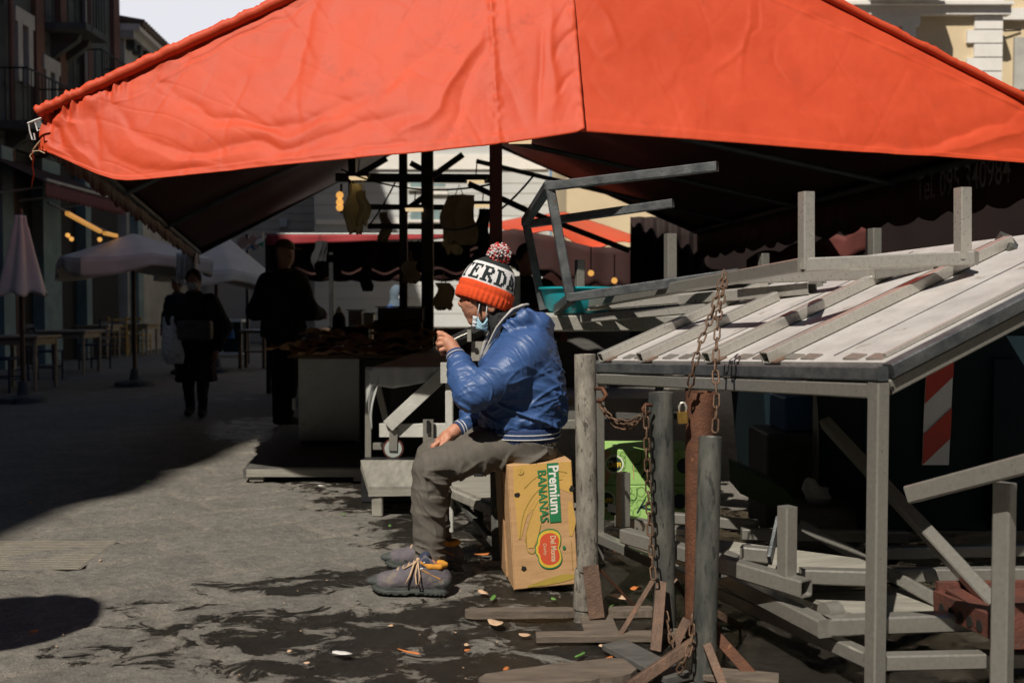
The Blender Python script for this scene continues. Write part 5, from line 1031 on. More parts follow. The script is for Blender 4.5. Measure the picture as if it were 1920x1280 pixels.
# ---------------------------------------------------------------- shoes
def shoe(toe, heel, name_lab=None):
    """walking shoe from ground points toe and heel"""
    d = (toe-heel); L = d.length; d.normalize(); sd = V((-d.y, d.x, 0)); up = V((0, 0, 1))
    # sd points to the camera side when d runs left
    W_ = lambda a, b, z: heel+d*(a*L)+sd*b+up*z
    so = MB(); n = 40; out = []
    def half(a):   # sole half widths along the length
        return np.interp(a, (0, .04, .12, .3, .45, .62, .78, .90, .97, 1.0), (.012, .030, .036, .034, .034, .044, .050, .042, .024, .008))
    rings = []
    for z, k in ((.0, .96), (.008, 1.0), (.018, 1.02), (.020, .985), (.024, 1.02), (.036, 1.0), (.038, .93)):
        rg = []
        for i in range(n): a = .5-.5*math.cos(math.pi*i/(n-1)); rg.append((a, half(a)*k))
        for i in range(n-2, 0, -1): a = .5-.5*math.cos(math.pi*i/(n-1)); rg.append((a, -half(a)*k))
        m = len(rg); spring = lambda a: .016*max(0, (a-.72)/.28)**2
        zz = lambda a, z: z*(1.0 if a > .34 else 1.12)+spring(a)
        rings.append([W_(a*(1 if .02 < a < .98 else 1), b, zz(a, z)+(.007*(1 if (int(a*34) % 2 == 0) else 0) if z == 0 else 0)) for a, b in rg])
    vs = [p for r in rings for p in r]; fs = []
    for q in range(len(rings)-1): fs += [(q*m+i, q*m+(i+1) % m, (q+1)*m+(i+1) % m, (q+1)*m+i)[::-1] for i in range(m)]
    fs.append(tuple(range(m))); fs.append(tuple(range((len(rings)-1)*m, len(rings)*m))[::-1]); so.add(vs, fs)
    lo = [min(v[k] for v in vs)-.05 for k in range(3)]; hi = [max(v[k] for v in vs)+.05 for k in range(3)]; hi[2] += .10
    u = SDF(lo, hi, .003)
    secs = [(.06, .038, .062), (.16, .041, .105), (.26, .042, .120), (.36, .042, .110), (.47, .042, .088), (.58, .045, .070), (.70, .048, .055), (.82, .045, .046), (.92, .030, .036)]
    for (a0, w0, h0), (a1, w1, h1) in zip(secs[:-1], secs[1:]):
        for f in (0, .5):
            a, w_, h = a0+(a1-a0)*f, w0+(w1-w0)*f, h0+(h1-h0)*f; rt = np.array([[d.x, sd.x, 0], [d.y, sd.y, 0], [0, 0, 1]])
            u.ell(W_(a, 0, h*.5+.022), (.030, w_*.98, h*.52+.008), .022, rt)
    u.cap(W_(.20, 0, .10), W_(.22, 0, .135), .040, .040, .01); u.cap(W_(.19, 0, .125), W_(.19, 0, .19), .034, .036, .006, sub=True)
    root = u.mesh('shoe', M['shoe'], man, lambda v, N: .0012*fbm(v*60, 3, 2))
    so.build('sole', M['sole'], root, 50)
    # toe rand and heel counter
    rb = SDF(lo, hi, .003); rt = np.array([[d.x, sd.x, 0], [d.y, sd.y, 0], [0, 0, 1]])
    for a, w_, h in ((.97, .026, .018), (.90, .040, .024), (.80, .050, .024), (.70, .0525, .020), (.60, .050, .014), (.50, .046, .010), (.40, .044, .009)): rb.ell(W_(a, 0, .036+h*.45), (.030, w_, h*.9), .012, rt)
    rb.ell(W_(.07, 0, .052), (.034, .0415, .036), .012, rt); rb.ell(W_(.14, 0, .046), (.03, .0435, .024), .012, rt); rb.mesh('rubber_rand', M['sole'], root)
    cl = SDF(lo, hi, .003); cl.chain(A3(W_(.05, 0, .118), W_(.10, .030, .116), W_(.22, .037, .118), W_(.32, .034, .132)), (.011, .011, .012, .009), .006); cl.chain(A3(W_(.05, 0, .118), W_(.10, -.030, .116), W_(.22, -.037, .118), W_(.32, -.034, .132)), (.011, .011, .012, .009), .006); cl.mesh('padded_collar', M['ochre'], root)
    tg = SDF(lo, hi, .003); tg.chain(A3(W_(.30, 0, .150), W_(.36, 0, .128), W_(.50, 0, .098)), (.020, .022, .020), .01); tg.ell(W_(.27, .036, .126), (.024, .008, .026), .008, rt); tg.ell(W_(.27, -.036, .126), (.024, .008, .026), .008, rt); tg.mesh('tongue', M['navysuede'], root)
    lc = MB()
    for k, a in enumerate((.42, .49, .56, .63)):
        h = np.interp(a, [x[0] for x in secs], [x[2] for x in secs])+.036; h = float(h)
        lc.tube([W_(a, .030, h-.020), W_(a+.015, .016, h-.004), W_(a+.02, 0, h), W_(a+.04, -.016, h-.006), W_(a+.045, -.030, h-.022)], .0034, 6)
        lc.tube([W_(a+.03, .032, h-.024), W_(a+.02, .016, h-.002), W_(a+.01, -.012, h)], .003, 6)
    k0 = W_(.385, .020, .140)
    lc.sphere(k0, .010, 8); lc.tube([k0, W_(.42, .046, .128), W_(.46, .058, .085), W_(.52, .060, .050)], [.004, .0045, .0045, .003], 6)
    lc.tube([k0, W_(.36, .052, .125), W_(.335, .060, .085), W_(.34, .064, .054), W_(.375, .064, .054), W_(.39, .060, .09), k0], .0036, 6)
    lc.tube([k0, W_(.45, .03, .125), W_(.56, .034, .105)], .0034, 6); lc.build('laces', M['lace'], root, 179)
    pp = MB(); pp.tube([W_(.315, .046, .106), W_(.2, .0455, .088), W_(.08, .044, .070)], .0022, 6); pp.build('piping', M['ochre'], root, 60)
    ey = MB(); [ey.sphere(W_(a, .0415, z), .0055, 8) for a, z in ((.29, .134), (.315, .110), (.335, .108))]; ey.build('eyelet', M['steel_bright'], root, 179)
    return root
shoe(PZ(697, 1108), PZ(842, 1113)); shoe(PZ(722, 1062), PZ(866, 1066))
# ---------------------------------------------------------------- hat
HB = Q(908, 556); ax = V((.335, .10, .94)).normalized(); hx = V((0, 0, 1)).rotation_difference(ax).to_matrix()
hat = None
def hp(r, a, z): return HB+hx@V((math.cos(a)*r*.955, math.sin(a)*r*.80, z))
def hlathe(prof, n, mod): 
    vs = []; fs = []; m = len(prof)
    for jx, (r, z) in enumerate(prof):
        for k in range(n): a = 2*math.pi*k/n; vs.append(hp(r*mod(a, jx), a, z))
    for jx in range(m-1):
        for k in range(n): fs.append((jx*n+k, jx*n+(k+1) % n, (jx+1)*n+(k+1) % n, (jx+1)*n+k))
    return vs, fs
prof_c = [(.113, .012), (.116, -.032), (.118, -.036), (.124, -.032), (.1275, -.018), (.1285, -.004), (.1295, .008), (.1255, .013), (.1275, .018), (.128, .030), (.126, .042), (.119, .047)]
mb = MB(); v_, f_ = hlathe(prof_c, 220, lambda a, jx: 1+(.016*math.sin(a*34+.6*math.sin(a*3)) if 1 < jx < 7 else .004*math.sin(a*34) if jx >= 8 else 0)+.008*math.sin(a*5)); mb.add(v_, f_)
hat = mb.build('bobble_hat', M['orangeknit'], man, 179)
def hr(z): return float(np.interp(z, (.03, .06, .085, .105, .125, .140, .155, .168, .176), (.123, .122, .117, .109, .097, .084, .064, .040, .0)))
zs = list(np.linspace(.036, .1335, 14)); mb = MB(); v_, f_ = hlathe([(hr(z), z) for z in zs], 160, lambda a, jx: 1+.004*math.sin(a*110)); mb.add(v_, f_); mb.build('white_band', M['whiteknit'], hat, 179)
zs = list(np.linspace(.132, .175, 9)); mb = MB(); v_, f_ = hlathe([(hr(z)*1.004, z) for z in zs]+[(0.0005, .177)], 120, lambda a, jx: 1+.004*math.sin(a*80)); mb.add(v_, f_); mb.build('dark_crown', M['blackknit'], hat, 179)
# slab-serif letters on the band, as grids of small quads
GL = {'T': ["1111111", "1001001", "0001000", "0001000", "0001000", "0001000", "0001000", "0011100"],
      'E': ["1111111", "0110001", "0110100", "0111100", "0110100", "0110000", "0110001", "1111111"],
      'R': ["1111110", "0110011", "0110011", "0111110", "0111100", "0110110", "0110011", "1111011"],
      'D': ["1111100", "0110110", "0110011", "0110011", "0110011", "0110011", "0110110", "1111100"],
      'A': ["0001000", "0011100", "0010100", "0110110", "0110110", "0111110", "1100011", "1110111"], 'S': ["0111101", "1100011", "1100000", "0111110", "0000011", "1000011", "1100011", "1011110"], 'M': ["1100011", "1110111", "1111111", "1101011", "1100011", "1100011", "1100011", "1110111"]}
mb = MB(); ztop, zbot = .119, .052; da = .53
for idx, ch in enumerate('MSTERDAMSTER'[0:0]+'AMSTERDAMSTE'):
    a0 = -math.pi/2-.12+(idx-5)*da       # the R faces the camera
    for r_, row in enumerate(GL[ch]):
        for c_, bit in enumerate(row):
            if bit != '1': continue
            def pt(cc, rr_):
                z = ztop+(zbot-ztop)*rr_/8; sl = 0; return hp(hr(z)+.0022, a0+(cc-3.5)/7*da*.84+sl, z)
            mb.add([pt(c_, r_), pt(c_, r_+1), pt(c_+1, r_+1), pt(c_+1, r_)], [(0, 1, 2, 3)])
mb.build('lettering', M['blackknit'], hat).modifiers.new('thickness', 'SOLIDIFY').thickness = .002
# pompom of yarn strands
pc = Q(936, 478); pm = [MB(), MB(), MB()]; rn = random.Random(4)
for i in range(1500):
    z = rn.uniform(-1, 1); a = rn.uniform(0, 2*math.pi); k = math.sqrt(1-z*z); dv = V((k*math.cos(a), k*math.sin(a), z)); l = .046*rn.uniform(.86, 1.06); sw = V((rn.uniform(-1, 1), rn.uniform(-1, 1), rn.uniform(-1, 1)))*.008
    pm[rn.choice((0, 0, 0, 1, 1, 1, 2))].tube([pc+dv*.014, pc+dv*l*.7+sw*.3, pc+dv*l+sw], [.0018, .0032, .0030], 4)
core = MB(); core.sphere(pc, .034, 14); pmo = core.build('pompom', M['blackknit'], hat, 179)
yr = mk('red yarn', (.55, .035, .03), None, 40, .9, 0, 0); 
for b_, mt, nm in ((pm[0], yr, 'red_yarn'), (pm[1], M['whiteknit'], 'white_yarn'), (pm[2], M['blackknit'], 'dark_yarn')):
    b_.build(nm, mt, hat, 179)
for ch in list(hat.children):
    if ch.name.startswith(('red_yarn', 'white_yarn', 'dark_yarn')): pass
# ---------------------------------------------------------------- mask hanging under the chin
mk_ = MB(); top = [Q(893, 591, -.088), Q(897, 600, -.086), Q(901, 607, -.084), Q(907, 604, -.086), Q(911, 593, -.088), Q(914, 595, -.086)]
def mfn(u, v):
    a = Q(896, 596, -.090).lerp(Q(914, 596, -.088), u); dip = .026*math.sin(math.pi*u)*(1-v); b = Q(893, 616, -.080).lerp(Q(913, 621, -.078), u)
    p = a.lerp(b, v); return p+V((0, -.008*math.sin(math.pi*u)-.0028*math.sin(v*20), -dip))
mo = MB().grid(mfn, 14, 20).build('face_mask', M['maskblue'], man, 179); mo.modifiers.new('thickness', 'SOLIDIFY').thickness = .004
mfn2 = lambda u, v: Q(888+9*u-2*v, 592+24*v+2*u, -.070).lerp(Q(886+9*u, 612, -.05), v)+V((0, -.01*math.sin(math.pi*u)-.002*math.sin(v*22), 0))
m2 = MB().grid(mfn2, 8, 16).build('mask_fold', M['masklight'], mo, 179); m2.modifiers.new('thickness', 'SOLIDIFY').thickness = .004
mb = MB(); mb.tube([Q(895, 594, -.088), Q(897, 582, -.087), Q(899, 570, -.086)], .0020, 6); mb.tube([Q(911, 597, -.090), Q(912, 585, -.090), Q(913, 574, -.090)], .0020, 6); mb.build('ear_loop', M['masklight'], mo, 179)
# ================================================================== fish stall: platforms, counter, trolley
pf = thing('wooden_platform', 'low dark boarded platform in front of the fish counter', 'platform', (-1.3, 6.54, 0))
a, b = PZ(462, 903), PZ(690, 902); y0 = a.y
mb = MB(); mb.add([V((a.x, y0, .095)), V((b.x+.05, y0, .095)), V((b.x-.25, 8.9, .095)), V((a.x-.32, 8.9, .095))]+[V((a.x, y0, .085)), V((b.x+.05, y0, .085)), V((b.x-.25, 8.9, .085)), V((a.x-.32, 8.9, .085))], [(0, 1, 2, 3), (7, 6, 5, 4), (0, 4, 5, 1), (1, 5, 6, 2), (2, 6, 7, 3), (3, 7, 4, 0)])
mb.build('deck_board', M['darkdeck'], pf)
MB().beam((a.x, y0+.016, .058), (b.x+.05, y0+.016, .058), .032, .052, ch=.05).build('edge_board', M['greywood'], pf, 30)
for x in (a.x+.06, b.x-.05): MB().box((x, y0+.08, .016), (.09, .12, .03)).build('skid', M['greywood'], pf)
MB().beam((a.x-.02, y0+.05, .045), (a.x-.30, 8.9, .045), .03, .06, ch=.05).build('edge_board', M['darkdeck'], pf, 30)
mb = MB(); mb.tube([P(510, 878, 6.9), P(590, 872, 6.95), P(672, 864, 7.0)], .003, 5); mb.build('board_joint', M['greywood'], pf)
bn = thing('low_bench', 'low grey wooden bench with a pale top left of the seated man', 'bench', PZ(780, 955))
ztop = .165
q = [PZ(690, 912, ztop), PZ(842, 910, ztop), PZ(842, 862, .25), PZ(676, 862, .25)]
MB().box(((q[2].x+q[3].x)/2, q[2].y+.10, .12), (q[2].x-q[3].x, .16, .24)).build('support_block', M['blackmetal'], bn)
mb = MB(); mb.add(q+[v-V((0, 0, .012)) for v in q], [(0, 1, 2, 3), (7, 6, 5, 4), (0, 4, 5, 1), (1, 5, 6, 2), (2, 6, 7, 3), (3, 7, 4, 0)]); mb.build('bench_top', M['greywood_y'], bn)
MB().beam(q[0]-V((0, -.018, .034)), q[1]-V((0, -.018, .034)), .034, .044, ch=.06).build('edge_board', M['greywood'], bn, 30); MB().beam(q[0]-V((-.018, -.03, .034)), q[3]-V((-.018, 0, .034)), .034, .044, ch=.06).build('edge_board', M['greywood'], bn, 30)
for px in (708, 835): c = P(px, 930, q[0].y+.04); MB().beam((c.x, c.y, 0), (c.x, c.y, ztop-.055), .06, .05, up=(0, 1, 0)).build('leg', M['greywood'], bn, 30)
b2 = thing('low_table', 'low grey wooden table with slanting edge just behind the man\'s calves', 'table', PZ(900, 990))
z2 = .255; q = [PZ(838, 906, z2), PZ(935, 946, z2), PZ(1010, 940, z2), PZ(1010, 885, z2), PZ(850, 885, z2)]
mb = MB(); n = 5; mb.add(q+[v-V((0, 0, .012)) for v in q], [tuple(range(n)), tuple(range(n, 2*n))[::-1]]+[(i, n+i, n+(i+1) % n, (i+1) % n) for i in range(n)]); mb.build('table_top', M['greywood'], b2)
MB().beam(q[0]-V((0, 0, .036)), q[1]-V((0, 0, .036)), .04, .045).build('edge_board', M['greywood'], b2, 30)
c = P(843, 930, q[0].y+.05); MB().beam((c.x, c.y, 0), (c.x, c.y, .80), .040, up=(0, 1, 0)).build('tall_leg', M['whitetimber'], b2, 30); MB().beam((c.x-.012, c.y-.035, .765), (c.x-.012, c.y-.035, .868), .06, .03, up=(0, 1, 0)).build('post_block', M['whitetimber'], b2, 30)
lg = PZ(932, 1052); MB().beam((lg.x, lg.y, 0), (lg.x-.01, lg.y+.05, .40), .045, up=(0, 1, 0)).build('leg', M['pipe_dark'], b2, 30); MB().beam((lg.x, lg.y+.03, .06), (c.x, c.y, .22), .03, up=(0, 0, 1)).build('brace', M['pipe_dark'], b2, 30)
fc = thing('fish_counter', 'long fish counter with grey sheet metal front and brown paper top', 'counter', (-1.4, 7.66, 0))
def slab(name, par, x0, x1, y0, y1, z0, z1, mat, bev=.006):
    o = MB().box(((x0+x1)/2, (y0+y1)/2, (z0+z1)/2), (x1-x0, y1-y0, z1-z0)).build(name, M[mat], par); v = o.modifiers.new('edge', 'BEVEL'); v.width = bev; v.segments = 2; return o
slab('front_panel', fc, -1.64, -1.17, 7.62, 7.66, .12, .755, 'zinc'); slab('side_panel', fc, -1.165, -1.10, 7.70, 7.76, .10, .745, 'steel_dark')
slab('counter_top', fc, -1.72, -.55, 7.60, 9.3, .757, .785, 'woodbrown'); slab('counter_base', fc, -1.62, -.62, 7.68, 9.2, .12, .75, 'blackmetal'); slab('handle', fc, -1.685, -1.655, 7.60, 7.64, .36, .45, 'zinc')
for x in (-1.60, -1.2): MB().beam((x, 7.66, .095), (x, 7.66, .13), .05).build('foot', M['steel_dark'], fc, 30)
# paper sheets, trays, boxes on the counter
rn = random.Random(21)
for i in range(26):
    x = rn.uniform(-1.72, -.60); y = 7.62+rn.random()**1.5*1.3; z = .79+.012*i/4+(y-7.6)*.09; w_ = rn.uniform(.10, .26); an = rn.uniform(0, 3.1); se = i*3.7
    def fn(u, v, x=x, y=y, z=z, w_=w_, an=an, se=se):
        p, q_ = (u-.5)*w_*1.7, (v-.5)*w_; return V((x+p*math.cos(an)-q_*math.sin(an), y+p*math.sin(an)+q_*math.cos(an), max(z+.028*math.sin(u*5+se)*math.sin(v*4+se*2)+.014*math.sin(u*13+v*9+se), .789)))
    o = MB().grid(fn, 10, 8).build('wrapping_paper', M['cardboard_dim'], None, 50); o.modifiers.new('thickness', 'SOLIDIFY').thickness = .002
    tag(o, 'crumpled brown wrapping paper lying on the fish counter', 'paper', 'sheets of brown paper on the fish counter')
ty = thing('steel_tray', 'shallow oval steel tray at the right end of the fish counter', 'tray', P(735, 660, 8.0)); c = P(728, 662, 8.0)
o = MB().lathe([(.20, 0), (.235, .015), (.245, .035), (.255, .036), (.25, .03), (.21, .004), (0, .003)], c, 40).build('tray_dish', M['zinc'], ty, 40); 
for i, (x0, x1, y0, y1, z0, z1, mt, lab) in enumerate(((700, 790, 600, 642, 8.7, .3, 'woodbrown', 'wide dark crate at the bottom of the pile on the fish counter'), (708, 792, 574, 600, 8.7, .3, 'darkdeck', 'dark crate on top of the pile on the fish counter'), (620, 690, 612, 640, 8.9, .3, 'woodbrown', 'low dark crate left of the pile on the fish counter'),
                                                       (653, 678, 580, 612, 9.3, .15, 'zinc', 'small grey box standing before the white wall'), (677, 700, 586, 612, 9.5, .15, 'zinc', 'lower grey box beside the small grey box'))):
    p, r_ = P(x0, y1, z0), P(x1, y0, z0); t = thing('market_crate', lab, 'crate', p, 'crates and boxes on the fish counter')
    slab('crate_body', t, p.x, r_.x, z0, z0+z1, p.z, r_.z-.012, mt); slab('crate_rim', t, p.x-.02, r_.x+.02, z0-.02, z0+z1+.02, r_.z-.01, r_.z, 'blackmetal', .003)
c = P(636, 610, 9.0); t = thing('drinks_jug', 'black bottle shaped jug with a pale neck on the fish counter', 'jug', c); MB().lathe([(.055, 0), (.06, .02), (.06, .10), (.04, .135), (.022, .16)], c-V((0, 0, .03)), 20).build('jug_body', M['blackmetal'], t, 40); MB().lathe([(.03, .14), (.034, .155), (.018, .185), (.012, .20)], c-V((0, 0, .03)), 16).build('neck', M['whiteplastic'], t, 40)
# trolley with diagonal brace and plastic sheet
tl = thing('market_trolley', 'grey timber market trolley with a diagonal brace and a caster wheel', 'trolley', (-.7, 6.05, 0))
YT = 6.0
wb = lambda a, b, w_=.10, mt='greywood', nm='timber', dy=0, th=.04: MB().beam(P(*a, YT+dy), P(*b, YT+dy), w_, th, up=(0, 1, 0), ch=.05).build(nm, M[mat_] if False else M[mt], tl, 30)
def tim(a, b, wd=.1, mt='greywood', nm='timber', dy=0, th=.04):
    a, b = P(*a, YT+dy), P(*b, YT+dy); d = (b-a).normalized(); return MB().beam(a, b, wd, th, up=(0, -1, 0), ch=.05).build(nm, M[mt], tl, 30)
WT = 'whitetimber'
tim((712, 806), (868, 806), .082, WT); tim((728, 798), (846, 688), .078, WT, 'diagonal_brace', dy=-.045); tim((691, 690), (691, 858), .038, 'steel', 'post', dy=.10); tim((700, 836), (735, 836), .04, 'steel', 'cross_bar', dy=.06); tim((803, 786), (803, 832), .062, 'steel', 'bracket', dy=-.05, th=.02); tim((700, 690), (725, 790), .04, WT, 'post', dy=.35)
tim((803, 788), (803, 812), .02, 'blackmetal', 'bolt', dy=-.075, th=.01)
c = P(738, 840, YT); MB().tube([c+V((0, -.02, 0)), c+V((0, .02, 0))], .062, 28).build('wheel', M['redpost'], tl, 40); MB().tube([c+V((0, -.024, 0)), c+V((0, .024, 0))], .052, 28).build('hub', M['zinc'], tl, 40); MB().beam(c+V((0, -.032, -.01)), c+V((.005, -.032, .12)), .05, .01, up=(0, -1, 0)).build('fork', M['steel'], tl, 30)
zt_ = P(690, 690, YT).z; xl, xr = P(692, 690, YT).x, P(860, 690, YT).x
mb = MB(); mb.add([V((xl, YT, zt_)), V((xr, YT, zt_)), V((xr+.12, YT+1.5, zt_+.02)), V((xl+.12, YT+1.5, zt_+.02))]+[V((xl, YT, zt_-.03)), V((xr, YT, zt_-.03)), V((xr+.12, YT+1.5, zt_-.01)), V((xl+.12, YT+1.5, zt_-.01))], [(0, 1, 2, 3), (7, 6, 5, 4), (0, 4, 5, 1), (1, 5, 6, 2), (2, 6, 7, 3), (3, 7, 4, 0)]); mb.build('table_top', M['cardboard_dim'], tl)
def ps(u, v):
    x = xl-.01+(xr-xl)*u; hem = np.interp(u, (0, .06, .3, .6, 1), (.24, .11, .13, .10, .05)); return V((x, YT-.055-.015*math.sin(u*15)-.012*v*math.sin(u*31), zt_+.012-hem*v))
pm_ = bpy.data.materials.new('cloudy plastic film'); pm_.use_nodes = True; b_ = pm_.node_tree.nodes['Principled BSDF']; b_.inputs['Base Color'].default_value = (.50, .51, .50, 1); b_.inputs['Roughness'].default_value = .35; b_.inputs['Alpha'].default_value = .78
o = MB().grid(ps, 40, 8).build('plastic_sheet', pm_, tl, 179); o.modifiers.new('thickness', 'SOLIDIFY').thickness = .003
o = MB().grid(lambda u, v: V((xl+.02*v+.07*u*(1-v)+.008*math.sin(v*7), YT-.065-.016*math.sin(u*6+v*4), zt_-.36*v)), 10, 24).build('plastic_tail', pm_, tl, 179); o.modifiers.new('thickness', 'SOLIDIFY').thickness = .003
slab('under_box', tl, xl+.08, xr+.1, YT+.35, YT+1.3, .10, zt_-.12, 'blackmetal')
# plastic crates/scale close behind the man's hand
t = thing('market_scale', 'dark scale with pale steel bracket just behind the man\'s chin', 'scale', P(892, 650, 5.2)); 
MB().beam(P(897, 640, 5.2), P(897, 676, 5.2), .075, .03, up=(0, -1, 0)).build('bracket', M['steel_bright'], t, 30); MB().beam(P(852, 640, 5.25), P(925, 606, 5.2), .05, .10, up=(0, -1, .3)).build('arm', M['blackmetal'], t, 30); MB().beam(P(880, 640, 5.15), P(880, 618, 5.15), .022, .02, up=(0, -1, 0)).build('bracket', M['steel_bright'], t, 30)
MB().tube([P(850, 636, 5.18), P(895, 616, 5.18)], .0022, 6).build('wire', M['steel'], t); MB().beam(P(897, 676, 5.25), V((P(897, 676, 5.25).x, 5.25, 0)), .05, up=(0, 1, 0)).build('stand', M['blackmetal'], t, 30); MB().tube([P(893, 656, 5.18), P(893, 656, 5.175)], .012, 12).build('bolt', M['hole'], t)
# ================================================================== second stall behind with red edged awning
Y2 = 13.0
st = thing('market_stall', 'second market stall behind with a red edged grey awning and scalloped border', 'market stall', P(700, 700, Y2))
a, b = P(497, 437, Y2), P(925, 428, Y2)
def aw(u, v): return V((a.x+(b.x-a.x)*u, Y2+2.4*v, a.z+.10*v+.05*math.sin(u*9)*v))
o = MB().grid(aw, 20, 10).build('awning_top', M['zinc'], st, 60); o.modifiers.new('thickness', 'SOLIDIFY').thickness = .02
def av(u, v): top = P(500+400*u, 440, Y2-.02); return top+V((0, -.02*math.sin(u*20)*v, -.14*v*(1-.8*u)))
o = MB().grid(av, 30, 4).build('awning_border', mk('faded red cloth', (.36, .035, .04), (.28, .028, .032), 5, .8, 0, .1), st, 60); o.modifiers.new('thickness', 'SOLIDIFY').thickness = .01
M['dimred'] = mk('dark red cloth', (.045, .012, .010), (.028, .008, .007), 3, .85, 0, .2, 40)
def bk(u, v):
    p = P(500+430*u, 452, Y2+.3); k = 11; h = 1.0-.0; return V((p.x, Y2+.35+.03*math.sin(u*40), p.z-(.52+.02*abs(math.sin(u*math.pi*k)))*v))
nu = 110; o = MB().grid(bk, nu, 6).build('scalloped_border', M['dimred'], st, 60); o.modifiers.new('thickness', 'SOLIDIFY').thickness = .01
lt = MB(); put_text(lt, 'Bar di Mario', P(690, 464, Y2+.32), V((.995, 0, .10)).normalized(), V((0, 0, 1)), .20, 0, 1.55); lt.build('lettering', mk('dim ochre lettering', (.07, .032, .012), None, 5, .8, 0, 0), st)
for x in (503, 622, 905): p = P(x, 577, Y2+.2); MB().beam((p.x, Y2+.2, 0), (p.x, Y2+.2, 2.05), .06, up=(0, 1, 0)).build('post', M['blackmetal'], st, 30)
slab('stall_counter', st, P(560, 600, Y2).x, P(930, 600, Y2).x, Y2+.4, Y2+1.2, .0, .86, 'woodbrown')
# sunlit red canopy seen through the tent on the right, and its posts
cn = thing('red_canopy', 'sunlit red orange canopy of another stall seen through the tent', 'canopy', P(1100, 420, 15))
def cf(u, v):
    top = P(880+325*u, float(np.interp(u, (0, .3, .55, .8, 1), (428, 408, 398, 425, 448))), 16-3*v); lowy = float(np.interp(u, (0, .25, .45, .7, 1), (440, 428, 440, 462, 462)))
    bot = P(880+325*u, lowy, 13.2); return top.lerp(bot, v)+V((0, 0, .06*math.sin(u*16)*v))
o = MB().grid(cf, 40, 14).build('canopy_cloth', M['tarp'], cn, 179); o.modifiers.new('thickness', 'SOLIDIFY').thickness = .01
def cf2(u, v): p = P(882+325*u, float(np.interp(u, (0, .25, .45, .7, 1), (441, 429, 441, 463, 463))), 13.15); return p-V((0, .03*math.sin(u*30), .52*v*(1+.08*math.sin(u*50))))
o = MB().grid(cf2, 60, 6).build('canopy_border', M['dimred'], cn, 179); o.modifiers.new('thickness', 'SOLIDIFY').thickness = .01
for x in (1010, 1290): p = P(x, 577, 13.6); MB().beam((p.x, 13.6, 0), (p.x, 13.6, 1.9), .06, up=(0, 1, 0)).build('post', M['blackmetal'], cn, 30)
o = MB().grid(lambda u, v: (V((1.45+.95*u*3, 12.25+.04*math.sin(u*120), 2.25-1.5*v)) if u < .334 else V((2.42+1.25*(u-.334)/.666, 12.25-6.6*(u-.334)/.666+.0, 2.25-1.5*v+.0*u))), 120, 6).build('shade_sheet', mk('nearly black red cloth', (.020, .007, .006), (.012, .005, .004), 3, .85, 0, .2, 40), None, 60); o.modifiers.new('thickness', 'SOLIDIFY').thickness = .006; tag(o, 'dark red sheet added for the shade at the right side of the tent', 'curtain')  # dark sheet added to stand for the tent's shaded right side
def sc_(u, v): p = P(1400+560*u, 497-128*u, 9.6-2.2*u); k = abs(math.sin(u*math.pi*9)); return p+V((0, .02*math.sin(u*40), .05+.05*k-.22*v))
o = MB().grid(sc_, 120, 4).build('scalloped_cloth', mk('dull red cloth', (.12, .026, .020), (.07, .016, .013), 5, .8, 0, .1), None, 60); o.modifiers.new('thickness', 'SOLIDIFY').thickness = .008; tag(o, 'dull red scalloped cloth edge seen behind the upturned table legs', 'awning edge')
# striped cloth / white table behind teal tub
t = thing('striped_cover', 'white cloth with red stripes over a stall far behind the teal tub', 'cloth', P(1120, 530, 14)); 
pA, pB = P(1020, 505, 14.2), P(1230, 512, 14.2)
o = MB().grid(lambda u, v: V((pA.x+(pB.x-pA.x)*u, 14.2+1.0*(1-v), pA.z-.42*v+.02*math.sin(u*12))), 20, 8).build('cloth', M['whiteprint'], t, 60); o.modifiers.new('thickness', 'SOLIDIFY').thickness = .01
mb = MB()
for k in range(7): x = pA.x+(pB.x-pA.x)*(.32+.09*k); mb.add([V((x, 14.43, pA.z-.30)), V((x+.06, 14.43, pA.z-.30)), V((x+.0, 14.63, pA.z-.22)), V((x-.06, 14.63, pA.z-.22))], [(0, 1, 2, 3)])
mb.build('red_stripe', M['reflred'], t)
# second table under it so that nothing floats
p = P(1125, 577, 14.7); slab('table_block', t, p.x-.8, p.x+.8, 14.3, 15.1, 0, 1.15, 'darkdeck')
# ================================================================== buildings
M['stucco'] = mk('ochre stucco', (.70, .565, .37), (.62, .49, .31), 1.4, .9, 0, .2, 30, spots=(.54, .43, .28), sscale=2.2, sth=.62); M['whitestone'] = mk('pale stone', (.80, .77, .72), (.70, .67, .62), 2.5, .85, 0, .3, 30)
M['greystone'] = mk('sooty grey stone', (.12, .13, .125), (.06, .068, .066), 1.2, .9, 0, .4, 20, spots=(.03, .033, .033), sscale=2, sth=.56); M['glassdark'] = mk('dark window glass', (.02, .026, .03), None, 2, .15, 0, 0)
M['pinkplaster'] = mk('faded pink plaster', (.20, .105, .075), (.12, .066, .05), 1.2, .9, 0, .2, 20); M['framepale'] = mk('grimy pale stone', (.52, .51, .46), (.36, .35, .32), 2, .9, 0, .3, 20); M['greywall'] = mk('pale grey panels', (.56, .57, .56), (.49, .50, .49), .8, .8, 0, .05, 20); M['creamwall'] = mk('cream block wall', (.72, .60, .47), (.64, .53, .41), 1, .85, 0, .1, 20)
M['doorteal'] = mk('weathered teal paint', (.24, .33, .33), (.14, .21, .22), 2, .8, 0, .2, 20); M['darkshop'] = mk('dark shop front', (.016, .015, .014), (.010, .009, .009), 2, .8, 0, .1, 20)
def bld(name, label, loc): return thing(name, label, 'building', loc)
def bx_(par, name, x0, x1, y0, y1, z0, z1, mat): return MB().box(((x0+x1)/2, (y0+y1)/2, (z0+z1)/2), (x1-x0, y1-y0, z1-z0)).build(name, M[mat], par)
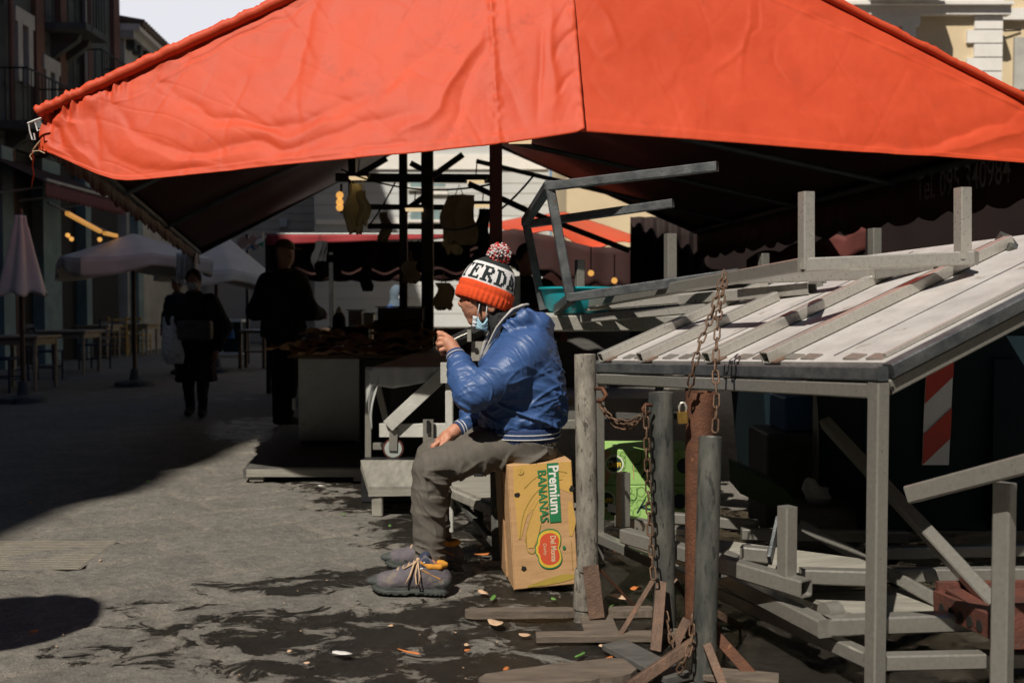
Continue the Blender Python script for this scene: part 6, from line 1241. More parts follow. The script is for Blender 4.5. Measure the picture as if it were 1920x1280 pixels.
# -- right: ochre house with pale quoins
rb = bld('stucco_house', 'ochre stucco house with white quoins behind the tent on the right', (8, 22, 0)); YR = 22.0
X = lambda px, Y=YR: P(px, 577, Y).x; Z = lambda py, Y=YR: P(960, py, Y).z
bx_(rb, 'wall', 1.2, X(1866), YR, YR+8, 0, 11, 'stucco')
qx0, qx1 = X(1803), X(1867)
k = 0; zq = .3
while zq < Z(32)-.05:
    bx_(rb, 'quoin', qx0+(.0 if k % 2 == 0 else .16), qx1+.02, YR-.07, YR+.1, zq, zq+.275, 'whitestone'); zq += .30; k += 1
bx_(rb, 'cornice', X(1500), X(1880), YR-.16, YR+.05, Z(31), Z(16), 'whitestone'); bx_(rb, 'cornice', X(1480), X(1880), YR-.28, YR+.05, Z(15.5), Z(9), 'whitestone'); bx_(rb, 'upper_band', X(1480), X(1868), YR-.10, YR+.05, Z(8.5), Z(-60), 'whitestone')
for i, wx in enumerate((1645, 1400)):
    c = X(wx); wn = bx_(rb, 'window', c-.42, c+.42, YR-.03, YR+.06, Z(170), Z(55), 'glassdark')
    for (x0, x1, z0, z1, d) in ((c-.72, c-.42, Z(170), Z(52), .13), (c+.42, c+.72, Z(170), Z(52), .13), (c-.80, c+.80, Z(52), Z(30.5)-.01, .15), (c-.74, c+.74, Z(178), Z(170), .2)): bx_(wn, 'surround', x0, x1, YR-d, YR+.02, z0, z1, 'whitestone')
    for fx in (-.2, .2): bx_(wn, 'glazing_bar', c+fx-.025, c+fx+.025, YR-.05, YR-.02, Z(170), Z(55), 'framepale')
bal = bx_(rb, 'balcony', X(1610), X(1742), YR-1.0, YR-.28, Z(-22), Z(-6), 'whitestone')
for px in (1650, 1706): bx_(bal, 'bracket', X(px)-.12, X(px)+.12, YR-.8, YR-.28, Z(-6)-.01, Z(7), 'greystone')
rb2 = bld('yellow_house', 'yellow house at the far right edge beyond the quoined corner', (12, 22.6, 0)); bx_(rb2, 'wall', X(1868), 16, 22.5, 29, 0, 10.5, 'stucco'); bx_(rb2, 'string_course', X(1868), 16, 22.36, 22.55, Z(28), Z(6), 'whitestone'); bx_(rb2, 'shutter', X(1912), X(1980), 22.42, 22.55, Z(160), Z(60), 'framepale'); mb = MB(); mb.tube([V((X(1868), 22.46, Z(42))), V((X(1895), 22.40, Z(49))), V((X(1925), 22.46, Z(46)))], .02, 6); mb.build('cable', M['blackmetal'], rb2)
# -- centre: pale grey panelled block and cream block
YG = 30.0; gb = bld('panelled_building', 'pale grey panelled building seen through the tent', (-3, YG, 0)); xg0, xg1 = P(590, 500, YG).x, P(1030, 500, YG).x
bx_(gb, 'wall', xg0, xg1, YG, YG+6, 0, 8.4, 'greywall')
mb = MB()
for py in (343, 362, 384, 404, 436, 470, 535, 560, 587, 612): z = P(960, py, YG).z; mb.box(((xg0+xg1)/2, YG-.004, z), (xg1-xg0-.1, .012, .020))
mb.build('panel_joint', M['framepale'], gb)
for (x0, x1, y0, y1) in ((770, 800, 330, 352), (812, 835, 345, 360), (770, 825, 385, 412)):
    p, q_ = P(x0, y1, YG), P(x1, y0, YG); wv_ = bx_(gb, 'window', p.x, q_.x, YG-.03, YG+.05, p.z, q_.z, 'doorteal'); bx_(wv_, 'sill', p.x-.08, q_.x+.08, YG-.10, YG+.02, p.z-.08, p.z, 'whitestone')
for (y0, y1, mt) in ((412, 421, 'whitestone'), (480, 500, 'whitestone'), (290, 318, 'whitestone')): bx_(gb, 'band', xg0+.05, xg1-.05, YG-.06, YG+.02, P(960, y1, YG).z, P(960, y0, YG).z, mt)
for i in range(6): z = P(960, 352+i*2.6, YG).z; bx_(gb, 'vent_slat', P(812, 400, YG).x, P(838, 400, YG).x, YG-.09, YG-.03, z, z+.02, 'whitestone') if i < 5 else None
cb = bld('cream_building', 'cream block wall building glimpsed left of the grey panels', (-8, 33, 0)); YC = 33.0; xc0, xc1 = P(380, 500, YC).x, P(592, 500, YC).x
bx_(cb, 'wall', xc0, xc1, YC, YC+6, 0, 5.6, 'creamwall'); mb = MB()
for py in (372, 386, 400, 415, 430): mb.box(((xc0+xc1)/2, YC-.004, P(960, py, YC).z), (xc1-xc0-.1, .012, .03))
mb.build('block_joint', M['framepale'], cb); bx_(cb, 'meter_box', P(526, 420, YC).x, P(540, 420, YC).x, YC-.16, YC, P(960, 426, YC).z, P(960, 410, YC).z, 'whitestone')
# -- left street front
lb = bld('street_house', 'tall dark sooty house with balconies on the left side of the street', (-9.6, 10, 0)); XF = -9.6
bx_(lb, 'wall', XF-6, XF, -24, 24.3, 0, 18.5, 'greystone'); bx_(lb, 'cornice', XF-.1, XF+.62, -24, 24.4, 18.1, 18.8, 'greystone'); bx_(lb, 'string_course', XF-.1, XF+.18, -5, 24.35, 4.15, 4.4, 'greystone')
bx_(lb, 'roof_edge', XF-6, XF+.50, -24, 24.3, 18.81, 19.0, 'pinkplaster'); bx_(lb, 'shadow_parapet', XF-.3, XF+.60, -7.9, 24.3, 19.01, 19.8, 'greystone'); bx_(lb, 'shadow_chimney', XF-.2, XF+.55, -8.9, -8.2, 19.01, 19.75, 'greystone')  # roof step and chimney added, unseen, to shape the cast shadow edge
def Yat(px): return XF/((px-960)/FPX)
for i, (pa, pb, y0, y1) in enumerate(((30, 58, 40, 150), (82, 106, 130, 215), (-60, -8, -40, 110), (188, 202, 175, 235))):
    ya, yb = Yat(pa), Yat(pb); z0, z1 = P(pa, y1, ya).z, P(pa, y0, ya).z; z0 = max(z0, 4.45)
    wn = bx_(lb, 'window', XF-.02, XF+.03, ya+.18, yb-.18, z0, z1, 'glassdark'); 
    for (a_, b_, c_, d_) in ((ya, ya+.18, z0, z1), (yb-.18, yb, z0, z1), (ya-.08, yb+.08, z1, z1+.28)): bx_(wn, 'surround', XF-.01, XF+.14, a_, b_, c_, d_, 'framepale')
    bx_(wn, 'curtain', XF+.031, XF+.04, ya+.2, yb-.45, z0+.3, z1-.15, 'doorteal')
for pa in (68, 112, 160, 214): 
    ya = Yat(pa); bx_(lb, 'pilaster', XF-.01, XF+.10, ya, ya+.35, 4.45, 16.8, 'pinkplaster')
mb = MB(); ya = Yat(18); mb.tube([(XF+.12, ya, .2), (XF+.12, ya, 16.8)], .05, 8); mb.build('downpipe', M['pinkplaster'], lb); mb = MB(); ya = Yat(158); mb.tube([(XF+.12, ya, 2.5), (XF+.12, ya, 16.8)], .04, 8); mb.build('downpipe', M['framepale'], lb)
def balcony(pa, pb, pz, depth=.8):
    ya, yb = Yat(pa), Yat(pb); z = P(pa, pz, ya).z; b_ = bx_(lb, 'balcony', XF-.02, XF+depth, ya, yb, z-.14, z, 'greystone'); mb = MB()
    for i in range(int((yb-ya)/.14)+1): mb.tube([(XF+depth-.04, ya+.04+i*.14, z), (XF+depth-.04, ya+.04+i*.14, z+.95)], .011, 5)
    for s_ in (ya+.03, yb-.03):
        for i in range(5): mb.tube([(XF+.04+i*.16, s_, z), (XF+.04+i*.16, s_, z+.95)], .011, 5)
        mb.tube([(XF, s_, z+.95), (XF+depth-.04, s_, z+.95)], .018, 5)
    mb.tube([(XF+depth-.04, ya, z+.95), (XF+depth-.04, yb, z+.95)], .02, 6); mb.build('railing', M['blackmetal'], b_)
    for y_ in (ya+.3, yb-.3): MB().prism([(0, 0), (.6, 0), (.55, -.12), (.12, -.42), (0, -.5)], (XF, y_+.08, z-.145), (1, 0, 0), (0, 0, 1), .16).build('bracket', M['greystone'], b_)
balcony(-20, 72, 225); balcony(88, 132, 42, .9); balcony(140, 205, 175, .7)
# shop front: pale columns, dark openings
bx_(lb, 'shop_front', XF-.01, XF+.05, 6, 24.2, 0, 4.1, 'darkshop')
for pa, pb in ((58, 92), (-20, 2), (140, 150), (240, 250)): ya, yb = Yat(pa), Yat(pb); bx_(lb, 'column', XF-.01, XF+.28, ya, yb, 0, 4.1, 'doorteal')
bx_(lb, 'door_panel', XF+.051, XF+.12, Yat(96), Yat(104), .3, 2.0, 'framepale')
aw_ = thing('shop_awning', 'dark red slanting shop awning on the left house', 'awning', (XF, 12.5, 2.7)); y0_, y1_ = Yat(-60), Yat(112)
o = MB().grid(lambda u, v: V((XF+.05+1.35*v, y0_+(y1_-y0_)*u, 3.95-.62*v+.02*math.sin(u*30)*v)), 40, 8).build('awning_cloth', M['dimred'], aw_, 60); o.modifiers.new('thickness', 'SOLIDIFY').thickness = .01
o = MB().grid(lambda u, v: V((XF+1.40, y0_+(y1_-y0_)*u, 3.33-(.22+.04*abs(math.sin(u*60)))*v)), 120, 3).build('scalloped_edge', mk('dusty maroon cloth', (.13, .028, .034), (.09, .02, .025), 5, .8, 0, .1), aw_, 60); o.modifiers.new('thickness', 'SOLIDIFY').thickness = .008
for y_ in (y0_+.6, (y0_+y1_)/2, y1_-.3): MB().beam((XF+.05, y_, 3.2), (XF+1.38, y_, 3.36), .035).build('awning_arm', M['whiteplastic'], aw_, 30)
MB().beam((XF+1.41, y0_, 3.38), (XF+1.41, y1_, 3.38), .05).build('front_bar', M['framepale'], aw_, 30)
ls_ = thing('light_strip', 'amber light strip slanting under the tent edge over the street tables', 'light strip', P(125, 400, 12)); MB().beam(P(126, 400, 12.0), P(188, 434, 13.4), .05).build('tube', M['ledstrip'], ls_); MB().beam(P(196, 437, 13.6), P(218, 442, 14.4), .05).build('tube', M['ledstrip'], ls_)
MB().tube([P(90, 380, 11.4), P(230, 448, 14.8)], .012, 6).build('carrier_wire', M['blackmetal'], ls_)
for i, (x, y) in enumerate(((127, 441), (134, 448), (187, 449))):
    c = P(x, y, 17); tag(MB().sphere(c, .04, 10).build('wall_bulb', M['bulb'], None, 179), ('upper', 'lower', 'lone right hand')[i]+' small amber bulb glowing in the dark shop front', 'bulb', 'amber bulbs in the shop front')
# far house with tiled cornice
fh = bld('corner_house', 'far pale house with a tiled cornice against the sky', (-7, 20, 0)); XH = -7.45
M['rooftile'] = mk('old roof tile', (.20, .14, .095), (.11, .08, .06), 5, .9, 0, .4, 20)
a, b = P(233, 44, 24.7), P(420, 155, 36); d = (V((b.x, b.y, 0))-V((a.x, a.y, 0))); L_ = d.length; d.normalize(); nrm = V((d.y, -d.x, 0)); ang = math.atan2(d.y, d.x); RM = Matrix.Rotation(ang, 3, 'Z'); zc = a.z-.37
def wbx(name, s0, s1, n0, n1, z0, z1, mat, par=fh): c = V((a.x, a.y, 0))+d*((s0+s1)/2)+nrm*((n0+n1)/2); return MB().box((c.x, c.y, (z0+z1)/2), (s1-s0, abs(n1-n0), z1-z0), RM).build(name, M[mat], par)
wbx('wall', 0, L_+3, -5, 0, 0, zc, 'framepale'); wbx('cornice', -.1, L_+3, -5, .25, zc+.0, zc+.18, 'framepale'); wbx('cornice', -.1, L_+3, -5, .40, zc+.185, zc+.34, 'whitestone')
mb = MB()
for i in range(int((L_+3)/.22)): c = V((a.x, a.y, zc+.37))+d*(i*.22); mb.tube([c+nrm*.48, c-nrm*3+V((0, 0, .55))], .10, 8)
mb.build('roof', M['rooftile'], fh, 40)
for i in range(int(L_/.5)): c = V((a.x, a.y, zc-.12))+d*(i*.5+.2)+nrm*.10; MB().box(c, (.2, .22, .22), RM).build('corbel', M['greystone'], fh)
for s_ in (1.0, 3.4, 6): w_ = wbx('window', s_, s_+.9, -.02, .03, zc-2.2, zc-.7, 'glassdark'); wbx('surround', s_-.18, s_+1.08, 0, .08, zc-.7, zc-.5, 'whitestone', w_)
# unseen houses added behind and right of the viewpoint to cut sky light
for nm_, lab_, (x0, x1, y0, y1), hh_ in (('sky_block_house', 'unseen dark stone house added behind the viewpoint to cut sky light', (-22, 26, -30, -17), 18.5), ('sky_block_house', 'unseen dark stone house added on the right to cut sky light', (13, 22, -16, 12), 15.5)):
    hb_ = bld(nm_, lab_, ((x0+x1)/2, (y0+y1)/2, 0)); bx_(hb_, 'wall', x0, x1, y0, y1, 0, hh_, 'greystone'); bx_(hb_, 'cornice', x0-.4, x1+.4, y0-.4, y1+.4, hh_+.002, hh_+.5, 'greystone')
    for k in range(7):
        if y1 < -10:
            for z in (1.2, 6, 11): bx_(hb_, 'window', -18+k*6, -16.6+k*6, y1+.002, y1+.05, z, z+2.3, 'glassdark')
        else:
            for z in (1.2, 5.5, 10): bx_(hb_, 'window', x0-.05, x0-.002, -14+k*3.6, -12.8+k*3.6, z, z+2.2, 'glassdark')
# end of the street
eb = bld('street_end_building', 'shadowy building closing the far end of the street', (-12, 46, 0)); bx_(eb, 'wall', -22, -4, 44, 50, 0, 3.2, 'greystone'); 
for x in (-16, -13, -10.5): bx_(eb, 'doorway', x, x+1.2, 43.95, 44.02, 0, 2.5, 'darkshop')
rr_ = bld('side_house', 'plain house wall in shade behind the right half of the tent', (6, 24, 0)); bx_(rr_, 'wall', X(1870)+5, X(1870)+6, 0, 20, 0, 6, 'stucco')
bpy.data.objects.remove(rr_.children[0]); bpy.data.objects.remove(rr_)
# colourful awning scraps at far centre left
t = tag(MB().grid(lambda u, v: P(432+62*u, 452+22*v-12*u, 20)+V((0, 0, .05*math.sin(u*20+v*9))), 16, 8).build('printed_banner', None, None), 'colourful green and pink printed banner far beyond the tent edge', 'banner'); t.modifiers.new('thickness', 'SOLIDIFY').thickness = .02
m = bpy.data.materials.new('mottled banner print'); m.use_nodes = True; nt = m.node_tree; vo = nd(nt, 'ShaderNodeTexVoronoi', Scale=6); tcx = nd(nt, 'ShaderNodeTexCoord'); nt.links.new(tcx.outputs['Object'], vo.inputs['Vector']); cr = nd(nt, 'ShaderNodeValToRGB'); cr.color_ramp.interpolation = 'CONSTANT'
for i, c_ in enumerate(((.01, .22, .12), (.6, .5, .4), (.02, .12, .2), (.4, .25, .2), (.7, .65, .6))):
    e = cr.color_ramp.elements[i] if i < 2 else cr.color_ramp.elements.new(i*.2); e.position = i*.2; e.color = c4(c_)
sx_ = nd(nt, 'ShaderNodeSeparateXYZ'); nt.links.new(vo.outputs['Color'], sx_.inputs['Vector']); nt.links.new(sx_.outputs['X'], cr.inputs['Fac']); nt.links.new(cr.outputs['Color'], nt.nodes['Principled BSDF'].inputs['Base Color']); t.data.materials.append(m)
p = P(463, 577, 20); MB().beam((p.x, 20.05, 0), (p.x, 20.05, 2.6), .06).build('banner_post', M['blackmetal'], t)
# ================================================================== parasols
def parasol_open(label, px, py_edge, Y, wpx, tilt, group, pole=True, hgt=.55):
    c = P(px, py_edge, Y); Rr = wpx/FPX*Y/2; t = thing('parasol', label, 'parasol', (c.x, c.y, 0), group); n = 8; mb = MB()
    def fn(u, v):
        a = 2*math.pi*u; k = a/(2*math.pi)*4; f = k-math.floor(k); sq = 1/max(abs(math.cos(a)), abs(math.sin(a))); r = Rr*v*(.72*sq*.9+.28)
        dip = .07*math.sin(math.pi*((a/(math.pi/2)) % 1))*v*v
        return V((c.x+math.cos(a+.6)*r, c.y+math.sin(a+.6)*r, c.z+hgt*(1-v)**1.1*1.0-dip+tilt*math.cos(a+.6)*r))
    o = mb.grid(fn, 64, 14).build('canopy', M['palepink'], t, 60); o.modifiers.new('thickness', 'SOLIDIFY').thickness = .006
    def fv(u, v):
        p = fn(u, 1); a = 2*math.pi*u; dv = V((math.cos(a+.6), math.sin(a+.6), 0)); return p+dv*(.02*math.sin(u*70)*v)-V((0, 0, (.20+.05*math.sin(u*22))*v))
    o = MB().grid(fv, 128, 4).build('valance', M['palepink'], t, 60); o.modifiers.new('thickness', 'SOLIDIFY').thickness = .005
    MB().tube([(c.x, c.y, 0), (c.x, c.y, c.z+hgt)], .03, 10).build('pole', M['woodbrown'], t, 60); mb = MB()
    for k in range(8):
        e = fn(k/8, .98); mb.tube([V((c.x, c.y, c.z+hgt-.05)), e-V((0, 0, .02))], .012, 5)
    mb.build('ribs', M['woodbrown'], t)
    MB().lathe([(.28, 0), (.28, .06), (.08, .09), (.05, .25)], (c.x, c.y, 0), 20).build('base', M['greystone'], t, 40)
    return t
parasol_open('open pale pink parasol at the left of the pair beyond the tent fringe', 250, 482, 14.5, 270, .02, 'open pale pink parasols', hgt=.34)
parasol_open('open pale pink parasol drooping to the right behind the standing woman', 405, 505, 17.5, 210, -.10, 'open pale pink parasols', hgt=.72)
t = thing('folded_parasol', 'folded pale pink parasol standing at the left edge', 'parasol', (P(38, 577, 12).x, 12, 0)); c = P(38, 404, 12.0); b = P(38, 552, 12.0); Hh = c.z-b.z
def fp_(u, v):
    a = 2*math.pi*u; r = (.05+.20*v**1.05)*(1+.20*math.cos(a*6+v*.8)+.05*math.sin(a*3)); 
    if .06 < v < .13: r *= .92
    return V((c.x+math.cos(a)*r, c.y+math.sin(a)*r, c.z-Hh*v-.03*math.cos(a*6)*v*v))
o = MB().grid(fp_, 96, 24).build('cloth', M['palepink'], t, 179); o.modifiers.new('thickness', 'SOLIDIFY').thickness = .006
MB().tube([(c.x, c.y, 0), (c.x, c.y, c.z+.08)], .028, 10).build('pole', M['woodbrown'], t, 60); MB().lathe([(.27, 0), (.27, .06), (.07, .09), (.05, .25)], (c.x, c.y, 0), 20).build('base', M['greystone'], t, 40); MB().tube([fp_(i/24, .10)+V((0, 0, 0)) for i in range(25)], .008, 5).build('tie_band', M['palepink'], t, 60)
# hanging torn cloth at the tent fringe end
o = MB().grid(lambda u, v: P(330+40*u, 474+58*v*(1-.25*math.sin(u*9)**2), 11.6)+V((0, .05*math.sin(u*25), 0)), 40, 6).build('hanging_cloth', M['palepink'], None, 60); o.modifiers.new('thickness', 'SOLIDIFY').thickness = .004; tag(o, 'pale torn cloth strips hanging from the far left corner of the tent', 'cloth')
# ================================================================== cafe tables and chairs
def ctable(label, loc, sx, sy, h=.75, first=None):
    t = thing('cafe_table', label, 'table', loc, 'cafe tables along the left house'); x, y = loc[0], loc[1]
    o = MB().box((x, y, h-.018), (sx, sy, .035)).build('table_top', M['tablewood'], t); o.modifiers.new('edge', 'BEVEL').width = .006
    MB().box((x, y, h-.085), (sx-.10, sy-.10, .09)).build('apron', M['tablewood'], t)
    for i in (-1, 1):
        for j in (-1, 1): MB().lathe([(.022, 0), (.026, .05), (.020, .10), (.034, .34), (.036, .44), (.024, .50), (.034, .53), (.034, h-.04)], (x+i*(sx/2-.07), y+j*(sy/2-.07), 0), 12).build('leg', M['tablewood'], t, 50)
    return t
def cchair(label, loc, rz, mat, src=None):
    if src is not None:
        t = copy_tree(src); t.location = loc; t.rotation_euler = (0, 0, rz); t['label'] = label; return t
    t = thing('cafe_chair', label, 'chair', (0, 0, 0), 'ladder back chairs at the cafe tables')
    for i in (-1, 1):
        MB().tube([(i*.19, -.19, 0), (i*.19, -.19, .47)], .017, 8).build('leg', M[mat], t, 50); MB().tube([(i*.19, .19, 0), (i*.19, .20, .45), (i*.19, .25, .92)], .018, 8).build('leg', M[mat], t, 50)
        MB().tube([(i*.19, -.19, .2), (i*.19, .19, .2)], .011, 6).build('stretcher', M[mat], t, 50)
    for z in (.18, .30): MB().tube([(-.19, -.19, z), (.19, -.19, z)], .011, 6).build('stretcher', M[mat], t, 50)
    o = MB().box((0, 0, .455), (.42, .40, .03)).build('seat', M[mat], t); o.modifiers.new('edge', 'BEVEL').width = .01
    for z in (.58, .70, .85): MB().beam((-.19, .20+(z-.45)*.105, z), (.19, .20+(z-.45)*.105, z), .016, .055, up=(0, 0, 1)).build('back_slat', M[mat], t, 30)
    t.location = loc; t.rotation_euler = (0, 0, rz); return t
g0 = lambda px, py: PZ(px, py)
ctable('pale wooden cafe table nearest the left edge of the photo', g0(45, 728), .75, .75); ctable('pale wooden cafe table with turned legs, second from the left edge', g0(128, 700), .95, .8); ctable('wooden cafe table behind the honey coloured chairs', g0(180, 672), .9, .8); ctable('wooden cafe table farthest along the left house', g0(255, 665), .9, .8)
ch = cchair('honey coloured ladder back chair turned sideways, left of the pair', g0(222, 668), R(200), 'chairwood'); cchair('honey coloured ladder back chair, right of the pair', g0(262, 662), R(170), 'chairwood', ch); cchair('honey coloured ladder back chair tucked behind the second cafe table', g0(152, 668), R(185), 'chairwood', ch)
bc = cchair('dark blue ladder back chair between the two nearest cafe tables', g0(86, 712), R(95), 'bluechair'); cchair('dark blue ladder back chair at the left edge of the photo', g0(5, 735), R(90), 'bluechair', bc); cchair('dark blue ladder back chair beyond the second cafe table', g0(178, 692), R(260), 'bluechair', bc)
# cart and stool in mid distance
p0_ = g0(437, 668); cw = thing('service_cart', 'white topped service cart beyond the standing man', 'cart', p0_); x, y = p0_.x, p0_.y
slab('cart_top', cw, x-.28, x+.28, y-.25, y+.25, .80, .86, 'whiteplastic'); slab('cart_base', cw, x-.27, x+.27, y-.24, y+.24, .06, .10, 'whiteplastic'); slab('cart_body', cw, x-.2, x+.26, y-.1, y+.2, .1, .8, 'bin')
for i in (-1, 1): MB().beam((x+i*.26, y-.22, .1), (x+i*.26, y-.22, .8), .03).build('upright', M['zinc'], cw, 30)
MB().lathe([(.09, .42), (.09, .55), (.03, .72), (0, .74)], (x, y-.16, 0), 14).build('blue_bag', M['bluecrate'], cw, 50)
p0_ = g0(478, 690); sw = thing('wooden_stand', 'brown wooden stand with a white tray beyond the standing man', 'stand', p0_); x, y = p0_.x, p0_.y
for i in (-1, 1):
    for j in (-1, 1): MB().beam((x+i*.22, y+j*.2, 0), (x+i*.22, y+j*.2, .66), .06).build('leg', M['woodbrown'], sw, 30)
slab('stand_top', sw, x-.28, x+.28, y-.25, y+.25, .662, .70, 'woodbrown'); slab('tray', sw, x-.22, x+.22, y-.2, y+.2, .702, .725, 'whiteplastic'); slab('stand_shelf', sw, x-.2, x+.2, y-.18, y+.18, .3, .33, 'woodbrown')
# ================================================================== people in the background
def figure(label, loc, rz, H, mats, pose, res=.011, group=None):
    """standing person built at the origin facing -Y, then turned and placed"""
    t = thing('person', label, 'person', (0, 0, 0), group); k = H/1.75; s = lambda *p: [np.array(q)*k for q in p]
    L_, R_ = pose.get('lhand', (.25, -.10, .85)), pose.get('rhand', (-.25, -.10, .85)); le, re = pose.get('lelbow', (.30, .04, 1.08)), pose.get('relbow', (-.30, .04, 1.08)); st_ = pose.get('stride', .05); bow = pose.get('bow', .0); w_ = pose.get('bulk', 1.0)
    hc = (0, -.03-bow, 1.625-bow*.5); lf, rf = (.09, -st_, .05), (-.09, st_, .05)
    lo, hi = np.array((-.55, -.5, -.01))*k, np.array((.55, .5, 1.85))*k
    b = SDF(lo, hi, res*.7); b.ell(np.array(hc)*k, np.array((.076, .096, .118))*k, .02); b.ell((np.array(hc)+(0, -.02, -.06))*k, np.array((.056, .07, .07))*k, .03); b.cap(*s(tuple(np.array(hc)+(0, -.095, -.01)), tuple(np.array(hc)+(0, -.108, -.035))), .010*k, .014*k, .008)
    b.cap(*s((0, 0, 1.40), tuple(np.array(hc)+(0, .01, -.08))), .055*k, .055*k, .03); b.chain(s((0, 0, .95), (0, 0, 1.2), (0, 0, 1.38)), np.array((.11, .11, .09))*k, .03)
    for sg in (1, -1): b.ell((np.array(hc)+(sg*.078, .01, -.02))*k, np.array((.01, .02, .032))*k, .006)
    for sh, e, h, f in (((.18, 0, 1.36), le, L_, lf), ((-.18, 0, 1.36), re, R_, rf)):
        b.chain(s(sh, e, h), np.array((.045, .038, .028))*k, .02); h = np.array(h); d = h-np.array(e); d = d/np.linalg.norm(d); b.cap(h*k, (h+d*.07)*k, .030*k, .028*k, .01)
        sd = np.cross(d, (0, 0, 1.)); sd = sd/max(np.linalg.norm(sd), .2)
        for q_ in (-1.5, -.5, .5, 1.5): b.chain([(h+d*.07+sd*q_*.016)*k, (h+d*.12+sd*q_*.018+(0, 0, -.01))*k, (h+d*.145+sd*q_*.017+(0, 0, -.035))*k], np.array((.011, .010, .008))*k, .004)
        b.chain([(h+d*.03+sd*.02)*k, (h+d*.07+sd*.055)*k], np.array((.013, .009))*k, .006)
        x = .09 if f[0] > 0 else -.09; b.chain(s((x, 0, .90), (x*1.05, f[1]*.4-.02, .48), (f[0], f[1]+.02, .09)), np.array((.075, .052, .036))*k, .02)
    b.mesh('body', M['skin_dim'], t, lambda v, N: .001*fbm(v*40, 3, 1))
    j = SDF(lo, hi, res); yb = -bow*.5; hem = pose.get('hem', .84)
    secs = [(0, 0, hem*k, (.19 if hem > .7 else .25)*w_*k, .15*w_*k), (0, 0, 1.0*k, .185*w_*k, .135*w_*k), (0, yb*.4*k, 1.2*k, .205*w_*k, .145*w_*k), (0, yb*k, 1.34*k, .20*w_*k, .13*w_*k), (0, yb*k, 1.42*k, .12*k, .10*k), (0, yb*k, 1.47*k, .075*k, .075*k)]
    j.loft(secs, .03, 2.2)
    for sh, e, h in (((.17, yb*.6, 1.35), le, L_), ((-.17, yb*.6, 1.35), re, R_)): h = np.array(h)-(np.array(h)-np.array(e))*.06; j.chain(s(sh, e, tuple(h)), np.array((.085, .068, .050))*w_*k, .03)
    j.mesh(pose.get('top', 'jacket'), mats[0], t, lambda v, N: .008*ridge(v*9, 5)+.004*ridge(v*20, 8))
    g = SDF(lo, hi, res)
    for x, f in ((.09, lf), (-.09, rf)): g.chain(s((x, 0, .88), (x*1.05, f[1]*.4-.02, .48), (f[0], f[1]+.02, .07)), np.array((.105, .078, .066 if pose.get('bottom', 'trousers') == 'trousers' else .05))*k, .03)
    g.cap(*s((.07, 0, .90), (-.07, 0, .90)), .12*k, k=.03); g.mesh('trousers' if 'bottom' not in pose else 'stockings', mats[1], t, lambda v, N: .005*ridge(v*14, 6))
    f_ = SDF(lo, hi, res*.7)
    for f in (lf, rf): f_.chain(s((f[0], f[1]+.06, .045), (f[0]*1.05, f[1]-.06, .045), (f[0]*1.12, f[1]-.15, .035)), np.array((.045, .045, .034))*k, .02)
    f_.mesh('shoes', mats[2], t)
    hh = SDF(lo, hi, res*.7); hc_ = np.array(hc)
    if pose.get('head') == 'cap': hh.ell((hc_+(0, .005, .045))*k, np.array((.084, .104, .085))*k, .01); hh.plane_cut((hc_+(0, 0, .035))*k, (0, .1, -1)); hh.ell((hc_+(0, -.12, .045))*k, np.array((.07, .06, .012))*k, .01)
    elif pose.get('head') == 'hood': hh.ell((hc_+(0, .015, .0))*k, np.array((.098, .115, .145))*k, .02); hh.cap((hc_+(0, .02, -.1))*k, (hc_+(0, .02, -.2))*k, .10*k, .13*k, .03); hh.ell((hc_+(0, -.11, -.02))*k, np.array((.068, .07, .10))*k, .02, sub=True)
    else: hh.ell((hc_+(0, .018, .02))*k, np.array((.088, .102, .118))*k, .01); hh.ell((hc_+(0, -.10, -.045))*k, np.array((.075, .075, .09))*k, .01, sub=True)
    hh.mesh({'cap': 'cap', 'hood': 'hood'}.get(pose.get('head'), 'hair'), mats[3], t, lambda v, N: .003*ridge(v*50, 4))
    if pose.get('mask'):
        m_ = SDF(lo, hi, res*.6); m_.ell((hc_+(0, -.075, -.065))*k, np.array((.062, .055, .05))*k, .01); m_.plane_cut((hc_+(0, -.05, 0))*k, (0, 1, 0)); m_.mesh('face_mask', M['masklight'], t)
    if 'bottom' in pose:
        sk = SDF(lo, hi, res); sk.loft([(0, 0, .42*k, .235*k, .19*k), (0, 0, .7*k, .21*k, .165*k), (0, 0, .96*k, .17*k, .13*k)], .02, 2.1); sk.mesh('skirt', pose['bottom'], t, lambda v, N: .015*np.sin(np.arctan2(v[:, 1], v[:, 0])*9+2*vnoise(v*4, 2))*np.clip((.9*k-v[:, 2])/.4, 0, 1))
    t.location = loc; t.rotation_euler = (0, 0, rz); return t
floral = mk('dark floral cloth', (.045, .020, .016), (.010, .009, .010), 16, .9, 0, .1, 60, spots=(.11, .045, .028), sscale=15, sth=.58)
p = PZ(533, 797)
figure('big man in dark clothes and a cap standing left of the platform', (p.x, p.y, .0), R(150), 1.80, (M['blackcloth'], M['blackcloth'], M['blackcloth'], M['woodbrown']), dict(lhand=(.20, -.28, 1.08), rhand=(-.20, -.28, 1.05), lelbow=(.34, .02, 1.08), relbow=(-.34, .02, 1.08), head='cap', bulk=1.22, stride=.06))
p = PZ(368, 779)
wm = figure('woman in a dark coat and floral skirt walking with a white plastic bag', (p.x, p.y, 0), R(8), 1.56, (M['blackcloth'], M['blackcloth'], M['darkcloth'], M['blackcloth']), dict(lhand=(.26, -.08, .80), rhand=(-.17, -.24, 1.02), lelbow=(.33, .05, 1.05), relbow=(-.30, .02, 1.06), mask=True, bulk=1.2, stride=.12, hem=.72, bow=.05, bottom=floral, top='coat'))
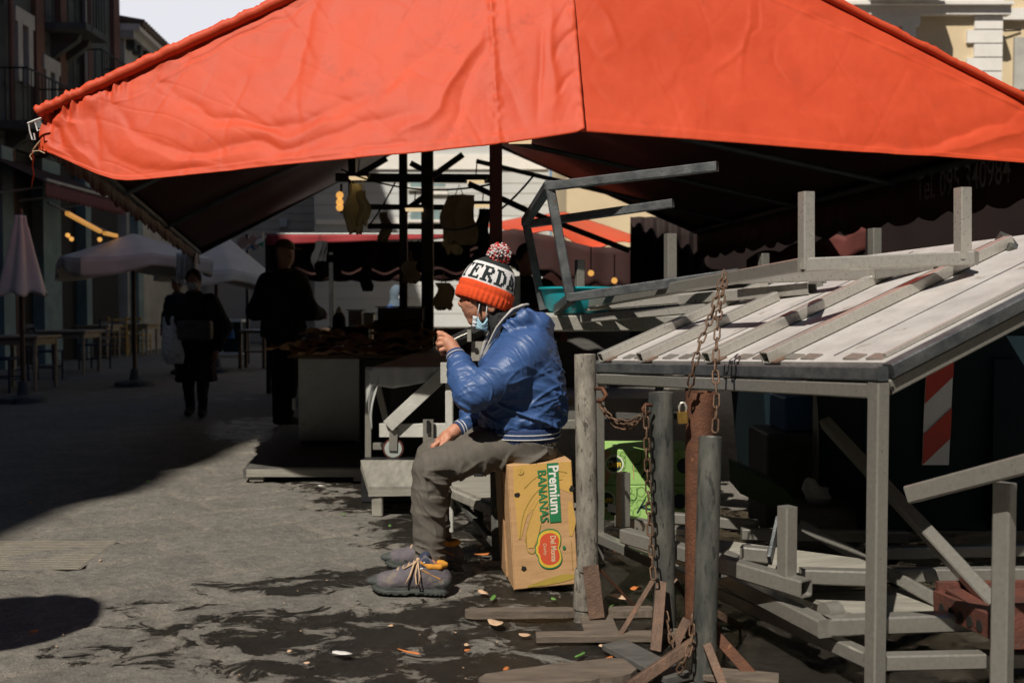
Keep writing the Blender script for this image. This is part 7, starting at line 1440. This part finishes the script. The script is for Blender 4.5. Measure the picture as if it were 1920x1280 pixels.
# plastic carrier bag held by the woman
c = P(321, 600, p.y-.28); bg_ = SDF(V(c)+V((-.25, -.2, -.6)), V(c)+V((.25, .2, .2)), .009); zt, zb2 = P(321, 608, c.y).z, P(321, 680, c.y).z
bg_.loft([(c.x+.03, c.y, zb2, .085, .06), (c.x+.015, c.y, zb2+.10, .105, .08), (c.x-.005, c.y, zb2+.25, .085, .06), (c.x-.02, c.y, zt-.02, .055, .035)], .02, 2.2); bg_.cap((c.x-.06, c.y, zt-.04), (c.x-.075, c.y, zt+.06), .018, .012, .01); bg_.cap((c.x+.02, c.y, zt-.03), (c.x+.01, c.y, zt+.07), .018, .012, .01)
tag(bg_.mesh('carrier_bag', M['whiteplastic'], None, lambda v, N: .010*ridge(v*22, 4)+.004*ridge(v*50, 9)), 'white plastic carrier bag hanging from the walking woman\'s hand', 'bag')
tag(slab('handbag', None, P(335, 600, p.y-.33).x, P(398, 600, p.y-.33).x, p.y-.40, p.y-.27, P(360, 636, p.y).z, P(360, 600, p.y).z, 'darkdeck', .03), 'dark handbag held in front of the walking woman', 'handbag')
p = P(334, 577, 17.0); p.z = 0; figure('dark dressed person half hidden behind the walking woman', (p.x, p.y, 0), R(-20), 1.66, (M['darkcloth'], M['darkcloth'], M['blackcloth'], M['blackcloth']), dict(stride=.1), .016)
c = P(742, 560, 16.5); figure('person in a blue hood and mask far behind the fish counter', (c.x, 16.5, P(742, 553, 16.5).z-1.60), R(65), 1.75, (M['denimblue'], M['darkcloth'], M['blackcloth'], mk('blue grey hood cloth', (.10, .14, .18), None, 9, .9, 0, .1)), dict(head='hood', mask=True), .013)
bpy.context.view_layer.update()
p = PZ(431, 660); figure('person in a grey coat and white mask far down the street', (p.x, p.y+6, 0), R(0), 1.62, (mk('mid grey cloth', (.10, .10, .11), None, 9, .9, 0, .1), M['darkcloth'], M['blackcloth'], M['grayhair']), dict(mask=True), .016)
p = PZ(452, 655); figure('person in a navy jacket beside the grey coated one far down the street', (p.x, p.y+7, 0), R(-40), 1.74, (M['darkcloth'], M['darkcloth'], M['blackcloth'], M['grayhair']), dict(), .016)
c = P(985, 560, 8.2); figure('dark clothed stallholder standing in shade right behind the bobble hat', (c.x, 8.2, 0), R(20), 1.66, (M['blackcloth'], M['blackcloth'], M['blackcloth'], M['blackcloth']), dict(bulk=1.25, rhand=(-.25, -.2, 1.0), lhand=(.25, -.2, 1.0)), .013)
# ================================================================== litter on the paving
def bit(label, cat, name, px, py, L, W, mat, group, curl=.25, rz=None, seed=0):
    c = PZ(px, py, .0); an = rz if rz is not None else (seed*1.7) % 3.1; rn = random.Random(seed+px)
    e = [rn.uniform(.75, 1.1) for _ in range(12)]
    mb = MB(); n = 12; vs = [V((0, 0, .004))]; fs = []
    for rr_ in (.5, 1):
        for i in range(n):
            a = 2*math.pi*i/n; x, y = math.cos(a)*L/2*rr_*e[i], math.sin(a)*W/2*rr_*e[(i*5) % 12]; vs.append(V((x, y, .004+curl*(x*x*1.2/L*2+y*y/W*2)*(.5+.5*math.sin(i+seed))+.002*rr_)))
    for i in range(n): j_ = (i+1) % n; fs += [(0, 1+i, 1+j_), (1+i, 1+n+i, 1+n+j_, 1+j_)]
    mb.add([V((c.x+v.x*math.cos(an)-v.y*math.sin(an), c.y+v.x*math.sin(an)+v.y*math.cos(an), v.z)) for v in vs], fs)
    o = mb.build(name, M[mat], None, 50); sm = o.modifiers.new('thickness', 'SOLIDIFY'); sm.thickness = .003; sm.offset = 1; return tag(o, label, cat, group)
PL, LF, SC = 'orange peel pieces on the paving', 'green leaf scraps on the paving', 'small pale crumbs and scraps on the paving'
for i, (x, y, L, W, m_, lab) in enumerate(((903, 1042, .085, .030, 'peel', 'long orange peel strip between the far shoe and the carton, upper one'), (905, 1056, .075, .035, 'pith', 'pale orange peel curl just below the upper strip beside the carton'), (930, 1055, .06, .028, 'pith', 'pale orange peel touching the dark table leg by the carton'),
        (905, 1114, .075, .032, 'pith', 'pale orange peel below the banana carton beside the green leaf'), (929, 1171, .058, .075, 'pith', 'largest whitish piece of peel below the muddy plank'), (1158, 1122, .10, .045, 'pith', 'long pale peel to the right of the tallest pipe stand'), (1193, 1107, .06, .05, 'peel', 'bright orange peel in the shade right of the tallest pipe stand'),
        (1158, 1037, .05, .025, 'peel', 'small orange peel under the lower table rail'), (1140, 1032, .04, .02, 'peel', 'tiny orange peel left of another one under the lower table rail'), (985, 1194, .045, .03, 'pith', 'small pale peel left of the iron foot bar'), (900, 1028, .05, .02, 'peel', 'thin orange peel highest beside the carton'))):
    bit(lab, 'peel', 'orange_peel', x, y, L, W, m_, PL, .18, None, i)
for i, (x, y, L, W, lab) in enumerate(((925, 1123, .075, .022, 'green leaf lying below the banana carton'), (940, 1050, .06, .018, 'green leaf beside the bottom of the dark table leg'), (731, 988, .05, .018, 'green leaf left of the man\'s trouser leg'), (644, 966, .03, .022, 'pale green leaf scrap in front of the low bench'), (1038, 1126, .035, .02, 'leaf scrap at the right end of the carton'),
        (1140, 1140, .06, .018, 'green leaf between the two left pipe stands'), (278, 904, .05, .03, 'dark green leaf scrap at the shadow edge'), (1088, 1231, .07, .014, 'green stalk below the iron foot bar'), (590, 879, .03, .03, 'green scrap on the platform edge'))):
    bit(lab, 'leaf', 'leaf', x, y, L, W, 'leaf', LF, .12, None, i+30)
for i, (x, y, L, W, m_, lab) in enumerate(((642, 1228, .075, .03, 'paper', 'white paper scrap at the bottom centre left'), (601, 912, .035, .035, 'paper', 'white crumb in front of the platform'), (733, 1176, .022, .02, 'pith', 'round pale nut on the wet paving, upper left one'), (543, 1224, .022, .018, 'pith', 'pale nut on the dry slab at lower left'),
        (576, 1246, .022, .018, 'pith', 'pale nut near the bottom edge'), (875, 1212, .024, .02, 'pith', 'pale nut right of the wet patch'), (876, 1222, .022, .018, 'peel', 'brown nut just below a pale one'), (1128, 1214, .026, .02, 'pith', 'pale nut by the dark board'), (1143, 1237, .04, .02, 'peel', 'brown shell by the dark board'),
        (765, 1225, .10, .012, 'peel', 'thin reddish twig on the wet paving'), (949, 1257, .035, .018, 'peel', 'brown crumb at the bottom edge'), (911, 1274, .03, .03, 'leaf', 'yellow green scrap at the bottom edge'), (680, 900, .08, .03, 'whiteplastic', 'white scrap between platform and bench'), (850, 1030, .03, .012, 'pith', 'pale crumb beside the trouser cuff'), (58, 944, .03, .02, 'peel', 'brown crumb in the shade at left'), (64, 1187, .035, .03, 'peel', 'brown crumb at the edge of the round shadow'))):
    bit(lab, 'scrap', 'floor_scrap', x, y, L, W, m_, SC, .12, None, i+60)
rn = random.Random(77); cr_ = None
for i in range(45):
    px, py = rn.uniform(20, 1150), 900+370*rn.random(); c = PZ(px, py); s_ = rn.uniform(.0022, .005)*(1.0 if rn.random() < .85 else 1.5)
    if cr_ is None: cr_ = MB().sphere((0, 0, 0), 1, 6, sc3=(1, .8, .5)).build('crumb', M['pith'], None, 60); o = cr_
    else: o = cr_.copy(); COL.objects.link(o)
    o.location = (c.x, c.y, s_*.3-.002); o.scale = (s_, s_, s_); o.rotation_euler = (0, 0, rn.uniform(0, 6)); tag(o, 'tiny pale crumb scattered on the paving', 'crumb', 'tiny crumbs on the paving')
# ================================================================== ribbed drain cover in the paving
dr = thing('drain_cover', 'rectangular ribbed drain cover set in the paving at left', 'drain cover', PZ(60, 1040)); q = [PZ(-60, 1066), PZ(150, 1064), PZ(222, 1011), PZ(-60, 1011)]
mb = MB(); mb.add([v+V((0, 0, -.0075)) for v in q], [(0, 1, 2, 3)]); mb.build('plate', mk('brown iron plate', (.20, .185, .155), (.14, .13, .11), 12, .7, .1, .4, 60), dr)
mb = MB()
for k in range(17):
    f = (k+.5)/17; a, b = q[0].lerp(q[3], f), q[1].lerp(q[2], f); mb.beam(a+V((0, 0, -.006)), b+V((-.01, 0, -.006)), .007, .004, ch=.2)
mb.build('ribs', mk('worn iron rib', (.27, .235, .185), (.18, .16, .13), 20, .6, .2, .3, 80), dr)
# ================================================================== unseen lamp added left of the camera to cast the round shadow
sl = thing('shadow_lamp', 'unseen street lamp added left of the view to cast the round shadow', 'street lamp', (-3.9, 1.6, 0)); ctr_ = PZ(8, 1160); k = 3.0/TO_SUN.z; hd = V((ctr_.x, ctr_.y, 0))+TO_SUN*k
MB().lathe([(.09, 0), (.09, .5), (.05, .6), (.045, 3.1)], (-3.9, hd.y, 0), 16).build('pole', M['blackmetal'], sl, 40); MB().tube([(-3.9, hd.y, 3.05), (-3.6, hd.y, 3.28), (hd.x, hd.y, 3.26)], .03, 8).build('arm', M['blackmetal'], sl, 60); MB().lathe([(.33, -.02), (.33, 0), (.26, .12), (.08, .22), (.03, .26)], hd, 32).build('shade', M['blackmetal'], sl, 40)
sc.view_layers[0].update()
